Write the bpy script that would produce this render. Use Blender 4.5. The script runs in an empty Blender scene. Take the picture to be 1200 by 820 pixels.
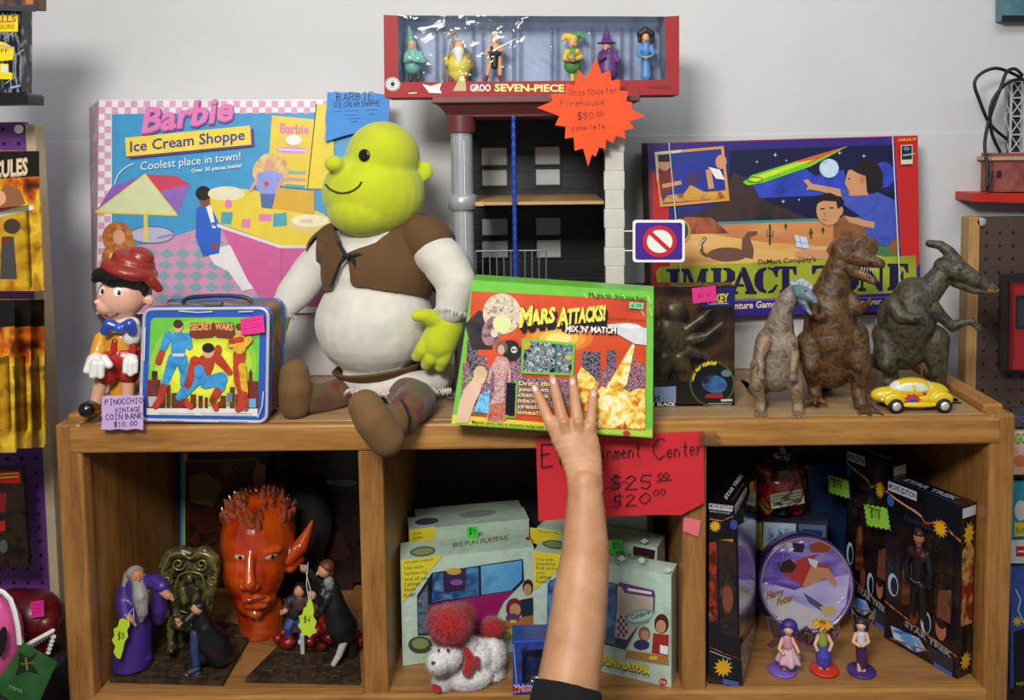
import bpy, bmesh, math, random
from mathutils import Vector, Matrix
random.seed(7)
SC = bpy.context.scene
COL = SC.collection

# ------------------------------------------------------------------ camera
F_PX, CX, CY = 1050.0, 635.0, 249.0
PITCH, ROLL = math.radians(4.3), math.radians(-0.6)
ZT = 1.2                                   # top of the shelf unit
CAM = Vector((0.0, -1.4, 1.6396))
ROT = Matrix.Rotation(math.pi/2 - PITCH, 3, 'X') @ Matrix.Rotation(ROLL, 3, 'Z')
cd = bpy.data.cameras.new('camera')
cd.sensor_width = 36.0; cd.sensor_fit = 'HORIZONTAL'
cd.lens = F_PX/1200*36.0
cd.shift_x = (600-CX)/1200; cd.shift_y = (CY-410)/1200
cd.clip_start = 0.02
cam = bpy.data.objects.new('camera', cd); COL.objects.link(cam)
cam.matrix_world = Matrix.Translation(CAM) @ ROT.to_4x4()
SC.camera = cam

# ------------------------------------------------------------------ light
w = bpy.data.worlds.new('world'); SC.world = w; w.use_nodes = True
w.node_tree.nodes['Background'].inputs[0].default_value = (0.93, 0.97, 1.0, 1)
w.node_tree.nodes['Background'].inputs[1].default_value = 0.20
def area(name, loc, target, sx, sy, power, col=(1, 1, 1)):
    l = bpy.data.lights.new(name, 'AREA'); l.shape = 'RECTANGLE'; l.size = sx; l.size_y = sy
    l.energy = power; l.color = col
    o = bpy.data.objects.new(name, l); COL.objects.link(o); o.location = loc
    o.rotation_euler = (Vector(target) - Vector(loc)).to_track_quat('-Z', 'Y').to_euler()
    return o
area('key_light', (-0.38, -1.55, 2.30), (0.0, 0.3, 1.1), 0.45, 0.30, 31, (1.0, 0.97, 0.93))
area('ceiling_tube_light', (0.3, -1.2, 2.95), (0.1, 0.2, 1.0), 2.4, 0.5, 20, (0.95, 0.98, 1.0))
SC.view_settings.view_transform = 'Standard'; SC.view_settings.look = 'None'
SC.view_settings.gamma = 1.0; SC.view_settings.use_curve_mapping = False
SC.view_settings.exposure = 0.0

# ------------------------------------------------------------------ photo <-> place
def ray(px, py):
    return (ROT @ Vector(((px-CX)/F_PX, -(py-CY)/F_PX, -1.0)))
def U(px, py, Y):
    d = ray(px, py); return CAM + d*((Y - CAM.y)/d.y)
def Sc(px, py, Y):
    return (U(px+1, py, Y) - U(px, py, Y)).length
def onZ(px, py, Z):
    d = ray(px, py); return CAM + d*((Z - CAM.z)/d.z)
ZF = onZ(635, 811, 0).z
d_ = ray(635, 811); ZF = (CAM + d_*((0 - CAM.y)/d_.y)).z      # floor of the cubbies
WALL_Y = 0.40

# ------------------------------------------------------------------ materials
_mats = {}
def lin(h):
    h = h.lstrip('#'); out = []
    for i in (0, 2, 4):
        c = int(h[i:i+2], 16)/255
        out.append(c/12.92 if c <= .04045 else ((c+.055)/1.055)**2.4)
    return (*out, 1)
def _new(key):
    m = bpy.data.materials.new(key); m.use_nodes = True
    nt = m.node_tree; return m, nt, nt.nodes['Principled BSDF']
def M(h, rough=.5, metal=0., coat=0., var=.06, scale=40., bump=0., bscale=300., sheen=0.):
    key = ('M', h, rough, metal, coat, var, scale, bump, bscale, sheen)
    if key in _mats: return _mats[key]
    m, nt, b = _new('paint_'+h.lstrip('#'))
    c = lin(h)
    tc = nt.nodes.new('ShaderNodeTexCoord')
    nz = nt.nodes.new('ShaderNodeTexNoise'); nz.inputs['Scale'].default_value = scale; nz.inputs['Detail'].default_value = 3
    nt.links.new(tc.outputs['Object'], nz.inputs['Vector'])
    r = nt.nodes.new('ShaderNodeValToRGB')
    r.color_ramp.elements[0].position = .3; r.color_ramp.elements[1].position = .7
    r.color_ramp.elements[0].color = tuple(max(0, x*(1-var)) for x in c[:3])+(1,)
    r.color_ramp.elements[1].color = tuple(min(1, x*(1+var)) for x in c[:3])+(1,)
    nt.links.new(nz.outputs['Fac'], r.inputs['Fac']); nt.links.new(r.outputs['Color'], b.inputs['Base Color'])
    b.inputs['Roughness'].default_value = rough; b.inputs['Metallic'].default_value = metal
    b.inputs['Coat Weight'].default_value = coat; b.inputs['Coat Roughness'].default_value = .12
    if sheen: b.inputs['Sheen Weight'].default_value = sheen
    if bump:
        n2 = nt.nodes.new('ShaderNodeTexNoise'); n2.inputs['Scale'].default_value = bscale; n2.inputs['Detail'].default_value = 4
        nt.links.new(tc.outputs['Object'], n2.inputs['Vector'])
        bp = nt.nodes.new('ShaderNodeBump'); bp.inputs['Strength'].default_value = bump; bp.inputs['Distance'].default_value = .003
        nt.links.new(n2.outputs['Fac'], bp.inputs['Height']); nt.links.new(bp.outputs['Normal'], b.inputs['Normal'])
    _mats[key] = m; return m
def NM(cols, scale=30., rough=.45, coat=0., stretch=(1, 1, 1), dist=.5, detail=6., bump=0., tex='noise', sheen=0., pos=None):
    """procedural pattern: a noise/voronoi run through a colour ramp"""
    key = ('N', tuple(cols), scale, rough, coat, stretch, dist, detail, bump, tex, sheen, tuple(pos) if pos else None)
    if key in _mats: return _mats[key]
    m, nt, b = _new('pattern_'+cols[0].lstrip('#'))
    tc = nt.nodes.new('ShaderNodeTexCoord'); mp = nt.nodes.new('ShaderNodeMapping')
    mp.inputs['Scale'].default_value = stretch
    nt.links.new(tc.outputs['Object'], mp.inputs['Vector'])
    if tex == 'noise':
        n = nt.nodes.new('ShaderNodeTexNoise'); n.inputs['Detail'].default_value = detail; n.inputs['Distortion'].default_value = dist
        out = n.outputs['Fac']; lo, hi = .32, .68
    else:
        n = nt.nodes.new('ShaderNodeTexVoronoi'); out = n.outputs['Distance']; lo, hi = .0, .7
    n.inputs['Scale'].default_value = scale
    nt.links.new(mp.outputs['Vector'], n.inputs['Vector'])
    r = nt.nodes.new('ShaderNodeValToRGB'); e = r.color_ramp.elements
    while len(e) < len(cols): e.new(.5)
    for i, c in enumerate(cols):
        e[i].position = pos[i] if pos else lo+(hi-lo)*i/(len(cols)-1)
    for i, c in enumerate(cols): e[i].color = lin(c)
    nt.links.new(out, r.inputs['Fac']); nt.links.new(r.outputs['Color'], b.inputs['Base Color'])
    b.inputs['Roughness'].default_value = rough; b.inputs['Coat Weight'].default_value = coat
    b.inputs['Coat Roughness'].default_value = .1
    if sheen: b.inputs['Sheen Weight'].default_value = sheen
    if bump:
        bp = nt.nodes.new('ShaderNodeBump'); bp.inputs['Strength'].default_value = bump; bp.inputs['Distance'].default_value = .004
        nt.links.new(out, bp.inputs['Height']); nt.links.new(bp.outputs['Normal'], b.inputs['Normal'])
    _mats[key] = m; return m
def WOOD(axis, c0='#70451f', c1='#9c6a33', c2='#b07f45', key2=''):
    key = ('W', axis, c0, c1, c2)
    if key in _mats: return _mats[key]
    m, nt, b = _new('oak_grain_'+axis)
    tc = nt.nodes.new('ShaderNodeTexCoord'); mp = nt.nodes.new('ShaderNodeMapping')
    st = {'X': (1.2, 14, 14), 'Y': (14, 1.2, 14), 'Z': (14, 14, 1.2)}[axis]
    mp.inputs['Scale'].default_value = st
    nt.links.new(tc.outputs['Object'], mp.inputs['Vector'])
    n1 = nt.nodes.new('ShaderNodeTexNoise'); n1.inputs['Scale'].default_value = 2.2; n1.inputs['Detail'].default_value = 6; n1.inputs['Distortion'].default_value = 1.2
    n2 = nt.nodes.new('ShaderNodeTexNoise'); n2.inputs['Scale'].default_value = 18; n2.inputs['Detail'].default_value = 4
    nt.links.new(mp.outputs['Vector'], n1.inputs['Vector']); nt.links.new(mp.outputs['Vector'], n2.inputs['Vector'])
    mx = nt.nodes.new('ShaderNodeMath'); mx.operation = 'MULTIPLY_ADD'; mx.inputs[1].default_value = .35
    nt.links.new(n2.outputs['Fac'], mx.inputs[0])
    m2 = nt.nodes.new('ShaderNodeMath'); m2.operation = 'MULTIPLY'; m2.inputs[1].default_value = .65
    nt.links.new(n1.outputs['Fac'], m2.inputs[0]); nt.links.new(m2.outputs[0], mx.inputs[2])
    r = nt.nodes.new('ShaderNodeValToRGB'); e = r.color_ramp.elements; e.new(.5)
    for i, (p, c) in enumerate(((.30, c0), (.5, c1), (.68, c2))): e[i].position = p; e[i].color = lin(c)
    nt.links.new(mx.outputs[0], r.inputs['Fac']); nt.links.new(r.outputs['Color'], b.inputs['Base Color'])
    b.inputs['Roughness'].default_value = .42
    bp = nt.nodes.new('ShaderNodeBump'); bp.inputs['Strength'].default_value = .12; bp.inputs['Distance'].default_value = .002
    nt.links.new(mx.outputs[0], bp.inputs['Height']); nt.links.new(bp.outputs['Normal'], b.inputs['Normal'])
    _mats[key] = m; return m
def CLEAR(tint='#ffffff', gloss=.10, rough=.06, bump=0., base=0.03):
    """thin clear plastic film: see-through with a glossy skin"""
    key = ('C', tint, gloss, rough, bump, base)
    if key in _mats: return _mats[key]
    m = bpy.data.materials.new('clear_plastic'); m.use_nodes = True; nt = m.node_tree
    nt.nodes.clear()
    o = nt.nodes.new('ShaderNodeOutputMaterial'); t = nt.nodes.new('ShaderNodeBsdfTransparent'); t.inputs[0].default_value = lin(tint)
    g = nt.nodes.new('ShaderNodeBsdfGlossy'); g.inputs['Roughness'].default_value = rough
    f = nt.nodes.new('ShaderNodeLayerWeight'); f.inputs['Blend'].default_value = gloss
    a = nt.nodes.new('ShaderNodeMath'); a.operation = 'ADD'; a.inputs[1].default_value = base; a.use_clamp = True
    x = nt.nodes.new('ShaderNodeMixShader')
    nt.links.new(f.outputs['Fresnel'], a.inputs[0]); nt.links.new(a.outputs[0], x.inputs[0])
    nt.links.new(t.outputs[0], x.inputs[1]); nt.links.new(g.outputs[0], x.inputs[2]); nt.links.new(x.outputs[0], o.inputs[0])
    tc = nt.nodes.new('ShaderNodeTexCoord'); n2 = nt.nodes.new('ShaderNodeTexNoise'); n2.inputs['Scale'].default_value = 28; n2.inputs['Distortion'].default_value = 1.0
    nt.links.new(tc.outputs['Object'], n2.inputs['Vector'])
    bp = nt.nodes.new('ShaderNodeBump'); bp.inputs['Strength'].default_value = max(bump, .02); bp.inputs['Distance'].default_value = .01
    nt.links.new(n2.outputs['Fac'], bp.inputs['Height']); nt.links.new(bp.outputs['Normal'], g.inputs['Normal'])
    _mats[key] = m; return m

# ------------------------------------------------------------------ mesh building
BASE = {}
class MB:
    def __init__(s): s.v = []; s.f = []; s.fm = []; s.fs = []; s.mats = []
    def mi(s, m):
        if m not in s.mats: s.mats.append(m)
        return s.mats.index(m)
    def mesh(s, vs, fs, mat, smooth=False):
        o = len(s.v); s.v += [Vector(v) for v in vs]
        k = s.mi(mat)
        for f in fs: s.f.append([i+o for i in f]); s.fm.append(k); s.fs.append(smooth)
    def poly(s, pts, mat): s.mesh(pts, [list(range(len(pts)))], mat)
    def box(s, lo, hi, mat, rot=None, c=None):
        x0, y0, z0 = lo; x1, y1, z1 = hi
        vs = [Vector(p) for p in ((x0,y0,z0),(x1,y0,z0),(x1,y1,z0),(x0,y1,z0),(x0,y0,z1),(x1,y0,z1),(x1,y1,z1),(x0,y1,z1))]
        if rot is not None: vs = [rot @ v for v in vs]
        if c is not None: vs = [v+Vector(c) for v in vs]
        s.mesh(vs, [(0,3,2,1),(4,5,6,7),(0,1,5,4),(1,2,6,5),(2,3,7,6),(3,0,4,7)], mat)
    def hexa(s, fr, bk, mf, ms=None, mt=None, mb=None, sides='LTRB', front=True, back=True):
        """fr, bk: TL TR BR BL corners"""
        ms = ms or mf; mt = mt or ms; mb = mb or ms
        if front: s.poly([fr[3], fr[2], fr[1], fr[0]], mf)
        if back: s.poly([bk[0], bk[1], bk[2], bk[3]], mb)
        if 'T' in sides: s.poly([fr[0], fr[1], bk[1], bk[0]], mt)
        if 'R' in sides: s.poly([fr[1], fr[2], bk[2], bk[1]], ms)
        if 'B' in sides: s.poly([fr[2], fr[3], bk[3], bk[2]], ms)
        if 'L' in sides: s.poly([fr[3], fr[0], bk[0], bk[3]], ms)
    def prism(s, pts, vec, mf, ms=None):
        pts = [Vector(p) for p in pts]; vec = Vector(vec); n = len(pts); bk = [p+vec for p in pts]
        s.poly(pts, mf); s.poly(bk[::-1], ms or mf)
        s.mesh(pts+bk, [(i, i+n, (i+1) % n + n, (i+1) % n) for i in range(n)], ms or mf)
    def tube(s, pts, r, mat, seg=10, closed=False, caps=True, sq=1.0):
        pts = [Vector(p) for p in pts]; n = len(pts)
        rs = r if isinstance(r, (list, tuple)) else [r]*n
        vs = []; fs = []; t0 = None; nrm = None
        for i in range(n):
            if closed: t = pts[(i+1) % n]-pts[i-1]
            else: t = pts[min(i+1, n-1)]-pts[max(i-1, 0)]
            t = t.normalized() if t.length > 1e-9 else Vector((0, 0, 1))
            if nrm is None:
                a = Vector((0, 1, 0)) if abs(t.y) < .9 else Vector((1, 0, 0))
                nrm = (a - t*a.dot(t)).normalized()
            else:
                nrm = (nrm - t*nrm.dot(t)); nrm = nrm.normalized() if nrm.length > 1e-6 else t.orthogonal().normalized()
            b = t.cross(nrm)
            for k in range(seg):
                a = 2*math.pi*k/seg
                vs.append(pts[i] + (nrm*math.cos(a)*sq + b*math.sin(a))*rs[i])
        for i in range(n if closed else n-1):
            j = (i+1) % n
            for k in range(seg):
                k2 = (k+1) % seg
                fs.append((i*seg+k, i*seg+k2, j*seg+k2, j*seg+k))
        s.mesh(vs, fs, mat, True)
        if caps and not closed:
            s.mesh(vs[:seg], [list(range(seg))[::-1]], mat); s.mesh(vs[-seg:], [list(range(seg))], mat)
    def lathe(s, prof, org, mat, seg=24, ax=None, smooth=True, caps=True):
        """prof: (radius, height) pairs along ax (a 3x3 matrix whose Z is the axis)"""
        org = Vector(org); vs = []; fs = []; n = len(prof)
        for r, h in prof:
            for k in range(seg):
                a = 2*math.pi*k/seg; p = Vector((r*math.cos(a), r*math.sin(a), h))
                vs.append(org + (ax @ p if ax is not None else p))
        for i in range(n-1):
            for k in range(seg):
                k2 = (k+1) % seg; fs.append((i*seg+k, i*seg+k2, (i+1)*seg+k2, (i+1)*seg+k))
        s.mesh(vs, fs, mat, smooth)
        if caps and prof[0][0] > 1e-6: s.mesh(vs[:seg], [list(range(seg))[::-1]], mat)
        if caps and prof[-1][0] > 1e-6: s.mesh(vs[-seg:], [list(range(seg))], mat)
    def ell(s, c, r, mat, seg=16, rings=10, rot=None):
        c = Vector(c); vs = []; fs = []
        r = (r, r, r) if isinstance(r, (int, float)) else r
        for i in range(rings+1):
            th = math.pi*i/rings
            for k in range(seg):
                a = 2*math.pi*k/seg
                p = Vector((r[0]*math.sin(th)*math.cos(a), r[1]*math.sin(th)*math.sin(a), r[2]*math.cos(th)))
                vs.append(c + (rot @ p if rot is not None else p))
        for i in range(rings):
            for k in range(seg):
                k2 = (k+1) % seg; fs.append((i*seg+k, (i+1)*seg+k, (i+1)*seg+k2, i*seg+k2))
        s.mesh(vs, fs, mat, True)
    def build(s, name, parent=None, label=None, cat=None, group=None, kind=None, bevel=0, bseg=2, solid=0, sub=0):
        me = bpy.data.meshes.new(name)
        if parent is None:
            lo = [min(v[i] for v in s.v) for i in range(3)]; hi = [max(v[i] for v in s.v) for i in range(3)]
            base = Vector(((lo[0]+hi[0])/2, (lo[1]+hi[1])/2, lo[2]))
        else: base = BASE[parent]
        me.from_pydata([v-base for v in s.v], [], s.f)
        for m in s.mats: me.materials.append(m)
        me.polygons.foreach_set('material_index', s.fm); me.polygons.foreach_set('use_smooth', s.fs)
        me.update(); me.validate()
        o = bpy.data.objects.new(name, me); COL.objects.link(o); BASE[o] = base
        if parent is None: o.location = base
        else: o.parent = parent
        if bevel:
            b = o.modifiers.new('bevel', 'BEVEL'); b.width = bevel; b.segments = bseg; b.limit_method = 'ANGLE'; b.angle_limit = math.radians(35)
        if solid:
            b = o.modifiers.new('solid', 'SOLIDIFY'); b.thickness = solid; b.offset = 0
        if sub:
            b = o.modifiers.new('sub', 'SUBSURF'); b.levels = sub; b.render_levels = sub
        tag(o, label, cat, group, kind)
        return o
def tag(o, label=None, cat=None, group=None, kind=None):
    if label: o['label'] = label
    if cat: o['category'] = cat
    if group: o['group'] = group
    if kind: o['kind'] = kind
def thing(name, base, label, cat, group=None):
    o = bpy.data.objects.new(name, None); COL.objects.link(o); o.empty_display_size = .03
    o.location = base; BASE[o] = Vector(base); tag(o, label, cat, group); return o
def tree(o):
    out = [o]
    for c in o.children: out += tree(c)
    return out
def settle(o, z):
    """rest a thing on height z"""
    lo = 1e9
    for q in tree(o):
        if q.type == 'MESH':
            b = BASE[q]
            for v in q.data.vertices: lo = min(lo, v.co.z + b.z)
    o.location.z += z - lo + .0004
def dup(o, off):
    """copy a thing with its parts"""
    def rec(a, par):
        c = a.copy(); COL.objects.link(c); BASE[c] = BASE[a]
        if par is not None: c.parent = par
        for k in a.children: rec(k, c)
        return c
    c = rec(o, None); c.location = o.location + Vector(off); return c

# ------------------------------------------------------------------ flat print on a plane
class Pl:
    def __init__(s, p, n): s.p = Vector(p); s.n = Vector(n).normalized()
    def hit(s, px, py, lay=0):
        d = ray(px, py); q = s.p + s.n*(lay*.00035)
        return CAM + d*((q-CAM).dot(s.n)/d.dot(s.n))
def plane(px, py, Y, lean=0., yaw=0.):
    """a plane through the photo point at depth Y, facing the camera; lean tips its top back, yaw turns it to the right"""
    a, b = math.radians(lean), math.radians(yaw)
    return Pl(U(px, py, Y), (math.sin(b)*math.cos(a), -math.cos(b)*math.cos(a), math.sin(a)))
class Art:
    """draws print on a plane; coordinates come through a zoomed-crop mapping (x0, y0, px per unit)"""
    def __init__(s, mb, pl, x0=0, y0=0, k=1.0, lay=1): s.mb = mb; s.pl = pl; s.x0 = x0; s.y0 = y0; s.k = k; s.lay = lay
    def h(s, x, y, lay=None):
        s2 = s.lay if lay is None else lay
        return s.pl.hit(s.x0+x*s.k, s.y0+y*s.k, s2)
    def poly(s, pts, mat, lay=None):
        s.mb.poly([s.h(x, y, lay) for x, y in pts][::-1], mat); s.lay += .15 if lay is None else 0
    def rect(s, x0, y0, x1, y1, mat, lay=None): s.poly([(x0, y0), (x1, y0), (x1, y1), (x0, y1)], mat, lay)
    def ell(s, cx, cy, rx, ry, mat, rot=0, n=20, lay=None):
        c, sn = math.cos(math.radians(rot)), math.sin(math.radians(rot))
        s.poly([(cx+rx*math.cos(t)*c-ry*math.sin(t)*sn, cy+rx*math.cos(t)*sn+ry*math.sin(t)*c) for t in [2*math.pi*i/n for i in range(n)]], mat, lay)
    def line(s, pts, w, mat, lay=None):
        l = s.lay if lay is None else lay
        for (x0, y0), (x1, y1) in zip(pts, pts[1:]):
            d = math.hypot(x1-x0, y1-y0) or 1; nx, ny = -(y1-y0)/d*w/2, (x1-x0)/d*w/2
            s.mb.poly([s.h(x, y, l) for x, y in ((x0+nx, y0+ny), (x1+nx, y1+ny), (x1-nx, y1-ny), (x0-nx, y0-ny))], mat)
        if lay is None: s.lay += .15
    def ring(s, cx, cy, rx, ry, w, mat, n=28, lay=None, a0=0, a1=360):
        l = s.lay if lay is None else lay
        pts = [math.radians(a0+(a1-a0)*i/n) for i in range(n+1)]
        for a, b in zip(pts, pts[1:]):
            s.mb.poly([s.h(cx+(rx+q)*math.cos(t), cy+(ry+q)*math.sin(t), l) for t, q in ((a, 0), (b, 0), (b, -w), (a, -w))], mat)
        if lay is None: s.lay += .15
    def burst(s, cx, cy, r0, r1, n, mat, rot=0, lay=None, ky=1.0):
        s.poly([(cx+(r1 if i % 2 == 0 else r0)*math.cos(rot+math.pi*i/n), cy+ky*(r1 if i % 2 == 0 else r0)*math.sin(rot+math.pi*i/n)) for i in range(2*n)], mat, lay)
    def text(s, st, A, B, h, mat, bold=0., shear=0., lay=None, up=None):
        l = s.lay if lay is None else lay
        vs, fs = glyphs(st, bold, shear)
        ux, uy = up if up else (0, -1)
        P = [s.h(A[0]+x*(B[0]-A[0])+y*h*ux, A[1]+x*(B[1]-A[1])+y*h*uy, l) for x, y in vs]
        s.mb.mesh(P, fs, mat)
        if lay is None: s.lay += .15
    def hand(s, st, A, B, h, mat, w=1.0, lay=None, jit=.35):
        """hand lettering in pen strokes"""
        l = s.lay if lay is None else lay; x = 0; strokes = []
        for ch in st:
            if ch == ' ': x += 4; continue
            g = PEN.get(ch, '00 60')
            for ln in g.split('|'):
                strokes.append([(x+int(p[0], 16), int(p[1], 16)) for p in ln.split()])
            x += 8
        tot = max(1, x-2)
        for sk in strokes:
            pts = []
            for gx, gy in sk:
                t = (gx+random.uniform(-jit, jit))/tot; y = (gy+random.uniform(-jit, jit))/9
                pts.append((A[0]+t*(B[0]-A[0]), A[1]+t*(B[1]-A[1])-y*h))
            s.line(pts, w, mat, l)
        if lay is None: s.lay += .15
PEN = {'A': '00 39 60|13 53', 'B': '00 09 48 46 05|05 54 52 00', 'C': '68 39 06 03 30 62', 'D': '00 09 58 64 51 00', 'E': '69 09 00 60|05 45',
       'F': '69 09 00|05 45', 'G': '68 39 06 03 30 62 64 44', 'H': '00 09|60 69|05 65', 'I': '30 39|19 59|10 50', 'M': '00 19 34 59 60', 'N': '00 09 60 69',
       'O': '30 03 06 39 66 63 30', 'P': '00 09 58 55 04', 'R': '00 09 58 55 04|34 60', 'S': '68 39 07 25 54 52 30 01', 'T': '09 69|39 30', 'V': '09 30 69',
       'J': '59 52 30 02', 'K': '00 09|69 04 60', 'L': '09 00 60', 'U': '09 02 30 62 69', 'W': '09 10 36 50 69', 'Y': '09 35 69|35 30',
       'a': '55 25 03 02 20 51|56 51 60', 'b': '09 00 40 53 45 05', 'c': '55 25 03 02 20 51', 'd': '55 25 03 02 20 51|59 50', 'e': '03 53 45 15 02 20 51',
       'f': '58 39 28 20|05 45', 'g': '55 15 02 41 56 50 20', 'h': '09 00|04 45 53 50', 'i': '35 30|38 37', 'l': '39 30', 'm': '00 05|04 25 30|34 55 60',
       'n': '00 05|04 35 53 50', 'o': '20 02 25 45 52 40 20', 'p': '05 00|05 45 52 02', 'r': '00 05|04 35 55', 's': '55 25 03 42 20 00', 't': '39 31 50|16 56',
       'u': '05 01 30 51|55 50', 'y': '05 32|65 10', 'x': '05 50|55 00',
       '$': '68 39 07 25 54 52 30 01|2b 20|4b 40', '0': '30 03 06 39 66 63 30', '1': '17 39 30', '2': '07 39 57 00 60', '5': '69 19 05 45 52 30 01', '8': '35 07 39 57 35 03 30 53 35',
       '9': '55 25 07 39 57 50', '6': '58 25 02 30 52 44 13', '.': '20 21', '-': '14 54', '/': '00 69', '7': '09 69 20', '4': '49 03 63|49 40', '3': '08 39 57 35 53 30 01'}
_gl = {}
def glyphs(st, bold, shear):
    k = (st, bold, shear)
    if k in _gl: return _gl[k]
    cu = bpy.data.curves.new('lettering', 'FONT'); cu.body = st; cu.size = 1; cu.resolution_u = 2; cu.offset = bold; cu.shear = shear
    cu.fill_mode = 'FRONT'
    o = bpy.data.objects.new('lettering', cu); COL.objects.link(o)
    dg = bpy.context.evaluated_depsgraph_get()
    me = bpy.data.meshes.new_from_object(o.evaluated_get(dg))
    vs = [(v.co.x, v.co.y) for v in me.vertices]; fs = [tuple(p.vertices) for p in me.polygons]
    bpy.data.objects.remove(o); bpy.data.curves.remove(cu); bpy.data.meshes.remove(me)
    x0 = min(v[0] for v in vs); x1 = max(v[0] for v in vs)
    vs = [((x-x0)/(x1-x0), y/.70) for x, y in vs]
    _gl[k] = (vs, fs); return _gl[k]

# ------------------------------------------------------------------ organic bodies
class Org:
    """one continuous body grown from tapered limbs and ellipsoids placed at photo points with a depth"""
    def __init__(s): s.p = []
    def e(s, px, py, Y, rx, ry, rd, mat=None, rot=0, tip=0, yaw=0):
        k = Sc(px, py, Y); R = Matrix.Rotation(math.radians(rot), 3, 'Y') @ Matrix.Rotation(math.radians(tip), 3, 'X') @ Matrix.Rotation(math.radians(yaw), 3, 'Z')
        s.p.append(('e', U(px, py, Y), (rx*k, rd*k, ry*k), R, mat)); return s
    def c(s, pts, mat=None):
        q = []
        for px, py, Y, r in pts: q.append((U(px, py, Y), r*Sc(px, py, Y)))
        for a, b in zip(q, q[1:]): s.p.append(('c', a[0], a[1], b[0], b[1], mat))
        return s
    def w(s, pts, mat=None):
        """same with world points (Vector, radius)"""
        for a, b in zip(pts, pts[1:]): s.p.append(('c', Vector(a[0]), a[1], Vector(b[0]), b[1], mat))
        return s
    def we(s, c, r, R=None, mat=None):
        s.p.append(('e', Vector(c), r, R or Matrix.Identity(3), mat)); return s
    def build(s, name, parent=None, vox=.0015, smooth=4, mat=None, noise=0., nscale=60., floor=None, keep=None, paint=None, **kw):
        mb = MB(); dm = mat or [p[-1] for p in s.p if p[-1]][0]
        for p in s.p:
            if p[0] == 'e': mb.ell(p[1], p[2], dm, 24, 16, p[3])
            else:
                _, a, ra, b, rb, _m = p
                d = b-a; L = d.length
                if L < 1e-6: mb.ell(a, max(ra, rb), dm, 16, 10); continue
                z = d.normalized(); x = z.orthogonal().normalized(); y = z.cross(x)
                ax = Matrix((x, y, z)).transposed()
                prof = [(ra*math.sin(t), -ra*math.cos(t)) for t in [math.pi/2*i/8 for i in range(9)]] + [(rb*math.cos(t), L+rb*math.sin(t)) for t in [math.pi/2*i/8 for i in range(9)]]
                prof[0] = (0, -ra); prof[-1] = (0, L+rb)
                mb.lathe(prof, a, dm, 32, ax)
        o = mb.build('temp'); b0 = BASE.pop(o)
        r = o.modifiers.new('r', 'REMESH'); r.mode = 'VOXEL'; r.voxel_size = vox; r.use_smooth_shade = True
        if smooth:
            q = o.modifiers.new('s', 'SMOOTH'); q.factor = .5; q.iterations = smooth
        if noise:
            tx = bpy.data.textures.new('lumps', 'CLOUDS'); tx.noise_scale = nscale
            q = o.modifiers.new('d', 'DISPLACE'); q.texture = tx; q.strength = noise; q.mid_level = .5
        dg = bpy.context.evaluated_depsgraph_get()
        me = bpy.data.meshes.new_from_object(o.evaluated_get(dg))
        old = o.data; bpy.data.objects.remove(o); bpy.data.meshes.remove(old)
        vs = [v.co + b0 for v in me.vertices]; fs = [tuple(p.vertices) for p in me.polygons]
        bpy.data.meshes.remove(me)
        if floor is not None:
            for v in vs:
                if v.z < floor: v.z = floor
        out = MB(); out.v = vs; out.f = fs; out.fs = [True]*len(fs)
        distinct = []
        for p in s.p:
            if (p[-1] or dm) not in distinct: distinct.append(p[-1] or dm)
        if len(distinct) == 1: out.fm = [out.mi(distinct[0])]*len(fs)
        else:
            for f in fs:
                c = sum((vs[i] for i in f), Vector())/len(f); best = None
                for p in s.p:
                    if p[0] == 'e':
                        q = p[3].transposed() @ (c-p[1]); k = math.sqrt((q.x/p[2][0])**2+(q.y/p[2][1])**2+(q.z/p[2][2])**2)
                        dd = (k-1)*min(p[2])
                    else:
                        ab = p[3]-p[1]; t = max(0, min(1, (c-p[1]).dot(ab)/max(1e-12, ab.length_squared)))
                        dd = (c-(p[1]+ab*t)).length-(p[2]+(p[4]-p[2])*t)
                    if best is None or dd < best[0]: best = (dd, p[-1] or dm)
                out.fm.append(out.mi(best[1]))
        if paint:
            for i, f in enumerate(fs):
                m_ = paint(sum((vs[j] for j in f), Vector())/len(f))
                if m_ is not None: out.fm[i] = out.mi(m_)
        if keep:
            ok = [i for i, f in enumerate(fs) if keep(sum((vs[j] for j in f), Vector())/len(f))]
            used = sorted({j for i in ok for j in fs[i]}); ix = {j: k for k, j in enumerate(used)}
            cnt = {}
            for i in ok:
                f = fs[i]
                for p, q in zip(f, f[1:]+f[:1]): k_2 = (min(p, q), max(p, q)); cnt[k_2] = cnt.get(k_2, 0)+1
            nb = {}
            for (p, q), n_ in cnt.items():
                if n_ == 1: nb.setdefault(p, []).append(q); nb.setdefault(q, []).append(p)
            for _ in range(6):                      # even out the cut edge
                new = {p: (vs[p]+sum((vs[q] for q in l), Vector())/len(l))/2 for p, l in nb.items()}
                for p, v in new.items(): vs[p] = v
            out.v = [vs[j] for j in used]; out.f = [[ix[j] for j in fs[i]] for i in ok]; out.fm = [out.fm[i] for i in ok]; out.fs = [True]*len(ok)
        return out.build(name, parent, **kw)
def PX(v):
    q = ROT.transposed() @ (v-CAM); return CX+F_PX*q.x/-q.z, CY-F_PX*q.y/-q.z
def inside(x, y, pg):
    r = False; j = len(pg)-1
    for i in range(len(pg)):
        (xi, yi), (xj, yj) = pg[i], pg[j]
        if (yi > y) != (yj > y) and x < (xj-xi)*(y-yi)/(yj-yi)+xi: r = not r
        j = i
    return r
def vplane(p0, p1):
    d = p1-p0; return Pl(p0, (d.y, -d.x, 0))
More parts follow.
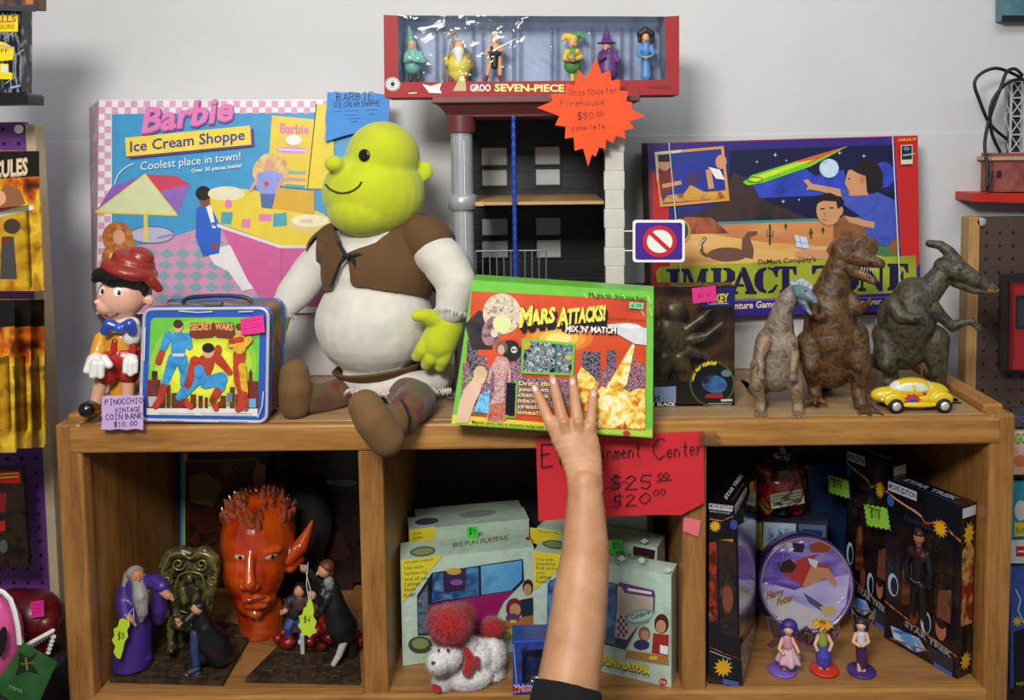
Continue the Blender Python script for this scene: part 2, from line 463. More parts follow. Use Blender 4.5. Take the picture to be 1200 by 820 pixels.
def tufts(mb, c, r, n, ln, wd, mat, half=None, clump=1.0):
    """short fur strands standing off an ellipsoid"""
    c = Vector(c); r = (r, r, r) if isinstance(r, (int, float)) else r
    for _ in range(n):
        d = Vector((random.gauss(0, 1), random.gauss(0, 1), random.gauss(0, 1))).normalized()
        if half is not None and d.dot(half) < -.3: d = -d
        p = c + Vector((d.x*r[0], d.y*r[1], d.z*r[2]))
        q = p + (d + Vector((random.gauss(0, .35), random.gauss(0, .35), random.gauss(0, .35)-.1)))*ln*random.uniform(.6, 1.2)
        a = d.orthogonal().normalized()*wd; b = d.cross(a)
        mb.mesh([p+a, p-a*.5+b*.8, p-a*.5-b*.8, q], [(0, 1, 3), (1, 2, 3), (2, 0, 3)], mat, True)
BLACK = M('#0b0b0c', .5); WHITE = M('#ece9e4', .5); INK = M('#1b1a1e', .6, var=.02)
# ================================================================== the setting
wallm = M('#cdcdcc', .75, var=.05, scale=3, bump=.25, bscale=45)
mb = MB(); mb.box((-3, WALL_Y, 0), (3, WALL_Y+.12, 2.9), wallm)
wall = mb.build('wall_back', kind='structure', label='white painted plaster wall behind the shelf', cat='wall')
mb = MB(); mb.box((-3, -3, -.05), (3, WALL_Y+.12, 0), NM(['#77726b', '#8a857d'], 4, .5))
mb.build('floor', kind='structure')
# paint seam and lower raised course of the wall
mb = MB(); mb.box((-3, WALL_Y-.003, 0), (3, WALL_Y, onZ(635, 0, 0).z+1.2+.0), M('#cecece', .75, var=.05, scale=3, bump=.2, bscale=45))
for i, v in enumerate(mb.v): 
    if v.z > .5: v.z = U(640, 160, WALL_Y).z
mb.build('trim_1', kind='structure', bevel=.006)

# ================================================================== shelf unit
XL, XR = U(65, 510, 0).x, U(1190, 500, 0).x
xd1 = U(422, 650, 0).x, U(451, 650, 0).x
xd2 = U(800, 650, 0).x, U(828, 650, 0).x
PW = .041; DEP = .385; ZB = ZT-.043
RIM = .012
OX, OZ, OY = WOOD('X', '#7d5124', '#a87438', '#bd8b4c'), WOOD('Z'), WOOD('Y', '#7d5531', '#9c7146', '#a97d50')
OT = WOOD('X', '#8a6a45', '#a5835a', '#b39167')
shelf = thing('display_shelf', ((XL+XR)/2, DEP/2, 0), 'oak display shelf unit with three open cubbies, standing against the white wall', 'shelf')
def part(name, lo, hi, m, bev=.003, par=None):
    b = MB(); b.box(lo, hi, m); return b.build(name, par or shelf, bevel=bev)
part('top_panel', (XL+PW, .018, ZB+.004), (XR-PW, DEP, ZT), OT, .001)
part('front_rail', (XL+PW*.55, -.004, ZB), (XR-PW*.6, .018, ZT), OX, .004)
for x in (XL, XR-PW): part('side_post', (x, -.002, 0), (x+PW, .03, ZT+RIM*.4), OZ, .005)
for x in (XL, XR-PW): part('side_panel', (x+.004, .03, 0), (x+PW-.004, DEP, ZB+.004), OZ, .001)
for x in (XL, XR-PW): part('side_rim', (x+.004, .03, ZB+.004), (x+PW-.004, DEP, ZT+RIM), WOOD('Y', '#8a5a2c', '#a97338', '#b98143'), .004)
for a, b in (xd1, xd2): part('divider', (a, .002, 0), (b, DEP-.01, ZB), OZ, .003)
part('bottom_panel', (XL+PW, .016, ZF-.03), (XR-PW, DEP, ZF), WOOD('X', '#7d5128', '#9a6c3a', '#ab7c48'), .001)
part('bottom_rail', (XL+PW*.8, -.003, ZF-.045), (XR-PW*.8, .016, ZF), OX, .004)
part('plinth', (XL+PW, .04, 0), (XR-PW, .06, .12), OX, .002)
part('back_panel', (XL+.01, DEP-.006, .05), (XR-.01, DEP, ZB), M('#33302d', .8), 0)  # dark colour carries the shade seen at the back of the cubbies

# white riser board under the boxes at the back
RZ = U(330, 366, .30).z
mb = MB(); mb.box((U(205, 400, .31).x, .30, ZT+.0004), (U(420, 400, .31).x, .383, RZ), M('#c9c8c4', .6))
mb.build('riser_board', None, 'white painted riser block under the pink ice cream playset box', 'riser', bevel=.003)
RZ2 = U(920, 371, .30).z
mb = MB(); mb.box((U(775, 400, .31).x, .315, ZT+.0004), (U(1068, 400, .31).x, .383, RZ2), M('#c9c8c4', .6))
mb.build('riser_board', None, 'white painted riser block under the purple and red desert board game', 'riser', bevel=.003)

# ================================================================== left edge: purple pegboard, packs, helmet
PY = .16
purple = M('#6b3a86', .45)
def hx(px0, py0, px1, py1, Y, dy):
    a = U(px0, py0, Y); b = U(px1, py1, Y); return (min(a.x, b.x), Y, min(a.z, b.z)), (max(a.x, b.x), Y+dy, max(a.z, b.z))
t = thing('pegboard_display', (U(10, 700, PY).x, PY, 0), 'purple pegboard panel with a pale wood edge at the far left', 'pegboard')
zt = U(15, 143, PY).z; xe = U(29, 150, PY).x; xs = xe-.45
mb = MB(); mb.box((xs, PY, .1), (xe, PY+.012, zt), purple); PB = mb
mb = MB(); mb.box((xe+.001, PY-.002, .0), (xe+.018, PY+.03, zt-.004), M('#b9a888', .6)); mb.box((xs-.02, PY, 0), (xs-.001, PY+.03, zt), M('#b9a888', .6)); mb.build('wood_edge', t, bevel=.002)
mb = PB; hole = M('#1b1020', .8)
for i in range(8):
    for j in range(60):
        x = xe-.012-.0254*i; z = zt-.012-.0254*j
        if i == 0 and j == 0: continue
        mb.lathe([(.0032, 0), (.0032, .0006)], (x, PY-.0004, z), hole, 8, Matrix.Rotation(math.pi/2, 3, 'X'))
mb.build('panel', t)
mb = MB(); c = U(22.5, 151.5, PY-.004); ax = Matrix.Rotation(math.pi/2, 3, 'X')
mb.lathe([(.0035, 0), (.0075, 0), (.0075, .003), (.0035, .003)], c, WHITE, 20, ax); mb.build('washer', t)
# black shelf with a comic pack, and a box bottom above
mb = MB(); q0 = U(-450, 114, .06); mb.box((q0.x, .06, q0.z-.01), (q0.x+.05, WALL_Y-.004, q0.z+.004), M('#101011', .4)); mb.prism([U(-460, 114, .02), U(30, 109, .02), U(33, 112, .02), U(33, 122, .02), U(-460, 129, .02)], (0, .045, 0), M('#101011', .4))
mb.build('wall_shelf', None, 'black wall shelf under the yellow and black package at upper left', 'shelf', bevel=.002)
blk = NM(['#0a0a0f', '#15151d', '#8b8f9b', '#0e0e14'], 60, .35, stretch=(3, 1, .6), pos=[0, .5, .62, .7])
def pack(name, corners, Y, th, front, label, cat='toy package', group=None, art=None, k=1., lean=0, side=None):
    p = plane(corners[0][0], corners[0][1], Y, lean)
    fr = [p.hit(x, y) for x, y in corners]; bk = [v + Vector((0, th, 0)) for v in fr]
    c = sum(fr, Vector())/4; t = thing(name, (c.x, Y+th/2, min(v.z for v in fr)), label, cat, group)
    mb = MB(); mb.hexa(fr, bk, front, side or front)
    if art: art(Art(mb, p))
    mb.build('carton', t); return t, p
yel = M('#e8cf1c', .35); yelr = M('#a8601c', .4)
def a_comic(a):
    a.rect(-30, 18, 21, 37, yel); a.text('MALLS', (-16, 27), (19, 25.5), 8, yelr, .03); a.text('FOR SURE', (-16, 34.5), (17, 33.5), 5, yelr, .02)
    a.poly([(-20, 48), (3, 49), (17, 56), (15, 70), (-20, 74)], yel); a.line([(-20, 51), (17, 56)], 2.2, M('#c98fa0', .4))
    a.text('OFF', (-8, 62), (10, 61), 4.5, INK); a.poly([(-20, 73), (10, 75), (10, 84), (15, 86), (14, 93), (-20, 92)], yel)
    a.poly([(2, 76), (9, 77), (8, 86), (1, 84)], M('#d8d8d2', .4))
    for x, y in ((4, 46), (12, 12), (16, 66), (6, 98)): a.line([(x, y), (x+12, y-8)], 1.2, M('#9aa0b0', .3))
    a.line([(12, 103), (24, 100)], 2.5, M('#8aa0d0', .3))
t, p = pack('comic_package', [(-60, 2), (25, 5), (25, 108), (-60, 109)], .03, .03, blk, 'black and yellow printed package standing on the black wall shelf at upper left', art=a_comic)
t, p = pack('brown_carton', [(-60, -30), (42, -30), (42, 10), (-60, 6)], .02, .03, NM(['#4a3a38', '#6d4a3a', '#2c2426'], 40, .5), 'brown boxed toy with a dark lower edge at the top left corner of the wall', art=lambda a: (a.poly([(-60, 4), (42, 7), (42, 14), (-60, 10)], M('#3a3a40', .4)), a.rect(30, -10, 39, 5, M('#b06a35', .4))))
# cards on hooks
fire = NM(['#1c0d08', '#6a2a0c', '#c45a12', '#d9a51c', '#e8c63a'], 28, .3, stretch=(1, 1, .7))
gold = NM(['#8a5a10', '#c99514', '#e3bd2a', '#a8741a'], 26, .28, coat=.4)
def a_flame(x1, y0, y1, txt):
    def f(a):
        H = y1-y0
        a.rect(-60, y0, x1, y0+H*.22, M('#17130f', .3)); a.poly([(-60, y0+H*.22), (x1, y0+H*.18), (x1, y0+H*.45), (-60, y0+H*.5)], fire)
        a.poly([(-60, y0+H*.48), (x1-8, y0+H*.42), (x1, y0+H*.55), (x1, y1), (-60, y1)], gold)
        if txt: 
            a.text(txt, (-34, y0+35), (32.5, y0+27), 19, M('#b9a27c', .4), .05); a.text(txt, (-34, y0+34.4), (32.5, y0+26.4), 18, M('#d8c7a2', .4), .01)
            a.poly([(-5, y0+52), (8, y0+38), (24, y0+46), (30, y0+62), (4, y0+70)], M('#8a5a38', .4)); a.ell(-1, y0+55, 8, 9, M('#d8a070', .4))
            a.poly([(-10, y0+73), (38, y0+63), (40, y0+68), (-10, y0+80)], M('#d8d6d0', .3)); a.ell(14, y0+88, 10, 9, M('#4a4034', .3))
            a.poly([(2, y0+100), (16, y0+100), (20, y0+150), (0, y0+150)], M('#4d5058', .35)); a.ell(6, y0+104, 3, 4, M('#b02018', .3))
    return f
t, p = pack('carded_figure', [(-60, 176), (44, 177), (51, 340), (-60, 342)], .0, .004, gold, 'carded action figure with flames and bronze lettering on top hook at left', art=a_flame(46, 177, 341, 'HERCULES'))
mb = MB(); c = [p.hit(x, y) for x, y in ((-20, 245), (34, 240), (38, 335), (-20, 338))]; mb.hexa([v+Vector((0, -.022, 0)) for v in c], c, CLEAR('#f4f0e6', .15, .08, .1), back=False)
mb.build('blister', t, bevel=.004)
for k, (x, Y) in enumerate(((12, -.04), (31, .0), (47, .05))):
    t, p = pack('carded_figure', [(-60, 351), (x, 351), (x+6, 520+(2-k)*5), (-60, 522+(2-k)*5)], Y, .004, gold,
        ['nearest of the three gold flame cards hanging in a row at left', 'middle one of the three gold flame cards hanging in a row at left', 'rearmost of the three gold flame cards, closest to the wall at left'][k], group='flame cards on the lower hook', art=a_flame(x+5, 351, 524, None))
    mb = MB(); c = [p.hit(q, y) for q, y in ((x-12, 418), (x-1, 416), (x+2, 500), (x-10, 502))]; mb.hexa([v+Vector((0, -.02, 0)) for v in c], c, CLEAR('#f0e6c8', .2, .08, .1), back=False)
    mb.build('blister', t, bevel=.004)
dk = NM(['#0c0c0a', '#1d140f', '#33200f', '#0f130c'], 50, .3)
def a_red(a):
    a.rect(-30, 552, 24, 566, M('#a8180f', .35)); a.line([(-5, 560), (22, 558)], 2.5, M('#c89020', .4)); a.line([(-5, 556), (22, 554)], 1.5, M('#e0b040', .4))
    a.poly([(-30, 575), (8, 578), (6, 600), (-30, 600)], M('#7a1a12', .4)); a.poly([(-30, 612), (6, 610), (6, 622), (-30, 624)], M('#a82018', .4))
    a.ell(4, 640, 5, 8, M('#49544a', .3))
t, p = pack('carded_toy', [(-60, 549), (26, 548), (34, 662), (-60, 664)], .07, .008, dk, 'dark carded toy with a red header, on the purple pegboard below gold cards', art=a_red)
# hanging bag hook line
# pink helmet and red mask, green card
pinkm = M('#d0568f', .3, coat=.5)
t = thing('toy_mask', (U(0, 760, .02).x, .02, U(0, 810, .02).z), 'pink and white toy mask with a black eye opening at lower left', 'mask')
o = Org(); o.e(-10, 748, .02, 36, 60, 26, pinkm); o.build('shell', t, .004, 2)
MASKA = t
p = plane(0, 745, .015, 0)
mb = MB(); a = Art(mb, plane(0, 745, -.0205, 0, 20))
a.ell(2, 752, 6, 18, BLACK, 10); mb.build('eye_opening', t, solid=.001)
mb = MB(); mb.tube([U(x, y, .004) for x, y in ((-6, 690), (4, 694), (12, 702), (17, 716), (21, 735), (23, 755))], .0045, WHITE, 8, sq=.5); mb.build('white_trim', t)
redm = NM(['#4a0a10', '#620e15', '#761319'], 12, .4, coat=.1)
t = thing('toy_mask', (U(40, 720, .1).x, .1, U(40, 780, .1).z), 'dark red toy monster mask with white teeth behind the pink mask', 'mask')
o = Org(); o.c([(14, 716, .12, 26), (40, 722, .10, 30), (54, 730, .08, 14)], redm).c([(30, 745, .1, 22), (52, 712, .12, 14)]).c([(28, 770, .1, 14), (50, 756, .08, 9), (62, 740, .07, 5)])
o.build('shell', t, .004, 3, floor=U(0, 806, .02).z+.0006)
mb = MB(); tip = M('#e6e2d8', .4)
for i in range(9):
    q = i/8; x, y = 33+q*28, 754-q*15
    mb.tube([U(x, y, .045), U(x+2, y+7-q*2, .05)], [.0045, .0008], tip, 6)
for i in range(5):
    q = i/4; x, y = 63-q*6, 746+q*18
    mb.tube([U(x, y, .045), U(x-4, y+1, .05)], [.004, .0008], tip, 6)
mb.build('teeth', t)
mb = MB(); a = Art(mb, plane(44, 715, .058)); a.poly([(36, 705), (51, 703), (52, 722), (37, 724)], M('#e0308f', .5)); 
for i in range(3): a.line([(39, 709+i*4), (49, 708+i*4)], .8, M('#8a1a55', .5))
mb.build('price_tag', t, solid=.0006)
def a_green(a):
    a.poly([(22, 764), (34, 770), (44, 765), (36, 776), (46, 790), (30, 786), (18, 792), (22, 778)], M('#1a2413', .5))
    a.line([(30, 770), (32, 785)], 2, M('#8a7a2a', .5)); a.line([(24, 778), (40, 776)], 2, M('#6d6020', .5)); a.text('TOYS', (10, 806), (26, 812), 4, M('#9fb59a', .5))
t, p = pack('carded_toy', [(-10, 808), (26, 754), (66, 777), (40, 836)], -.02, .004, NM(['#1f4a22', '#2d5a2a', '#3b6a35'], 20, .35), 'green carded toy bug leaning tilted on the red monster mask at lower left', art=a_green)
# floor riser carrying the masks
mb = MB(); mb.box((U(-60, 830, .02).x, -.05, 0), (U(66, 830, .02).x-.03, .15, U(0, 806, .02).z), M('#3a3540', .6)); mb.build('counter_box', None, 'dark counter under the masks at lower left', 'counter', bevel=.003)

# ================================================================== right edge
t = thing('pegboard_display', (U(1180, 500, .3).x, .3, 0), 'brown pegboard panel framed in wood at the right edge', 'pegboard')
x0 = U(1147, 300, .30).x; z1 = U(1160, 254, .30).z
brn = M('#4d3a34', .6, var=.1, scale=15)
mb = MB(); mb.box((x0, .30, .1), (x0+.5, .312, z1), brn); PB = mb
mb = MB(); mb.box((x0-.022, .295, 0), (x0-.001, .33, z1+.0), WOOD('Z', '#96703f', '#b98d58', '#c9a06b')); mb.box((x0+.501, .295, 0), (x0+.52, .33, z1), OZ); mb.build('wood_edge', t, bevel=.002)
mb = PB
for i in range(9):
    for j in range(40):
        x = x0+.014+.0254*i; z = z1-.03-.0254*j
        mb.lathe([(.003, 0), (.003, .0006)], (x, .2996, z), M('#15100e', .8), 8, ax)
mb.build('panel', t)
mb = MB(); mb.lathe([(.0035, 0), (.0085, 0), (.0085, .003), (.0035, .003)], U(1150, 260, .298), M('#bdbbb8', .3, .3), 20, ax); mb.build('washer', t)
def a_redtoy(a):
    a.poly([(1184, 330), (1250, 328), (1250, 432), (1182, 430)], M('#a3151a', .3)); a.rect(1190, 346, 1250, 386, M('#141419', .3)); a.rect(1193, 350, 1250, 382, M('#2a2d33', .2))
t, p = pack('blister_package', [(1174, 322), (1250, 318), (1250, 436), (1172, 434)], .25, .01, M('#221d20', .3), 'red toy in a dark blister pack hanging on the brown pegboard at right', art=a_redtoy)
mb = MB(); c = [p.hit(x, y) for x, y in ((1181, 330), (1250, 328), (1250, 430), (1180, 430))]; mb.hexa([v+Vector((0, -.02, 0)) for v in c], c, CLEAR('#ffffff', .15, .06, .1), back=False); mb.build('blister', t, bevel=.004)
# red wall shelf with brick model and lattice tower
mb = MB(); mb.prism([U(1139, 226, .325), U(1280, 227, .325), U(1280, 240, .325), U(1139, 236, .325)], (0, WALL_Y-.325-.0055, 0), M('#c2281f', .4)); rs = mb.build('wall_shelf', None, 'red wall shelf holding the brick model building at right edge', 'shelf', bevel=.002)
zs = U(1160, 226, .325).z+.0006
t = thing('model_building', (U(1190, 226, .3).x, .31, zs), 'red brick toy building with a tan ledge and grey lattice tower', 'toy building')
brick = NM(['#7d3a36', '#8f4842', '#9b544c'], 60, .6)
q0 = U(1165, 224, .335); mb = MB(); mb.box((q0.x, .335, zs), (q0.x+.2, .39, U(1165, 187, .335).z), brick)
mb.box((q0.x+.004, .332, U(1165, 208, .335).z), (q0.x+.012, .3355, U(1165, 200, .335).z), M('#241a1a', .5)); mb.build('base', t, bevel=.001)
mb = MB(); z = U(1165, 188, .335).z; mb.box((q0.x-.008, .329, z), (q0.x+.2, .392, z+.007), M('#b39a7c', .5)); mb.build('ledge', t, bevel=.001)
mb = MB(); mb.box((q0.x+.0, .34, z+.007), (q0.x+.12, .39, z+.014), brick); mb.build('plinth', t)
# lattice tower
lat = M('#b5b6b8', .4, .1); X0, X1 = U(1184, 150, .355).x, U(1199, 150, .355).x; zb, ztp = z+.014, U(1190, 93, .355).z
mb = MB(); n = 4
for Y in (.355, .377):
    for X in (X0, X1): mb.box((X-.0018, Y-.0018, zb), (X+.0018, Y+.0018, ztp), lat)
    for i in range(n+1):
        zz = zb+(ztp-zb)*i/n; mb.box((X0, Y-.0015, zz-.0015), (X1, Y+.0015, zz+.0015), lat)
        if i < n:
            z2 = zb+(ztp-zb)*(i+1)/n; mb.tube([(X0, Y, zz), (X1, Y, z2)], .0013, lat, 6); mb.tube([(X1, Y, zz), (X0, Y, z2)], .0013, lat, 6)
for X in (X0, X1):
    for i in range(n):
        zz = zb+(ztp-zb)*i/n; z2 = zb+(ztp-zb)*(i+1)/n; mb.tube([(X, .355, zz), (X, .377, z2)], .0013, lat, 6)
mb.build('lattice_tower', t)
mb = MB(); mb.box((X0+.004, .36, zb), (X1-.004, .373, ztp-.004), M('#1d1d20', .5)); mb.build('tower_core', t)
# black cord looping beside the tower
def smooth(pts, n=6):
    out = []
    P = [pts[0]]+pts+[pts[-1]]
    for i in range(1, len(P)-2):
        for k in range(n):
            t_ = k/n; a, b, c, d = P[i-1], P[i], P[i+1], P[i+2]
            out.append(tuple(.5*((2*b[j])+(-a[j]+c[j])*t_+(2*a[j]-5*b[j]+4*c[j]-d[j])*t_**2+(-a[j]+3*b[j]-3*c[j]+d[j])*t_**3) for j in range(len(a))))
    return out+[pts[-1]]
mb = MB(); cordm = M('#121214', .45)
for pts in ([(1180, 163, 0.337), (1160, 145, 0.327), (1148, 118, 0.322), (1142, 98, 0.322), (1150, 86, 0.322), (1166, 80, 0.322), (1182, 84, 0.332), (1198, 92, 0.342)],
            [(1172, 178, 0.337), (1162, 155, 0.324), (1161, 125, 0.317), (1172, 105, 0.317), (1188, 94, 0.327), (1204, 94, 0.342)],
            [(1198, 88, 0.338), (1190, 81, 0.322), (1180, 84, 0.317), (1173, 102, 0.312), (1166, 120, 0.317), (1158, 145, 0.322), (1154, 170, 0.322), (1157, 198, 0.312), (1157, 222, 0.307), (1162, 200, 0.314)]):
    mb.tube([U(*q) for q in smooth(pts)], .0032, cordm, 8)
mb.build('power_cord', None, 'black power cord looped beside the lattice tower at upper right', 'cord')
t, p = pack('storage_bin', [(1174, -40), (1280, -40), (1280, 22), (1174, 24)], .372, .024, NM(['#3d6470', '#56808a', '#2d4a55'], 15, .35), 'teal box with a dark lower rim at the top right corner', cat='bin', art=lambda a: a.rect(1174, 18, 1280, 25, M('#15171a', .4)))
# packages right of the shelf, below
cols = [((1190, 478), (1250, 500), '#3a3f3f', 'grey backed package, topmost of the column right of the shelf'), ((1189, 505), (1250, 556), '#d8a898', 'package with green lettering in the column right of the shelf'), ((1189, 566), (1250, 630), '#2f93a8', 'teal package with a yellow band right of the shelf'),
        ((1188, 633), (1250, 660), '#d8d8da', 'white package with a red label right of the shelf'), ((1188, 664), (1250, 806), '#3a5aa8', 'blue package with a stormy picture, lowest right of the shelf')]
for i, ((ax0, ay0), (bx, by), c, lab) in enumerate(cols):
    def f(a, i=i):
        if i == 1: a.text('GO', (1189, 520), (1204, 519), 12, M('#3fae2a', .4), .04); a.ell(1196, 540, 8, 7, M('#d07a45', .4))
        if i == 2: a.poly([(1189, 612), (1250, 612), (1250, 628), (1189, 628)], M('#e3cc1c', .4)); a.text('FUN', (1191, 625), (1203, 625), 7, INK); a.ell(1196, 598, 7, 12, M('#d9dad2', .4))
        if i == 3: a.rect(1191, 640, 1250, 652, M('#c8202a', .4)); a.line([(1193, 646), (1206, 646)], 2, WHITE)
        if i == 4: a.poly([(1188, 740), (1250, 720), (1250, 806), (1188, 806)], M('#16181f', .4)); a.line([(1190, 690), (1196, 702), (1193, 715), (1200, 730)], 1.5, M('#c8d8f0', .4)); a.burst(1192, 728, 3, 7, 8, yel); a.text('NEW', (1191, 803), (1205, 803), 4, yel)
        if i == 0: a.text('TOYS', (1191, 494), (1210, 494), 7, M('#8a3fae', .4))
    pack('carded_toy', [(ax0-4, ay0), (bx, ay0), (bx, by), (ax0-4, by)], .22, .012, M(c, .35, var=.2, scale=60), lab, art=f)
# ================================================================== pink ice cream playset box
def quad(pl, c, lay=0): return [pl.hit(x, y, lay) for x, y in c]
pw = M('#e8e2e4', .35, coat=.3); pk = M('#d9a0bb', .4, coat=.3); blue = M('#3f97c8', .4, coat=.25)
pl = plane(250, 366, .288, 5, 0)
fr = quad(pl, [(116, 117), (430, 116), (430, 366), (113, 368)])
bk = [v+Vector((dx, .075, dz)) for v, dx, dz in zip(fr, (-.05, 0, 0, -.045), (-.012, -.004, 0, 0))]
for v in bk: v.y = min(v.y, .384)
t = thing('playset_box', (fr[3].x*.5+fr[2].x*.5, .33, fr[3].z), 'large pink checked ice cream shop playset box, worn, leaning against the wall', 'toy box')
mb = MB(); mb.hexa(fr, bk, pw, NM(['#c9b6b8', '#d8a8b8', '#b8a8a0', '#d8d0cc'], 45, .6), M('#d8c8cc', .5))
a = Art(mb, pl)
blue2 = blue
a.poly([(131, 133.5), (430, 131), (430, 300), (131, 300)], blue2)
for i in range(42):                      # checks along the top and left
    for j in range(2):
        if (i+j) % 2: a.rect(116+i*7.5, 118+j*7.5, 123.5+i*7.5, 125.5+j*7.5, pk, 1.1)
for j in range(2, 33):
    for i in range(2):
        if (i+j) % 2: a.rect(115+i*7.5, 118+j*7.5, 122.5+i*7.5, 125.5+j*7.5, pk, 1.1)
fl = M('#cf93b4', .4, coat=.3); teal = M('#7fa5ab', .4, coat=.3)
a.poly([(131, 292), (180, 285), (250, 262), (300, 280), (330, 300), (330, 366), (131, 366)], fl)
for i in range(-2, 14):
    for j in range(7):
        cx = 140+i*19+j*8+((j % 2)*9); cy = 284+j*13
        if 136 < cx < 320 and cy < 356 and cy > 292-(cx-131)*.18+8: a.poly([(cx-9, cy), (cx, cy-6), (cx+9, cy), (cx, cy+6)], teal, 2.2)
a.lay = 2.4
a.k = .2682; a.x0 = 80; a.y0 = 90
# umbrella table
a.ell(365, 690, 100, 40, M('#b7b3cc', .4)); a.ring(365, 690, 100, 40, 6, M('#6d6a86', .4)); a.ell(430, 695, 50, 6, M('#8f8aa8', .4), -12)
a.poly([(330, 590), (347, 590), (347, 720), (330, 720)], M('#e0c84a', .4))
a.poly([(335, 425), (190, 480), (120, 590)], M('#8a5fae', .4)); a.poly([(335, 425), (470, 430), (533, 470), (475, 603)], M('#c9445f', .4)); a.poly([(400, 500), (533, 470), (475, 603), (440, 570)], M('#8f68b8', .4))
a.poly([(335, 425), (475, 603), (120, 590)], M('#cfd6a8', .4)); a.line([(120, 590), (475, 603)], 9, M('#e3cf45', .4)); a.line([(335, 425), (120, 590)], 6, M('#e3cf45', .4)); a.line([(335, 425), (475, 603)], 6, M('#e3cf45', .4))
a.lay += .2
# seated shopper in yellow
hair = NM(['#8a4a22', '#b5692f', '#c98545'], 90, .5); skin = M('#d89c80', .45)
a.ell(170, 780, 22, 60, hair, 15); a.ell(215, 700, 68, 68, hair); a.ell(265, 740, 28, 55, hair, -10); a.ell(222, 700, 26, 32, skin); a.poly([(180, 770), (250, 750), (260, 850), (170, 850)], M('#e0c23a', .4))
# man in the blue jacket
a.poly([(640, 760), (720, 730), (830, 880), (800, 900), (690, 800)], WHITE); a.poly([(600, 760), (700, 735), (760, 820), (790, 900), (830, 905), (835, 920), (760, 935), (700, 850), (640, 820)], M('#e6e2e0', .4))
a.poly([(560, 575), (600, 548), (640, 580), (668, 650), (660, 770), (590, 785), (556, 700)], M('#2f62c8', .4)); a.poly([(600, 560), (625, 560), (645, 660), (630, 660)], WHITE)
a.ell(598, 530, 28, 38, M('#8a5138', .4)); a.ell(590, 508, 34, 32, M('#1d1614', .4)); a.poly([(610, 640), (690, 620), (640, 560), (655, 550), (690, 630), (660, 660)], M('#3a6ad0', .4)); a.ell(655, 550, 10, 16, M('#8a5138', .4)); a.ell(640, 738, 18, 14, M('#8a5138', .4))
# counter
cy_ = M('#e6cd3c', .35, coat=.3); pkc = M('#d05f97', .4, coat=.3)
a.poly([(665, 650), (930, 740), (1160, 740), (1160, 1000), (860, 1000), (780, 880), (690, 700)], pkc); a.poly([(650, 640), (930, 735), (1160, 735), (1160, 748), (925, 748), (650, 655)], M('#e0d8dc', .4))
a.poly([(620, 490), (760, 488), (900, 510), (1120, 600), (1160, 735), (930, 735), (660, 640), (620, 560)], cy_); a.line([(932, 745), (932, 1000)], 4, M('#b84a80', .4))
a.ell(690, 510, 80, 32, M('#e3ddb8', .4)); a.ell(1060, 640, 105, 42, M('#e0c878', .4)); a.ell(1055, 628, 80, 28, M('#efe6b8', .4)); a.ell(1040, 630, 30, 10, M('#d8c8b0', .4))
tl = M('#4fa3b0', .4); pp = M('#e07fb0', .4)
a.poly([(670, 590), (720, 590), (712, 645), (665, 640)], tl); a.poly([(895, 598), (955, 592), (955, 650), (895, 655)], tl); a.poly([(835, 598), (890, 600), (885, 632), (832, 628)], pp); a.poly([(760, 620), (795, 620), (795, 660), (755, 655)], pp); a.ell(700, 555, 16, 20, pp)
# yellow boards, girl behind the counter
yb = M('#e5c93d', .35, coat=.3)
a.poly([(890, 168), (1082, 186), (1050, 490), (868, 468)], yb); a.text('Barbie', (925, 245), (1052, 250), 42, M('#d978a8', .4), .03); a.ell(975, 320, 70, 16, M('#c99ac8', .4)); a.poly([(950, 290), (1015, 290), (1000, 310), (965, 310)], M('#e0b060', .4)); a.ell(985, 275, 35, 22, WHITE); a.line([(915, 316), (1040, 322)], 4, WHITE)
for i in range(3): a.line([(945, 415+i*30), (1035, 420+i*30)], 14, [M('#8fae9a', .4), M('#c99a9a', .4), tl][i])
a.poly([(890, 480), (1075, 500), (1075, 600), (880, 570)], M('#d8a830', .4)); a.poly([(1085, 118), (1160, 118), (1160, 490), (1045, 488)], M('#e6cc28', .4)); a.line([(1085, 118), (1045, 488)], 4, INK)
bl = NM(['#c9954f', '#dcb877', '#e8cf9a'], 90, .5)
a.ell(850, 410, 45, 55, bl, 12); a.ell(920, 400, 42, 60, bl, -10); a.ell(880, 375, 50, 42, bl); a.ell(880, 395, 24, 30, skin); a.poly([(825, 425), (870, 408), (930, 420), (945, 450), (905, 515), (840, 512), (815, 470)], M('#8d98d6', .4)); a.poly([(838, 510), (905, 512), (890, 575), (845, 570)], M('#4f68a8', .4))
a.line([(825, 445), (795, 500)], 14, skin); a.line([(935, 445), (905, 510)], 12, skin); a.ell(866, 468, 10, 12, M('#c04a4a', .4))
# lettering
a.text('Barbie', (172, 262), (722, 190), 120, M('#8a4f9a', .35), .05, up=(.1, -1)) if False else None
a.text('Barbie', (322, 250), (726, 190), 105, M('#8d4f9c', .35), .045, shear=.15); a.text('Barbie', (318, 244), (722, 184), 105, M('#e27fb4', .3, coat=.4), .03, shear=.15)
a.poly([(262, 275), (808, 226), (812, 304), (268, 358)], M('#5a3a86', .4)); a.poly([(248, 266), (795, 212), (800, 295), (253, 348)], M('#efd64a', .35, coat=.3))
a.text('Ice Cream Shoppe', (270, 328), (772, 274), 46, M('#4a3f86', .4), .02)
a.text('Coolest place in town!', (315, 408), (752, 362), 36, WHITE, .0); a.text('Over 30 pieces inside!', (538, 418), (757, 394), 16, WHITE, .02)
a.ring(330, 480, 130, 110, 4, WHITE, n=9, a0=185, a1=250)
mb.build('carton', t)
settle(t, RZ)

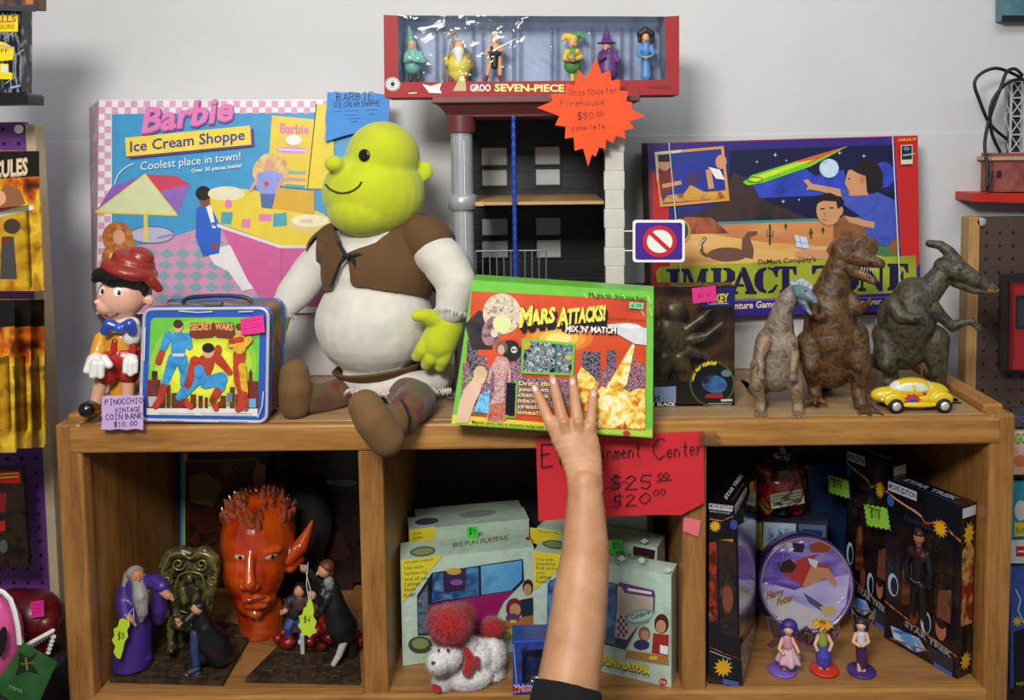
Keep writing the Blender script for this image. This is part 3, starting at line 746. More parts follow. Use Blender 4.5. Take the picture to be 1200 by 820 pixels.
# sign on the playset
paper = M('#4a92dc', .7)
pl2 = Pl(pl.p+pl.n*.014, pl.n)
t = thing('paper_sign', pl2.hit(420, 166), 'blue handwritten paper sign for the ice cream shop, behind the green plush head', 'sign')
c = [(383.5, 107.5), (388, 108.5), (393, 107), (402, 108.6), (412, 107.6), (424, 109.4), (437, 108.7), (448, 110.4), (456.5, 110.5), (455.6, 122), (456.6, 132), (455, 147), (430, 152), (400, 160), (380.6, 166), (382, 150), (381, 140), (383, 124)]
mb = MB(); mb.prism([pl2.hit(x, y) for x, y in c][::-1], (0, .0040, 0), paper); a = Art(mb, pl2)
a.hand('BARBIE', (394.5, 118.5), (437.5, 117), 9, INK, .9); a.hand('ICE CREAM SHOPPE', (390.5, 125.5), (445, 124), 5.5, INK, .7)
for i, (x, y, l) in enumerate(((388, 131, 13), (405, 130, 15), (428, 129, 14), (404, 135, 14), (430, 134, 9), (408, 139, 14), (411, 142.5, 8))): a.line([(x, y), (x+l, y-.4)], .6, M('#2a4f8a', .7))
mb.build('paper', t)

# ================================================================== toy firehouse
FY = .135
t = thing('toy_firehouse', (U(618, 450, FY).x, .22, ZT), 'toy firehouse with maroon roof, grey column, black walls and blue pole', 'toy building')
mar = M('#5f2a2e', .4); silver = M('#9b9da0', .32, .25); blk2 = M('#121113', .4); cream = M('#c3c0b4', .45)
FD = .245                                   # depth of the house
ztop = U(620, 113.5, FY).z; zr0 = U(620, 134, FY).z
xl, xr = U(528, 240, FY).x, U(731, 240, FY).x
mb = MB()
def ring4(x0, x1, y0, y1, z): return [Vector((x0, y0, z)), Vector((x1, y0, z)), Vector((x1, y1, z)), Vector((x0, y1, z))]
def stack(mb, secs, mat):
    vs = []; fs = []
    for s_ in secs: vs += ring4(*s_)
    for i in range(len(secs)-1):
        for k in range(4): fs.append((i*4+k, i*4+(k+1) % 4, (i+1)*4+(k+1) % 4, (i+1)*4+k))
    fs += [(3, 2, 1, 0), tuple(range(len(vs)-4, len(vs)))]
    mb.mesh(vs, fs, mat)
k_ = Sc(620, 130, FY)
stack(mb, [(xl-.004, xr+.004, FY-.004, FY+FD, zr0-.004), (xl-.004, xr+.004, FY-.004, FY+FD, zr0), (xl-.018, xr+.018, FY-.018, FY+FD, zr0+12*k_), (xl-.026, xr+.026, FY-.026, FY+FD, zr0+13*k_), (xl-.026, xr+.026, FY-.026, FY+FD, ztop)], mar)
mb.build('roof', t, bevel=.0015)
# left column
cx = U(541.5, 240, FY).x; cyl = Matrix.Identity(3); r = 13*k_
mb = MB(); mb.lathe([(r*1.25, 0), (r*1.25, .008), (r, .01)] + [(r, zr0-ZT-20*k_)], (cx, FY+.012, ZT), silver, 28); mb.tube([(cx-r*.55, FY-.004, ZT+.02), (cx-r*.55, FY-.004, zr0-25*k_)], .002, silver, 6); mb.tube([(cx+r*.3, FY-.0055, ZT+.02), (cx+r*.3, FY-.0055, zr0-30*k_)], .0016, silver, 6); mb.build('column', t, bevel=.001)
zc1, zc2 = U(541, 228, FY).z, U(541, 247, FY).z
mb = MB(); mb.lathe([(r*1.05, zc2-ZT), (r*1.3, zc2-ZT+.002), (r*1.3, zc1-ZT-.002), (r*1.05, zc1-ZT)], (cx, FY+.012, ZT), silver, 28); mb.build('column_ring', t)
mb = MB(); mb.lathe([(r*1.3, zr0-ZT-20*k_), (r*1.3, zr0-ZT-1*k_)], (cx, FY+.012, ZT), mar, 28); mb.build('column_cap', t)
# right corner post with toothed quoins
mb = MB(); xp0, xp1 = U(709, 250, FY).x, U(731, 250, FY).x
mb.box((xp0, FY-.004, ZT), (xp1, FY+.02, zr0-.004), cream)
nq = 15
for i in range(nq):
    z = ZT+(zr0-ZT)*i/nq; mb.box((xp0-(.0015 if i % 2 else 0), FY-.005, z+.0006), (xp1+(.0012 if i % 2 else 0), FY+.014, z+(zr0-ZT)/nq-.0006), cream)
mb.build('corner_post', t, bevel=.001)
# back wall with window openings glazed in grey, right wall with cream windows
yb_ = FY+FD-.006
mb = MB(); mb.box((xl+.01, yb_, ZT), (xr-.002, yb_+.005, zr0), blk2)
for i in range(14):
    z = ZT+(zr0-ZT)*i/14; mb.box((xl+.012, yb_-.0012, z+.001), (xr-.004, yb_, z+(zr0-ZT)/14-.001), blk2)
mb.build('back_wall', t, bevel=.0006)
gp = M('#c4c6c6', .35)
for x0, y0, x1, y1 in ((564, 173, 594, 194), (565, 199, 594, 218), (627, 172, 656, 193), (628, 198, 656, 217), (565, 256, 595, 276), (628, 255, 657, 276), (565, 282, 595, 302), (629, 281, 657, 302)):
    p0, p1 = U(x0, y1, yb_-.003), U(x1, y0, yb_-.003)
    mb = MB(); mb.box((p0.x, yb_-.0035, p0.z), (p1.x, yb_-.001, p1.z), gp)
    w_ = mb.build('window', t, bevel=.0012)
    mb = MB(); f = .003
    for lo, hi in (((p0.x-f, p0.z-f), (p1.x+f, p0.z)), ((p0.x-f, p1.z), (p1.x+f, p1.z+f)), ((p0.x-f, p0.z), (p0.x, p1.z)), ((p1.x, p0.z), (p1.x+f, p1.z))): mb.box((lo[0], yb_-.006, lo[1]), (hi[0], yb_-.001, hi[1]), blk2)
    mb.build('window_frame', w_)
mb = MB(); mb.box((xr-.008, FY+.02, ZT), (xr-.003, yb_, zr0-.004), M('#232124', .45)); mb.build('side_wall', t)
for (z0, z1) in ((U(708, 228, .12).z, U(708, 205, .12).z), (U(708, 203, .12).z, U(708, 180, .12).z), (U(708, 283, .12).z, U(708, 263, .12).z), (U(708, 262, .12).z, U(708, 248, .12).z), (U(708, 330, .12).z, U(708, 305, .12).z)):
    for k in range(2):
        y0 = FY+.03+k*.085; mb = MB(); mb.box((xr-.0115, y0, z0+.002), (xr-.0082, y0+.055, z1-.002), cream)
        ww = mb.build('side_window', t, bevel=.001)
mb = MB(); z = U(620, 237, FY).z; mb.box((cx+r*.4, FY+.006, z-.0055), (xp0-.001, yb_-.002, z), M('#b98f56', .5)); mb.build('floor_plate', t, bevel=.001)
mb = MB(); mb.box((cx+r*.4, FY+.004, z-.0062), (cx+r*.4+.03, FY+.0058, z+.0008), M('#c9a066', .5)); mb.build('floor_step', t, bevel=.0006)
mb = MB(); mb.box((xl-.012, FY-.012, ZT), (xr+.003, FY+FD, ZT+.006), M('#4a4648', .5)); mb.build('base', t, bevel=.001); FIRE = t
# blue pole
px_ = U(603, 240, FY).x; pts = []; rr = []
z = ZT+.006; i = 0
while z < zr0: pts.append((px_, FY+.0, z)); rr.append(.0036 if i % 4 else .0046); z += .004; i += 1
mb = MB(); mb.tube(pts, rr, M('#1f3f9e', .3), 12); mb.build('fire_pole', t)
# railing
mb = MB(); za, zb2 = U(600, 334, FY).z, U(600, 295, FY).z; xa, xb = U(557, 310, FY).x, U(640, 310, FY).x; gr = M('#77777a', .35, .4)
mb.tube([(xa, FY+.012, zb2), (xb, FY+.012, zb2)], .0017, gr, 8); mb.tube([(xa, FY+.012, za), (xb, FY+.012, za)], .0017, gr, 8)
for i in range(11): x = xa+(xb-xa)*i/10; mb.tube([(x, FY+.012, ZT+.006), (x, FY+.012, zb2)], .0013, gr, 6)
mb.build('railing', t)
# hanging sign, prohibition ring
SY = FY-.005
pls = plane(772, 282, SY)
mb = MB()
def rrect(x0, y0, x1, y1, r_, n=5):
    out = []
    for cx_, cy_2, a0 in ((x1-r_, y0+r_, -90), (x1-r_, y1-r_, 0), (x0+r_, y1-r_, 90), (x0+r_, y0+r_, 180)):
        for i in range(n+1):
            an = math.radians(a0+90*i/n); out.append((cx_+r_*math.cos(an), cy_2+r_*math.sin(an)))
    return out
mb.prism([pls.hit(x, y) for x, y in rrect(741.5, 258, 802.5, 307.5, 4)][::-1], (0, .004, 0), WHITE)
a = Art(mb, pls); a.poly(rrect(744.5, 261, 799.5, 304.5, 3), M('#42208a', .4))
a.ell(773, 283, 16, 14, WHITE); rd = M('#c8232b', .4); a.ring(773, 283, 20, 18.5, 5, rd, 40); a.line([(760.5, 271.5), (785.5, 294.5)], 5, rd)
mb.tube([U(729, 271, SY+.002), U(743, 271, SY+.002)], .0012, WHITE, 6); mb.tube([U(729, 294, SY+.002), U(743, 294, SY+.002)], .0012, WHITE, 6)
mb.build('hanging_sign', t); settle(t, ZT)

# ================================================================== boxed figure set on the roof
GY = FY-.012; GD = .085
plg = plane(620, 113, GY)
t = thing('figure_set_box', (U(622, 113, GY).x, GY+GD/2, ztop), 'long red window box holding six small figurines, on top of the toy firehouse', 'toy box')
red = M('#960a10', .6, var=.08); gb = NM(['#7886a0', '#8d9ab2', '#66738c'], 14, .5)
C = [(449.5, 18), (796, 19), (796, 111.5), (450.5, 115)]
W = [(466, 18.6), (779, 20), (781, 94), (467, 97)]
fr = quad(plg, C); zb_ = min(fr[2].z, fr[3].z)
k_ = Sc(620, 60, GY)
dv = Vector((0, GD, 0)); Wq = quad(plg, W)
mb = MB(); 
mb.poly([fr[0], fr[3], Wq[3], Wq[0]], red); mb.poly([fr[3], fr[2], Wq[2], Wq[3]], red); mb.poly([fr[2], fr[1], Wq[1], Wq[2]], red)
bk = [v+dv for v in fr]
mb.poly([fr[3], fr[0], bk[0], bk[3]], red); mb.poly([fr[1], fr[2], bk[2], bk[1]], red); mb.poly([fr[2], fr[3], bk[3], bk[2]], red); mb.poly(bk, red)
mb.poly([fr[0], Wq[0], Wq[0]+dv, bk[0]], red); mb.poly([Wq[1], fr[1], bk[1], Wq[1]+dv], red)
a = Art(mb, plg, 430, 0, 1/3.077)
a.ell(93, 305, 27, 25, WHITE); a.ring(93, 305, 25, 23, 3, INK); a.ring(93, 305, 16, 14, 2, INK); a.ell(93, 305, 8, 9, INK)
a.poly([(200, 305), (230, 312), (270, 300), (262, 322), (270, 338), (225, 336)], WHITE); a.line([(150, 338), (180, 336)], 3, WHITE)
a.poly([(330, 290), (345, 270), (355, 290), (358, 330), (310, 330)], M('#b8a070', .5)); a.ell(343, 285, 9, 9, M('#e0d0a0', .5))
a.text('GROO', (372, 330), (446, 330), 24, WHITE, .03); a.text('SEVEN-PIECE', (460, 330), (712, 332), 25, M('#ecd67a', .4), .035)
a.text('WARNING', (1010, 322), (1095, 323), 13, M('#5a0f12', .5), .01)
mb.build('carton', t)
mb = MB(); i0 = [v+dv*.93 for v in Wq]; mb.poly([i0[0], i0[3], i0[2], i0[1]], gb); mb.poly([Wq[3], Wq[2], i0[2], i0[3]], gb); mb.poly([Wq[0], i0[0], i0[3], Wq[3]], gb); mb.poly([Wq[1], Wq[2], i0[2], i0[1]], gb)
mb.build('inner_tray', t); settle(t, ztop)
film = CLEAR('#ffffff', .12, .05, .25, .02)
mb = MB(); mb.poly([v+Vector((0, -.0006, 0)) for v in Wq][::-1], film); mb.poly([Wq[0], Wq[1], i0[1], i0[0]], film); mb.build('window', t)
mb = MB(); rib = CLEAR('#f4f8ff', .3, .08, .1, .12)
for x in (235, 262, 372, 408, 524, 550, 668, 690, 822, 930, 965):
    mb.tube([plg.hit(430+x/3.077, 27)+dv*.75, plg.hit(430+x/3.077, 93)+dv*.75], .0022, rib, 8)
mb.build('tray_ribs', t)
zfl0, zfl1 = i0[3].z, i0[2].z
FGY = GY+GD*.5
fl_z = lambda x: plg.hit(430+x/3.077, 94.5).z
def G(x, y): return 430+x/3.077, y/3.077
def fig(lab): return lab
sk = M('#cf9a72', .45)
def cap(o, pts, mat): o.c([(*G(x, y), FGY+dy, r/3.077) for x, y, dy, r in pts], mat); return o
def gfig(x, label, build_):
    base = U(*G(x, 292), FGY); tt = thing('figurine', base, label, 'figurine', 'figurines in the red window box'); build_(tt); settle(tt, zfl0+(x-115)/(1080-115)*(zfl1-zfl0)+.0008); return tt
def f1(tt):
    gm = M('#6fa89a', .45); o = Org(); cap(o, [(165, 235, 0, 30), (165, 205, 0, 30), (165, 185, 0, 22)], gm); cap(o, [(146, 190, -.004, 12), (139, 215, -.01, 9), (160, 208, -.018, 9)], gm); cap(o, [(192, 190, -.004, 13), (200, 215, -.01, 10), (175, 212, -.018, 9)], gm); o.build('body', tt, .0011, 2)
    o = Org(); cap(o, [(158, 240, 0, 9), (158, 285, 0, 8), (150, 288, -.006, 7)], M('#4a3526', .5)); cap(o, [(185, 240, 0, 9), (186, 285, 0, 8), (192, 288, -.006, 7)], M('#4a3526', .5)); o.build('boots', tt, .0009, 2)
    o = Org(); cap(o, [(162, 165, 0, 16), (162, 155, 0, 16)], sk); cap(o, [(162, 158, -.008, 5), (162, 168, -.009, 4)], sk); o.build('head', tt, .0009, 2)
    o = Org(); cap(o, [(160, 150, .004, 21), (156, 115, .003, 12), (150, 90, .002, 4)], M('#5b8f84', .5)); o.build('hood', tt, .001, 2)
gfig(165, 'pudgy green clad figurine with hood, leftmost inside the red window box', f1)
def f2(tt):
    o = Org(); cap(o, [(330, 258, 0, 38), (330, 235, 0, 44), (330, 212, 0, 32)], M('#d3c14c', .45)); cap(o, [(300, 205, 0, 16), (290, 225, -.014, 11), (285, 210, -.018, 9)], M('#d3c14c', .45)); cap(o, [(362, 205, 0, 18), (372, 235, 0, 18)], M('#8a6a45', .5)); o.build('robe', tt, .0011, 2)
    o = Org(); cap(o, [(330, 165, 0, 22), (330, 160, 0, 21)], sk); cap(o, [(330, 172, -.014, 6), (331, 166, -.012, 4)], sk); o.build('head', tt, .0009, 2)
    o = Org(); cap(o, [(330, 185, -.012, 22), (332, 215, -.016, 12)], M('#dcd8d0', .6)); cap(o, [(310, 165, .002, 9), (330, 146, .004, 12), (352, 165, .002, 9)], M('#dcd8d0', .6)); o.build('beard', tt, .001, 2)
    o = Org(); cap(o, [(305, 275, -.006, 12), (300, 286, -.012, 9)], M('#8a2f45', .5)); cap(o, [(352, 275, -.004, 12), (356, 286, -.012, 9)], M('#8a2f45', .5)); o.build('feet', tt, .0009, 2)
    mb = MB(); mb.tube([U(*G(272, 290), FGY-.016), U(*G(312, 130), FGY-.018)], .0013, M('#8a6a3a', .5), 8); mb.tube([U(*G(290, 135), FGY-.018), U(*G(318, 110), FGY-.018), U(*G(326, 128), FGY-.018)], [.002, .0035, .001], M('#8a7a55', .4, .4), 8); mb.build('halberd', tt)
gfig(330, 'round yellow robed figurine with white beard and halberd in the window box', f2)
def f3(tt):
    o = Org(); cap(o, [(462, 200, 0, 17), (462, 175, 0, 22), (462, 162, 0, 14), (463, 140, 0, 14), (463, 130, 0, 14)], sk); cap(o, [(445, 165, -.002, 8), (430, 188, -.008, 6), (455, 182, -.018, 5)], sk); cap(o, [(482, 165, -.002, 8), (495, 178, -.012, 6), (478, 178, -.018, 5)], sk)
    cap(o, [(452, 205, 0, 14), (440, 240, 0, 10), (432, 276, 0, 6)], sk); cap(o, [(474, 205, 0, 14), (478, 240, 0, 10), (480, 276, 0, 6)], sk); cap(o, [(463, 138, -.013, 4), (463, 142, -.014, 4)], sk); o.build('body', tt, .0009, 2)
    o = Org(); cap(o, [(460, 195, -.003, 17), (460, 235, -.006, 12)], M('#191517', .5)); cap(o, [(452, 170, -.006, 9), (474, 190, -.006, 9)], M('#191517', .5)); o.build('tunic', tt, .0009, 2)
    o = Org(); cap(o, [(432, 272, 0, 8), (427, 286, -.006, 8)], M('#6a2f22', .5)); cap(o, [(480, 272, 0, 8), (484, 286, -.006, 8)], M('#6a2f22', .5)); o.build('boots', tt, .0009, 2)
    o = Org(); cap(o, [(462, 122, .003, 14), (464, 126, .006, 13)], M('#d8d2c4', .5)); o.build('hair', tt, .0009, 2)
    mb = MB(); mb.tube([U(*G(420, 192), FGY-.02), U(*G(455, 178), FGY-.022)], .0012, M('#4a3a2a', .5), 8); mb.tube([U(*G(455, 178), FGY-.022), U(*G(538, 136), FGY-.022)], [.0014, .0005], M('#b8bcc2', .25, .9), 6); mb.build('sword', tt)
gfig(462, 'pale haired figurine in a black tunic drawing a sword in the window box', f3)
def f4(tt):
    o = Org(); cap(o, [(740, 235, 0, 30), (740, 205, 0, 26), (742, 185, 0, 18)], M('#4f8a3a', .5)); cap(o, [(722, 185, -.004, 11), (712, 210, -.014, 9), (735, 215, -.02, 8)], M('#d0b43a', .5)); cap(o, [(760, 185, -.004, 11), (772, 205, -.014, 9), (752, 212, -.02, 8)], M('#d0b43a', .5)); o.build('body', tt, .001, 2)
    o = Org(); cap(o, [(742, 160, 0, 16), (742, 150, 0, 16)], sk); cap(o, [(742, 158, -.012, 5), (742, 161, -.013, 4)], sk); o.build('head', tt, .0009, 2)
    o = Org(); cap(o, [(742, 138, .003, 20), (715, 128, .003, 10), (705, 142, .0, 6)], M('#d8b42c', .5)); cap(o, [(742, 136, .003, 18), (770, 122, .003, 12), (784, 136, 0, 7)], M('#3f8a4a', .5)); o.build('cap', tt, .001, 2)
    o = Org(); cap(o, [(738, 245, 0, 8), (740, 288, 0, 7)], M('#c9b43a', .5)); cap(o, [(752, 245, 0, 8), (752, 288, 0, 7)], M('#3f7a3a', .5)); o.build('legs', tt, .0009, 2)
    mb = MB(); mb.ell(U(*G(738, 208), FGY-.022), (.009, .004, .007), M('#a87a4a', .4), 14, 8, Matrix.Rotation(.5, 3, 'Y')); mb.tube([U(*G(745, 204), FGY-.024), U(*G(772, 178), FGY-.02)], .0012, M('#7a5a35', .4), 6); mb.build('lute', tt)
gfig(740, 'green and yellow jester figurine holding a lute in the window box', f4)
def f5(tt):
    pu = M('#5a2f6e', .45); o = Org(); cap(o, [(868, 275, 0, 40), (868, 235, 0, 34), (868, 212, 0, 24)], pu); cap(o, [(845, 215, -.004, 12), (840, 235, -.016, 9), (858, 226, -.022, 7)], pu); cap(o, [(892, 215, -.004, 12), (905, 240, -.012, 10)], pu); o.build('robe', tt, .0011, 2)
    o = Org(); cap(o, [(864, 190, 0, 17), (864, 182, 0, 17)], sk); cap(o, [(862, 192, -.013, 6), (861, 198, -.016, 5)], sk); o.build('head', tt, .0009, 2)
    mb = MB(); c0 = U(*G(864, 176), FGY); s_ = Sc(700, 60, FGY)/3.077; mb.lathe([(0, 0), (34*s_, -1*s_), (34*s_, 2*s_), (20*s_, 5*s_), (11*s_, 34*s_), (0, 66*s_)], c0, pu, 24); mb.build('pointed_hat', tt)
gfig(868, 'purple robed witch figurine in a pointed hat inside the window box', f5)
def f6(tt):
    bm_ = M('#4f86b8', .45); o = Org(); cap(o, [(1006, 282, 0, 20), (1006, 235, 0, 15), (1006, 212, 0, 12), (1005, 190, 0, 17), (1005, 172, 0, 14)], bm_); cap(o, [(985, 178, 0, 9), (978, 205, -.006, 7), (992, 215, -.012, 6)], bm_); cap(o, [(1026, 178, 0, 9), (1033, 205, -.006, 7), (1018, 215, -.012, 6)], bm_); o.build('dress', tt, .001, 2)
    o = Org(); cap(o, [(1005, 168, 0, 7), (1005, 150, 0, 13), (1005, 142, 0, 13)], sk); cap(o, [(1005, 150, -.01, 4), (1005, 153, -.011, 3)], sk); o.build('head', tt, .0009, 2)
    o = Org(); cap(o, [(985, 130, .005, 12), (1005, 118, .005, 15), (1026, 130, .005, 12)], M('#241c1a', .5)); cap(o, [(984, 132, .006, 9), (984, 155, .006, 8)], M('#241c1a', .5)); cap(o, [(1028, 132, .006, 9), (1028, 155, .006, 8)], M('#241c1a', .5)); o.build('hair', tt, .0009, 2)
    mb = MB(); mb.tube([U(*G(992, 212), FGY-.016), U(*G(1006, 216), FGY-.019), U(*G(1020, 212), FGY-.016)], .0014, M('#c9a23a', .4), 6); mb.build('belt', tt)
gfig(1006, 'dark haired lady figurine in a blue dress, rightmost inside window box', f6)

# orange star tag
t = thing('price_star', U(692, 190, FY-.046), 'orange starburst paper price tag for the toy firehouse', 'price tag')
pl3 = plane(692, 130, FY-.046)
sx = [(562,22),(580,75),(607,62),(612,98),(640,92),(641,130),(668,133),(662,165),(683,170),(678,192),(725,215),(672,232),(688,255),(655,262),(660,290),(628,280),(618,305),(595,292),(592,325),(572,318),(560,350),(548,342),(535,382),(518,322),(490,330),(487,285),(458,290),(460,250),(425,245),(440,215),(365,187),(418,165),(410,142),(460,140),(462,105),(490,115),(500,60),(530,88)]
mb = MB(); mb.prism([pl3.hit(500+x/2.828, 60+y/2.828) for x, y in sx][::-1], (0, .0008, 0), M('#e64a12', .75))
a = Art(mb, pl3, 500, 60, 1/2.828); ink2 = M('#7a2318', .6)
a.hand('Ghostbuster', (470, 148), (634, 138), 22, ink2, 2.4); a.hand('Firehouse', (444, 184), (590, 178), 22, ink2, 2.4); a.hand('$80', (500, 228), (553, 224), 24, ink2, 2.6); a.hand('00', (562, 212), (586, 210), 12, ink2, 2); a.line([(562, 216), (588, 214)], 2, ink2); a.hand('complete', (480, 264), (592, 256), 20, ink2, 2.4)
mb.build('paper', t)

# ================================================================== desert board game
pl = plane(920, 370, .29, 5)
k2 = dict(x0=740, y0=140, k=.3)
t = thing('board_game', (U(920, 370, .3).x, .31, RZ2), 'purple and red desert adventure board game box with meteor picture, leaning on wall', 'board game')
cor = [(759, 166), (1075.5, 157), (1078.5, 363), (764, 372)]
fr = quad(pl, cor); bk = [v+Vector((-.006, .055, 0)) for v in fr]
for v in bk: v.y = min(v.y, .384)
rd2 = M('#c3201f', .35, coat=.4); pu2 = M('#33207a', .35, coat=.4)
mb = MB(); mb.hexa(fr, bk, rd2, NM(['#6a5a4a', '#4a3a35', '#8a7a60'], 60, .6), M('#3a2a66', .5))
a = Art(mb, pl, **k2)
a.poly([(66, 90), (1010, 62), (1020, 108), (150, 130), (145, 200), (66, 195)], pu2); a.poly([(1000, 62), (1026, 61), (1056, 560), (1040, 560)], M('#3a2a90', .4)); a.poly([(1128, 560), (1128, 650), (1060, 680), (1085, 600)], pu2); a.poly([(66, 195), (80, 195), (84, 640), (78, 640)], M('#6a2a45', .4))
sky = NM(['#0e1250', '#1a2070', '#10155c'], 8, .4, coat=.4); navy = M('#10133c', .35, coat=.4)
a.poly([(140, 120), (1018, 92), (1042, 560), (150, 575)], sky); a.poly([(380, 115), (1020, 95), (1022, 200), (385, 220)], navy)
cl = NM(['#2438a8', '#3048c0', '#1c2a88'], 14, .4, coat=.4)
a.poly([(450, 250), (600, 215), (640, 185), (680, 190), (720, 215), (830, 190), (850, 300), (500, 300)], cl); a.ell(650, 215, 50, 35, cl); a.ell(570, 240, 60, 40, cl); a.ell(985, 210, 45, 50, cl); a.poly([(520, 300), (1035, 280), (1036, 400), (560, 400)], navy)
a.poly([(140, 400), (330, 330), (400, 200), (470, 240), (500, 300), (700, 385), (700, 420), (140, 420)], NM(['#2b2026', '#3d2a28', '#201820'], 20, .4, stretch=(1, 1, .4)))
a.poly([(330, 395), (1040, 370), (1040, 420), (330, 420)], M('#3f8a8f', .4)); des = NM(['#b5652f', '#c98048', '#d89a5a'], 10, .4, coat=.3, stretch=(.5, 1, 2)); a.poly([(150, 412), (700, 392), (1042, 400), (1045, 500), (150, 520)], des)
sand = NM(['#d89a4a', '#e3b468', '#c98a3c'], 8, .4, coat=.3, stretch=(.4, 1, 2)); a.poly([(150, 450), (300, 440), (520, 475), (760, 490), (1045, 470), (1048, 560), (150, 580)], sand)
a.poly([(205, 375), (312, 378), (382, 440), (215, 442)], NM(['#8a4526', '#a85a30', '#6a3520'], 30, .4, stretch=(1, 1, .5))); a.poly([(960, 480), (1040, 440), (1042, 540), (930, 520)], M('#3f7a4a', .4)); a.ell(1025, 480, 26, 40, M('#8a5a35', .4))
# sauropod
dn = M('#6d4a38', .4); a.ell(375, 522, 78, 28, dn); a.poly([(430, 530), (432, 460), (455, 432), (492, 430), (492, 445), (462, 455), (478, 500), (475, 540)], dn); a.line([(300, 530), (275, 515), (272, 480), (290, 455)], 14, dn); a.line([(268, 500), (272, 475), (288, 458)], 3, WHITE)
for x, y, h_ in ((541, 485, 80), (603, 425, 25), (701, 460, 40), (748, 440, 25)): a.line([(x, y), (x, y-h_)], 4+h_/20, M('#2f3a20', .4)); a.line([(x-h_*.15, y-h_*.45), (x-h_*.15, y-h_*.75)], 3, M('#2f3a20', .4)); a.line([(x+h_*.15, y-h_*.4), (x+h_*.15, y-h_*.75)], 3, M('#2f3a20', .4)); a.line([(x-h_*.15, y-h_*.45), (x+h_*.15, y-h_*.45)], 3, M('#2f3a20', .4))
# comet, moon, stars
a.poly([(435, 240), (470, 212), (700, 140), (848, 97), (700, 178), (520, 240), (455, 252)], NM(['#4fbf2a', '#8fd02a'], 10, .4)); a.poly([(640, 158), (848, 97), (690, 168)], M('#d0602a', .4)); a.poly([(460, 225), (640, 165), (720, 150), (560, 210), (480, 240)], M('#cfe02c', .4)); a.ring(482, 230, 32, 12, 4, M('#3a6a14', .4))
a.ell(772, 185, 38, 37, NM(['#a8c8e8', '#cfe0ee', '#8fb0d8'], 40, .4))
for x, y, r_ in ((562, 133, 10), (605, 155, 6), (813, 125, 9), (908, 137, 9), (593, 315, 9), (655, 308, 6), (490, 160, 7), (720, 165, 4)): a.burst(x, y, r_*.2, r_, 4, WHITE)
# two children
sk2 = M('#d09468', .4, coat=.3); hr = M('#1f1512', .4); bs = NM(['#2f3f9e', '#4458b8', '#3a4aaa'], 16, .4, coat=.3)
a.poly([(830, 280), (900, 290), (960, 278), (1030, 310), (1042, 440), (1000, 490), (920, 470), (905, 380), (830, 330)], bs)
a.poly([(670, 232), (690, 228), (705, 245), (740, 252), (830, 268), (832, 300), (740, 275), (700, 268), (682, 270), (690, 255)], sk2); a.poly([(815, 265), (880, 270), (925, 330), (850, 330), (822, 305)], bs)
a.ell(930, 215, 52, 62, hr, -15); a.poly([(850, 200), (880, 180), (985, 270), (940, 285), (900, 270)], hr); a.poly([(845, 195), (870, 185), (915, 205), (925, 290), (890, 292), (852, 292), (848, 270), (833, 245)], sk2); a.ell(902, 228, 12, 18, M('#c07f58', .4)); a.poly([(850, 185), (940, 165), (985, 250), (920, 280), (915, 215), (885, 205)], hr); a.ell(850, 226, 5, 3, hr)
a.poly([(790, 400), (830, 368), (880, 380), (920, 420), (900, 470), (830, 480), (780, 540), (755, 510), (790, 460)], NM(['#7a4a2a', '#8f5f38', '#6a4024'], 18, .4)); a.poly([(830, 370), (900, 385), (950, 395), (948, 420), (900, 410), (850, 395)], sk2)
a.ell(770, 350, 48, 58, sk2, -5); a.ell(815, 350, 12, 20, sk2); a.poly([(722, 325), (735, 290), (775, 280), (818, 300), (822, 335), (805, 345), (800, 315), (750, 312)], hr); a.line([(738, 345), (755, 342)], 5, hr); a.line([(773, 340), (790, 340)], 5, hr); a.line([(745, 385), (765, 388)], 3, M('#8f4a35', .4)); a.poly([(752, 350), (762, 372), (750, 374)], M('#b57a50', .4))
a.poly([(640, 510), (680, 500), (760, 505), (775, 540), (700, 540), (645, 530)], sk2); a.poly([(637, 445), (685, 455), (695, 500), (645, 492)], M('#c8d0e8', .4)); a.line([(655, 450), (668, 495)], 2, M('#5a6ab0', .4)); a.line([(640, 470), (690, 480)], 2, M('#5a6ab0', .4))
# inset photograph
a.poly([(90, 122), (360, 98), (384, 312), (112, 337)], M('#d9952f', .4)); a.poly([(90, 122), (200, 112), (112, 200), (100, 240)], M('#dccfa8', .4)); a.poly([(102, 132), (350, 109), (372, 303), (122, 325)], M('#1d2f8f', .4)); a.poly([(104, 190), (165, 190), (170, 260), (115, 300)], M('#7d2620', .4)); a.ell(130, 165, 24, 30, sk2); a.poly([(104, 140), (150, 130), (155, 160), (105, 160)], hr)
a.poly([(120, 320), (140, 290), (370, 270), (372, 303)], NM(['#8a4a1c', '#c98a2a', '#d8b048'], 60, .4)); a.poly([(300, 180), (345, 190), (365, 230), (330, 225)], WHITE); a.ell(350, 160, 22, 28, sk2); a.line([(300, 190), (312, 265)], 22, sk2); a.line([(120, 255), (195, 240)], 16, sk2); a.ell(240, 225, 22, 26, M('#4a2a55', .4)); a.poly([(200, 290), (230, 250), (270, 270), (300, 285), (210, 310)], M('#d09a3a', .4))
a.ell(190, 430, 38, 46, M('#2a4a3a', .4)); a.ring(190, 430, 40, 48, 7, M('#c99a4a', .4))
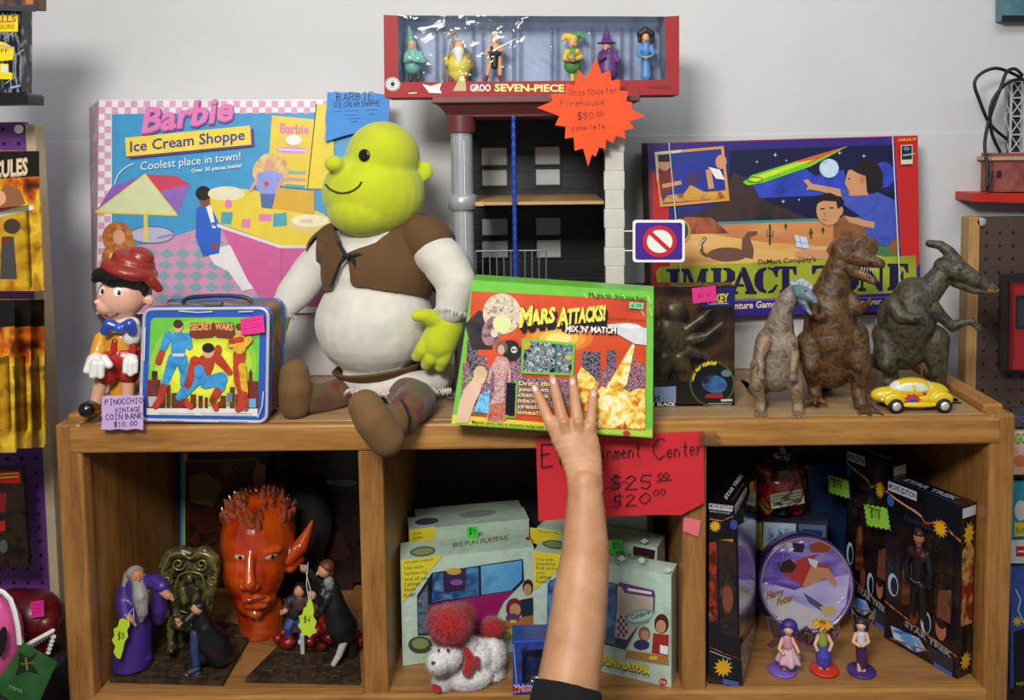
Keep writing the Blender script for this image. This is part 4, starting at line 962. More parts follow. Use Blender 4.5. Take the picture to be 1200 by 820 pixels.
# lime band and title
lime = NM(['#7f8c1c', '#a3ab26', '#8f9a20'], 10, .4, coat=.4)
a.poly([(95, 590), (110, 570), (600, 548), (1112, 525), (1116, 690), (600, 700), (110, 710)], lime); a.poly([(70, 705), (600, 692), (1110, 668), (1128, 660), (1128, 742), (66, 775)], pu2); a.line([(110, 708), (1112, 686)], 5, M('#7a5ab0', .4))
TI = {'I': [[(.1, 1), (.9, 1), (.9, .9), (.7, .87), (.7, .13), (.9, .1), (.9, 0), (.1, 0), (.1, .1), (.3, .13), (.3, .87), (.1, .9)]],
 'M': [[(0, 1), (.28, 1), (.5, .45), (.44, .2), (.18, .8), (.18, .12), (.28, .1), (.28, 0), (0, 0), (0, .1), (.08, .12), (.08, .88), (0, .9)], [(.72, 1), (1, 1), (1, .9), (.92, .87), (.92, .13), (1, .1), (1, 0), (.62, 0), (.62, .1), (.7, .13), (.7, .6), (.53, .15), (.5, .3)]],
 'P': [[(0, 1), (.45, 1), (.45, .9), (.42, .87), (.42, .13), (.52, .1), (.52, 0), (0, 0), (0, .1), (.1, .13), (.1, .87), (0, .9)], [(.5, 1), (.75, 1), (1, .85), (1, .55), (.75, .4), (.5, .4), (.5, .48), (.62, .52), (.66, .6), (.66, .8), (.62, .88), (.5, .92)]],
 'A': [[(.42, 1), (.58, 1), (.92, .13), (1, .1), (1, 0), (.56, 0), (.56, .1), (.62, .13), (.5, .5), (.42, .72)], [(.38, .9), (.45, .68), (.33, .38), (.5, .38), (.53, .28), (.28, .28), (.2, .13), (.3, .1), (.3, 0), (0, 0), (0, .1), (.08, .13)]],
 'C': [[(.5, 1), (.5, .9), (.38, .8), (.36, .5), (.38, .2), (.5, .1), (.5, 0), (.2, .08), (.02, .3), (0, .5), (.02, .7), (.2, .92)], [(.56, 1), (.75, .95), (.85, 1), (.95, 1), (.97, .62), (.87, .62), (.75, .85), (.56, .92)], [(.56, 0), (.8, .05), (.98, .32), (.88, .34), (.72, .15), (.56, .08)]],
 'T': [[(0, 1), (1, 1), (1, .68), (.9, .68), (.82, .88), (.67, .9), (.67, .13), (.78, .1), (.78, 0), (.22, 0), (.22, .1), (.33, .13), (.33, .9), (.18, .88), (.1, .68), (0, .68)]],
 'Z': [[(.05, 1), (1, 1), (1, .9), (.42, .1), (.8, .12), (.9, .35), (1, .35), (.97, 0), (0, 0), (0, .1), (.58, .9), (.25, .88), (.15, .68), (.05, .68)]],
 'O': [[(.46, 1), (.46, .92), (.36, .8), (.34, .5), (.36, .2), (.46, .08), (.46, 0), (.18, .08), (.02, .3), (0, .5), (.02, .7), (.18, .92)], [(.54, 1), (.54, .92), (.64, .8), (.66, .5), (.64, .2), (.54, .08), (.54, 0), (.82, .08), (.98, .3), (1, .5), (.98, .7), (.82, .92)]],
 'N': [[(0, 1), (.32, 1), (.8, .32), (.8, .87), (.7, .9), (.7, 1), (1, 1), (1, .9), (.92, .87), (.92, 0), (.78, 0), (.2, .82), (.2, .13), (.3, .1), (.3, 0), (0, 0), (0, .1), (.1, .13), (.1, .87), (0, .9)]],
 'E': [[(0, 1), (.5, 1), (.5, 0), (0, 0), (0, .1), (.1, .13), (.1, .87), (0, .9)], [(.54, 1), (.95, 1), (.97, .66), (.88, .66), (.75, .88), (.54, .92)], [(.54, .58), (.62, .58), (.66, .7), (.74, .7), (.74, .3), (.66, .3), (.62, .46), (.54, .46)], [(.54, 0), (.97, 0), (1, .36), (.9, .36), (.76, .12), (.54, .08)]]}
nv = M('#1a1440', .35, coat=.3)
for ch, x0, x1 in (('I', 128, 205), ('M', 195, 300), ('P', 310, 405), ('A', 385, 490), ('C', 480, 575), ('T', 560, 645), ('Z', 700, 800), ('O', 800, 890), ('N', 885, 990), ('E', 1000, 1085)):
    yb0 = 683-(x0-130)*.024; yt0 = 578-(x0-130)*.024
    for pg in TI[ch]: a.poly([(x0+u*(x1-x0), yb0-(yb0-yt0)*v) for u, v in pg], nv)
a.text("DaMert Company's", (495, 560), (720, 548), 19, M('#3a2418', .4), .01)
gw = M('#e0cfa8', .4); a.text('Adventure Game', (330, 738), (566, 727), 26, gw, .02); a.text('Discover A', (850, 722), (1010, 713), 24, gw, .02)
a.poly([(1052, 95), (1098, 93), (1099, 168), (1053, 170)], M('#d8cfa8', .4)); a.poly([(1055, 98), (1095, 96), (1096, 150), (1056, 152)], M('#142233', .4)); a.ell(1075, 108, 12, 8, M('#3f8ab0', .4)); a.line([(1060, 135), (1108, 128)], 6, M('#a8a89a', .4), None); a.text('AGES 8 & UP', (1042, 80), (1112, 76), 10, yel, .01)
mb.build('carton', t); settle(t, RZ2)
mb = MB(); a = Art(mb, pl, lay=30, **k2); cordw = M('#dedcd6', .5)
for x0, y0, x1, y1 in ((146, 85, 206, 745), (1020, 62, 1052, 700)): mb = MB(); mb.tube([a.h(x0, y0, 30), a.h(x1, y1, 30)], .0011, cordw, 6); mb.build('tied_string', t)
mb = MB(); mb.tube([U(1027, 369, .283), U(1027, 431, .29)], .0014, cordw, 6); o = mb.build('display_rod', None, 'thin white upright rod below the desert board game, behind the dinosaurs', 'rod'); settle(o, ZT)

# ================================================================== black window box with an alien creature toy
BY = .075
t = thing('creature_toy_box', (U(800, 480, BY).x, BY+.04, ZT), 'black window box with a dark creature toy, behind the green bordered box', 'toy box')
pl = plane(800, 480, BY); zt_ = U(800, 337, BY).z; x0, x1 = U(737, 400, BY).x, U(861, 400, BY).x; D_ = .046
bkm = M('#0e0d0f', .3); zb1 = U(800, 440, BY).z
mb = MB()
mb.box((x0, BY+D_-.003, ZT), (x1, BY+D_, zt_), NM(['#1a1210', '#3a1f16', '#55381c', '#241a14', '#5a2a1c'], 14, .4)); mb.box((x0, BY, ZT), (x1, BY+D_-.003, ZT+.002), bkm)
mb.poly([(x0, BY, ZT), (x1, BY, ZT), (x1, BY, zb1-.006), ((x0+x1)/2, BY, zb1-.012), (x0, BY, zb1-.012)], bkm)
a = Art(mb, pl, 740, 310, .2316)
a.poly([(355, 130), (520, 118), (522, 215), (357, 220)], M('#1b2480', .35)); a.text('MIKEY', (385, 200), (492, 193), 42, yel, .04); a.line([(390, 205), (490, 202)], 2.5, WHITE)
a.ell(408, 606, 116, 116, M('#4f5a26', .4)); a.ell(408, 608, 105, 107, M('#0c0f16', .3)); a.ell(420, 610, 65, 45, NM(['#2f5a9a', '#3f78b8', '#1d3a6a'], 40, .4), 10); a.ell(375, 590, 18, 18, M('#1b2430', .4)); a.ell(480, 555, 26, 18, M('#6a8a98', .4)); a.poly([(370, 680), (380, 660), (460, 655), (465, 680)], M('#a02422', .4))
for i, ch in enumerate('Alien Body Explodes!'.replace(' ', '  ')):
    an = math.radians(188+i*4.4); xx, yy = 408+98*math.cos(an), 612+98*math.sin(an)
    if ch != ' ': a.text(ch, (xx-3*math.sin(-an)-4, yy), (xx+5, yy-6), 17, yel, .02)
a.text('BLACK', (130, 720), (225, 720), 18, WHITE, .04); a.text('MEN IN', (20, 720), (115, 720), 18, WHITE, .04); a.poly([(115, 625), (225, 620), (225, 700), (115, 700)], M('#7f93b8', .4)); a.text('H', (118, 695), (140, 695), 30, INK, .04); a.text('WARNING', (452, 698), (510, 696), 12, WHITE, .03); a.line([(388, 708), (508, 708)], 5, M('#8a8a88', .4)); a.line([(410, 719), (508, 718)], 4, M('#8a8a88', .4))
mb.build('carton', t)
fm = CLEAR('#f6f2ea', .14, .05, .35, .03)
mb = MB(); mb.poly([(x0, BY-.001, ZT+.002), (x1, BY-.001, ZT+.002), (x1, BY-.001, zt_), (x0, BY-.001, zt_)], fm); mb.poly([(x0, BY, zt_), (x1, BY, zt_), (x1, BY+D_, zt_), (x0, BY+D_, zt_)], fm); mb.poly([(x1, BY, ZT), (x1, BY+D_, ZT), (x1, BY+D_, zt_), (x1, BY, zt_)], fm); mb.build('window', t)
mb = MB(); a = Art(mb, pl, 740, 310, .2316, 14); a.poly([(305, 125), (425, 112), (432, 190), (312, 202)], M('#d8287f', .6)); a.hand('$12.00', (338, 172), (398, 164), 16, M('#7a1a50', .6), 2.2); mb.build('price_sticker', t, solid=.0005)
crm = NM(['#17120f', '#3a2c20', '#55492f', '#231c18'], 50, .35); CYY = BY+.023
t2 = thing('creature_toy', (U(800, 460, CYY).x, CYY, ZT), 'dark lumpy many legged creature toy sealed inside the black window box', 'toy')
o = Org(); o.e(785, 398, CYY, 22, 30, 12, crm); o.e(790, 366, CYY, 16, 15, 11, crm)
for sx_, pts in ((1, [(800, 390), (825, 372), (842, 352)]), (1, [(802, 400), (828, 395), (846, 380)]), (1, [(800, 410), (826, 418), (838, 432)]), (-1, [(770, 390), (758, 372), (748, 356)]), (-1, [(770, 405), (756, 412), (748, 430)])):
    o.c([(x, y, CYY-.005*i, 8-2.4*i) for i, (x, y) in enumerate(pts)], crm)
o.c([(778, 420, CYY, 12), (772, 448, CYY, 10), (770, 462, CYY-.006, 9)], crm).c([(796, 420, CYY, 12), (806, 448, CYY, 10), (808, 462, CYY-.006, 9)], crm)
o.build('body', t2, .0018, 2); settle(t2, ZT+.0040); t.location.z += .0018

# ================================================================== green bordered game box held by the hand
MY = -.045
pl = plane(650, 420, MY, 6, 0)
cor = [(553.7, 328), (766, 342), (764.8, 513), (528.8, 497)]
fr = quad(pl, cor); back = Vector((.004, .032, .004)); bk = [v+back for v in fr]
t = thing('game_box', (U(650, 510, MY).x, MY+.015, min(v.z for v in fr)), 'green bordered game box with fiery city artwork, held up by the hand', 'game box')
gn = M('#6fbf3f', .3, coat=.5); mb = MB(); mb.hexa(fr, bk, gn, M('#63ad3a', .35), M('#63ad3a', .35))
a = Art(mb, pl, 510, 310, .2682)
org = NM(['#b5341c', '#d04a24', '#dd5a2c'], 9, .3, coat=.5)
a.poly([(160, 115), (925, 155), (918, 720), (100, 690), (118, 600)], org)
a.poly([(75, 655), (480, 690), (478, 716), (72, 694)], M('#d8d23a', .35)); a.poly([(480, 690), (948, 720), (948, 752), (478, 716)], M('#b5cf4a', .35))
glow = [(150, 62, '#dd7a2c'), (120, 50, '#e5953a'), (85, 38, '#f0b850'), (55, 24, '#f8dc80')]
for rx, ry, c in glow: a.ell(540, 322, rx, ry, M(c, .3, coat=.5))
# city and flames
city = NM(['#2a1420', '#7a2f45', '#c8a0b0', '#3a1a2a', '#54202f', '#d0b8c0'], 330, .35, coat=.5, dist=0, detail=2); cityd = NM(['#120c14', '#2a2030', '#8a7f90', '#1a121a'], 330, .35, coat=.5, dist=0, detail=2)
for x0, y0, x1 in ((140, 330, 185), (185, 395, 225), (120, 430, 150), (640, 378, 722), (750, 372, 790), (730, 455, 800), (845, 370, 872), (875, 430, 918), (600, 480, 640), (225, 440, 250), (330, 400, 380)): a.poly([(x0, y0), (x1, y0+3), (x1, 560), (x0, 556)], cityd if x0 in (640, 750, 140) else city)
a.poly([(120, 480), (600, 500), (918, 520), (918, 600), (105, 660)], city)
a.poly([(130, 260), (190, 200), (240, 210), (250, 370), (160, 370)], NM(['#1a1416', '#3a2a2c', '#26191c'], 30, .4))
a.ell(335, 372, 42, 52, BLACK); a.ring(328, 360, 48, 40, 9, M('#d0452c', .35), a0=180, a1=360)
a.ell(345, 372, 14, 15, M('#cfc8c0', .4)); a.ell(340, 372, 5, 5, BLACK); a.ell(352, 372, 4, 5, BLACK)
# pale speckled globe in place of the creature
glb = NM(['#8a6a60', '#cdb9a2', '#e0d2b8', '#c8b298'], 170, .35, coat=.5)
a.ell(292, 215, 84, 90, glb, -10); a.ell(248, 290, 42, 66, NM(['#7a5058', '#a87f86', '#5a3a44'], 60, .35, coat=.4), 18); a.ell(292, 258, 40, 40, M('#d8dc9a', .4)); a.ell(258, 300, 15, 18, M('#d8c8b0', .4))
# lady in a long speckled gown
gown = NM(['#c89a98', '#d8b8b0', '#a86a6c', '#e0ccc4'], 240, .35, coat=.5)
a.ell(290, 362, 26, 30, M('#6a5a4a', .4)); a.ell(288, 372, 15, 22, M('#c9a890', .4)); a.poly([(268, 400), (312, 405), (322, 450), (306, 500), (300, 590), (318, 660), (300, 686), (228, 682), (225, 630), (258, 570), (262, 490), (248, 450)], gown); a.line([(266, 415), (242, 470), (230, 520)], 12, gown); a.line([(314, 415), (326, 470), (322, 530)], 12, gown)
a.poly([(240, 610), (305, 600), (312, 680), (228, 680)], NM(['#a0402f', '#c87a5a', '#8a2f28'], 120, .4))
for pts in (((170, 495), (135, 498), (135, 520)), ((340, 505), (358, 508), (350, 668), (310, 665)), ((185, 640), (150, 640))): a.line(list(pts), 6, gn)
a.poly([(195, 570), (240, 545), (232, 650), (170, 640)], NM(['#2f8ac8', '#7fd0e8', '#12608a'], 90, .35)); a.poly([(312, 515), (350, 518), (346, 660), (306, 655)], M('#12121c', .3))
# printed hand holding a small piece
ph = M('#e0bca0', .4, coat=.5); a.poly([(92, 690), (100, 620), (125, 545), (160, 505), (190, 500), (205, 520), (195, 560), (170, 610), (145, 690)], ph); a.ell(197, 478, 30, 36, M('#c8b878', .4)); a.line([(190, 500), (215, 510)], 22, ph); a.line([(150, 540), (192, 470)], 20, ph); a.ell(192, 468, 10, 16, M('#d8a890', .4), 20)
# saucer, ray and fire
a.poly([(745, 262), (820, 255), (850, 262), (925, 278), (925, 352), (870, 345), (800, 305)], NM(['#b8bcc0', '#d8d8d8', '#a0a8b0'], 10, .3, coat=.5)); a.ell(850, 268, 50, 12, M('#e8e8e6', .3, coat=.5), 5)
f1_ = NM(['#a8481a', '#d8882a', '#f0c84a', '#f8e890', '#e09a30'], 90, .3, coat=.5); f2_ = NM(['#d8801c', '#ecb838', '#f8e48a', '#fff6d0', '#f0c850'], 70, .3, coat=.5)
a.poly([(862, 345), (872, 352), (838, 520), (800, 560), (745, 540)], f2_)
a.poly([(620, 480), (640, 445), (690, 490), (715, 520), (700, 560), (640, 600), (625, 560)], f1_)
a.poly([(640, 590), (700, 560), (730, 530), (770, 545), (810, 530), (850, 560), (870, 545), (900, 540), (918, 545), (918, 720), (700, 712), (650, 700)], f1_); a.ell(780, 620, 70, 85, f2_); a.ell(735, 670, 45, 40, f2_); a.ell(870, 680, 40, 38, f2_); a.ell(680, 650, 40, 50, f1_)
# screen
a.poly([(378, 322), (612, 343), (604, 485), (376, 475)], gn); a.poly([(386, 332), (602, 351), (594, 474), (384, 466)], NM(['#0a0d14', '#1a2a3a', '#8aa0a8', '#101820', '#d8dcd8', '#182028'], 130, .25, coat=.6)); a.poly([(386, 332), (410, 335), (420, 350), (400, 372), (386, 370)], M('#c9a02c', .4)); a.line([(530, 350), (524, 470)], 8, M('#2f6a4a', .4)); a.poly([(565, 400), (594, 395), (592, 418), (568, 412)], M('#c9b02c', .4))
# words
yl = M('#f0e05a', .35, coat=.5); blk3 = M('#0d0b0c', .4)
for st, x, y, x2 in (('MARS', 372, 270, 525), ('ATTACKS!', 545, 262, 745)):
    for d in range(4): a.text(st, (x+d*3, y+6+d*6), (x2+d*3, y-14+d*6), 62, blk3, .07, shear=.12, lay=a.lay+d*.02)
    a.lay += .2; a.text(st, (x, y), (x2, y-22), 62, yl, .05, shear=.12)
a.text('M', (368, 276), (432, 264), 84, blk3, .06, shear=.12); a.text('M', (366, 272), (428, 260), 80, yl, .04, shear=.12); a.text('A', (532, 272), (585, 266), 80, blk3, .06, shear=.12); a.text('A', (530, 268), (582, 262), 76, yl, .04, shear=.12)
a.text("MIX 'N' MATCH", (572, 297), (794, 306), 30, blk3, .05); a.text("MIX 'N' MATCH", (570, 292), (790, 300), 26, WHITE, .03)
a.text('Magnetic dressing fun!', (672, 140), (918, 160), 22, INK, .0); a.text('Look back for more pieces', (755, 238), (918, 248), 11, INK)
for i, s_ in enumerate(('Dress the', 'your own', 'costumes', 'mix-n-m', 'create n', 'ones!!')): a.text(s_, (366-i*1.5, 526+i*25), (366+len(s_)*16, 530+i*25.5), 18, M('#e8d890', .4), .02)
a.text('Magnetic pieces stick to interactive background', (160, 692), (470, 714), 13, INK, .01)
for x, y, dx, dy in ((650, 125, 14, 22), (690, 118, 16, 24), (735, 124, 10, 22), (770, 122, 18, 24), (820, 130, 12, 20), (860, 160, 20, 26), (900, 200, 14, 24), (930, 140, 12, 30), (936, 190, 12, 34)): a.line([(x, y), (x+dx, y+dy)], 3, M('#c8e0b0', .3))
a.poly([(848, 162), (912, 168), (910, 196), (846, 190)], M('#6abf8a', .5)); a.hand('4.99', (858, 186), (900, 188), 14, INK, 2)
a.poly([(705, 735), (715, 720), (745, 722), (748, 745)], M('#c8282a', .4)) if False else a.ell(835, 735, 16, 10, M('#c8282a', .4))
mb.build('carton', t)

# ================================================================== lunch box
LY = .005
t = thing('lunch_box', (U(242, 497, LY).x, LY+.045, ZT), 'blue rimmed tin lunch box with a comic hero picture, beside the coin bank', 'lunch box')
pl = plane(242, 496, LY, 3, 0)
bl_ = M('#2a55b0', .35, coat=.4)
def rq(c, r_, n=6):
    out = []; m = len(c)
    for i in range(m):
        p0, p1, p2 = Vector(c[i-1]), Vector(c[i]), Vector(c[(i+1) % m]); u = (p0-p1).normalized()*r_; v = (p2-p1).normalized()*r_
        for k in range(n+1):
            t_ = k/n; q = (p1+u)*(1-t_)**2+p1*2*t_*(1-t_)+(p1+v)*t_**2; out.append((q.x, q.y))
    return out
oc = [(169.5, 364.5), (314.5, 363.5), (312.5, 496.5), (164, 494)]
out = rq(oc, 11); inn = rq([(177, 374.5), (305, 373.5), (302, 490), (172, 486)], 6)
dpv = Vector((.0, .082, .0))
mb = MB(); pts = [pl.hit(x, y) for x, y in out]; n = len(pts); side = NM(['#b8612a', '#7a4a2a', '#3f7a3a', '#c97a2f', '#4a5a2f', '#a84a24'], 16, .4, stretch=(1, 1, .5), pos=[.3, .4, .48, .54, .6, .68])
bkp = [p+dpv for p in pts]; mb.mesh(pts+bkp, [(i, i+n, (i+1) % n+n, (i+1) % n) for i in range(n)], side); mb.poly(pts[::-1], bl_); mb.poly(bkp, bl_)
for q in (0., .2, 1.):                     # rolled blue rims
    mb.tube([p+dpv*q+Vector((0, 0, 0)) for p in pts], .0028, bl_ if q else M('#c8ccd4', .3, .3), 8, closed=True)
a = Art(mb, pl, 160, 360, .1708, 3)
a.lay = 2
pic = NM(['#5fb83a', '#9fd040', '#e0e040'], 5, .35, coat=.5)
ia = [pl.hit(x, y, a.lay) for x, y in inn]; mb.poly(ia[::-1], M('#6cbf3f', .35, coat=.5)); a.lay += .3
for rx, ry, c in ((365, 310, '#8fca3e'), (330, 270, '#b5d63e'), (290, 225, '#d8e03c'), (230, 170, '#ecec44')): a.ell(460, 400+(310-ry)*.25, rx, ry, M(c, .35, coat=.5), n=32)
brn_ = NM(['#5a2218', '#7a3222', '#40180f'], 60, .4, coat=.4)
a.poly([(70, 690), (830, 700), (830, 760), (66, 750)], M('#e0dcd4', .4))
for x0, y0, x1 in ((70, 510, 165), (105, 450, 145), (165, 560, 200), (205, 545, 235), (240, 600, 300), (300, 640, 360), (370, 610, 410), (425, 620, 455), (468, 630, 490), (560, 660, 600), (575, 620, 615), (640, 560, 675), (680, 610, 720), (760, 520, 835), (770, 455, 795), (730, 560, 770)): a.poly([(x0, y0), (x1, y0), (x1, 706), (x0, 706)], brn_)
a.poly([(776, 455), (782, 430), (790, 455)], brn_); a.poly([(620, 600), (660, 600), (655, 665), (620, 660)], M('#5a7a98', .4)); a.poly([(765, 640), (820, 640), (818, 700), (760, 700)], M('#6aa8d0', .4)); a.poly([(80, 625), (140, 625), (135, 695), (85, 695)], M('#a8b8c0', .4))
# plain generic acrobats in blue, red and gold
hb = NM(['#2f86c0', '#3f9fd6', '#2472a8'], 40, .4, coat=.4); hr_ = NM(['#a8301e', '#bf4028', '#8a2418'], 40, .4, coat=.4); hg = NM(['#d0961c', '#e3b030', '#b87f18'], 40, .4, coat=.4); hs = M('#d8a080', .4)
def man(pts, mat, w_): 
    for (x0, y0, r0), (x1, y1, r1) in zip(pts, pts[1:]):
        d = math.hypot(x1-x0, y1-y0) or 1; nx, ny = -(y1-y0)/d, (x1-x0)/d
        a.poly([(x0+nx*r0, y0+ny*r0), (x1+nx*r1, y1+ny*r1), (x1-nx*r1, y1-ny*r1), (x0-nx*r0, y0-ny*r0)], mat)
    for x, y, r0 in pts: a.ell(x, y, r0, r0, mat, n=12)
a.lay += .1
man([(255, 370, 42), (222, 460, 32), (185, 560, 24)], hb, 0); man([(310, 370, 42), (330, 460, 32), (322, 540, 24)], hb, 0); man([(185, 560, 26), (165, 640, 24), (130, 690, 22)], hr_, 0)
man([(290, 230, 52), (285, 310, 48), (285, 350, 44)], hb, 0); man([(220, 205, 30), (192, 270, 24), (172, 320, 20)], hb, 0); man([(172, 325, 22), (150, 385, 24)], hr_, 0); man([(345, 215, 30), (360, 280, 24)], hb, 0); a.ell(285, 145, 32, 42, hs); a.ell(285, 128, 33, 30, M('#4a3020', .4)); a.poly([(245, 330), (330, 330), (325, 350), (248, 350)], M('#d8d4cc', .4))
man([(470, 400, 62), (440, 480, 56)], hr_, 0); man([(430, 480, 45), (330, 590, 36), (300, 630, 30)], hb, 0); man([(470, 530, 40), (580, 500, 44), (570, 560, 36)], hb, 0); man([(555, 590, 28), (520, 650, 22), (545, 705, 20)], hr_, 0); man([(330, 660, 26), (370, 690, 22)], hr_, 0); man([(545, 350, 36), (600, 410, 26), (635, 455, 22)], hr_, 0); man([(400, 380, 34), (375, 470, 28), (350, 550, 22)], hr_, 0); man([(430, 440, 34), (425, 470, 28)], hb, 0); a.ell(492, 315, 40, 48, hs); a.ell(492, 292, 42, 34, M('#2a1a14', .4)); a.ell(560, 300, 24, 30, hr_)
man([(705, 330, 42), (700, 390, 38)], hr_, 0); man([(685, 420, 24), (690, 520, 22), (715, 600, 20)], hr_, 0); man([(725, 420, 26), (735, 520, 24), (745, 600, 22)], hg, 0); man([(715, 600, 22), (710, 700, 20), (690, 712, 16)], hr_, 0); man([(745, 610, 20), (745, 700, 20)], hr_, 0); man([(705, 240, 46), (708, 290, 44)], hg, 0); man([(770, 235, 26), (740, 270, 22), (640, 270, 20)], hg, 0); man([(650, 245, 20), (720, 235, 20)], hr_, 0); a.ell(708, 165, 26, 36, hs); a.ell(708, 148, 28, 26, M('#6a3a1c', .4))
tt_ = M('#7d3018', .4, coat=.4)
a.poly([(372, 118), (662, 118), (672, 205), (640, 222), (536, 212), (534, 200), (526, 200), (520, 212), (400, 222), (362, 205)], tt_); a.lay += .1; a.text('SECRET', (372, 172), (520, 164), 46, M('#d8a060', .4), .04); a.text('WARS', (538, 164), (662, 172), 46, M('#d8a060', .4), .04)
for x0, x1 in ((150, 400), (440, 790)): a.line([(x0, 740), (x1, 742)], 4, M('#8a8a88', .5))
wn = M('#c9d0da', .4)
for pts_ in (((290, 38), (420, 48), (520, 42)), ((60, 150), (52, 380)), ((700, 44), (800, 40)), ((36, 560), (40, 690)), ((870, 590), (862, 690), (830, 770)), ((200, 782), (320, 786)), ((560, 788), (760, 790))): a.line(list(pts_), 7, wn)
mb.build('tin_body', t)
mb = MB(); hz = [(230, 362, .2), (236, 357, .2), (260, 354, .2), (285, 355, .2), (296, 361, .2)]
mb.tube([pl.hit(x, y)+dpv*q for x, y, q in smooth([(202, 363, .5), (208, 357, .5), (225, 354.5, .5), (262, 354, .5), (280, 357, .5), (286, 362, .5)])], .0035, M('#1f2a45', .4), 8); mb.build('handle', t)
mb = MB(); q0 = pl.hit(247, 362.5)+dpv*.15; mb.box((-.014, -.008, -.003), (.014, .008, .003), M('#8a8d92', .3, .8), c=q0+Vector((0, 0, .004))); mb.build('clasp', t, bevel=.001)
mb = MB(); a2 = Art(mb, pl, 160, 360, .1708, 26); a2.poly([(710, 95), (870, 65), (882, 185), (722, 205)], M('#e02a86', .6))
for i in range(3): a2.line([(735, 115+i*24), (855, 93+i*24)], 4, M('#a01a60', .6))
mb.build('price_sticker', t, solid=.0005)
settle(t, ZT)
# ================================================================== seated plush doll
def fleece(h, b=.25): return M(h, .9, var=.08, scale=25, bump=b, bscale=900, sheen=.25)
grn = fleece('#b4bd12'); shirt = fleece('#cfc9bc', .35); vestm = M('#5a3d1a', .85, var=.08, scale=25, bump=.3, bscale=700, sheen=.04); boot = M('#6b4c28', .85, var=.08, scale=25, bump=.25, bscale=700, sheen=.05)
plaid = NM(['#3a2418', '#5d2a1d', '#6b3a22', '#4a4a24', '#5a3020'], 22, .9, stretch=(1, 1, 2.4), dist=0, detail=1, sheen=.2, tex='noise')
Y0 = .135
t = thing('plush_doll', (U(435, 460, Y0).x, Y0, ZT), 'large seated plush doll with yellow green head and hands, cream shirt and brown vest', 'plush toy')
# shirt body with sleeves
BODY = [(440, 378, Y0, 70, 64, 62), (446, 318, Y0+.01, 66, 62, 50), (452, 280, Y0+.02, 52, 34, 42)]
o = Org()
for q in BODY: o.e(*q, shirt)
o.c([(495, 280, Y0-.01, 24), (519, 305, Y0-.045, 26), (535, 332, Y0-.06, 24), (530, 362, Y0-.07, 19)], shirt)
o.c([(392, 290, Y0+.03, 22), (366, 318, Y0+.03, 24), (345, 345, Y0+.01, 21), (332, 362, Y0-.005, 16)], shirt)
o.c([(410, 446, Y0-.03, 12), (440, 452, Y0-.045, 14), (480, 450, Y0-.05, 14), (512, 445, Y0-.03, 15)], shirt)
o.build('shirt', t, .0042, 5, noise=.006, nscale=.06)
# frayed cuffs and hem
mb = MB()
for c, rr_, axis in (((530, 364, Y0-.072), 19, (-.2, -.25, -1)), ((331, 364, Y0-.005), 15, (-.4, -.2, -1))):
    p = U(*c); k = Sc(*c); ax_ = Vector(axis).normalized(); u_ = ax_.orthogonal().normalized(); v_ = ax_.cross(u_)
    for i in range(230):
        an = random.uniform(0, 2*math.pi); q = p + (u_*math.cos(an)+v_*math.sin(an))*rr_*k*1.02
        e = q + ax_*random.uniform(.004, .013) + (q-p).normalized()*random.uniform(-.002, .006); s_ = Vector((random.gauss(0, 1), random.gauss(0, 1), random.gauss(0, 1)))*.0006
        mb.mesh([q+s_, q-s_, e], [(0, 1, 2)], shirt)
for i in range(260):
    x = random.uniform(405, 530); q = U(x, 459-abs(x-455)*.05+random.uniform(-2, 2), Y0-.07); e = q+Vector((random.gauss(0, .003), -.003, -random.uniform(.003, .011)))
    mb.mesh([q+Vector((.0007, 0, 0)), q-Vector((.0007, 0, 0)), e], [(0, 1, 2)], shirt)
mb.build('frayed_trim', t, kind='stuff')
# vest: a shell over the chest
vr = [(372, 272), (384, 258), (392, 268), (399, 282), (404, 296), (396, 318), (388, 342), (370, 340)]; vl = [(407, 296), (440, 285), (484, 250), (540, 262), (520, 290), (504, 348), (455, 341), (412, 335)]
o = Org()
for q in BODY: o.e(q[0], q[1], q[2], q[3]+3, q[4]+3, q[5]+3, vestm)
o.c([(493, 275, Y0-.008, 27), (504, 284, Y0-.02, 28)], vestm).c([(394, 285, Y0+.03, 24), (385, 294, Y0+.03, 25)], vestm)
zmin = U(450, 345, Y0).z
def kv(c):
    x, y = PX(c)
    if c.y > Y0+.012: return c.z > zmin and y > 246
    return inside(x, y, vr) or inside(x, y, vl)
o.build('vest', t, .0032, 5, keep=kv, solid=.003)
# tie
mb = MB(); bk_ = M('#141315', .8)
def onb(x, y, d=0): return U(x, y, Y0-.055-d)
for pts in ([(402, 299), (409, 300), (418, 298), (430, 299)], [(406, 300), (401, 292), (397, 285), (395, 282)], [(405, 301), (398, 310), (393, 323), (387, 336)], [(412, 301), (417, 312), (414, 326)]):
    mb.tube([onb(x, y, .012-.00035*abs(x-405)) for x, y in pts], [.0035]+[.0028]*(len(pts)-2)+[.0016], bk_, 8)
mb.ell(onb(406, 300, .013), (.007, .005, .005), bk_); mb.build('neck_tie', t)
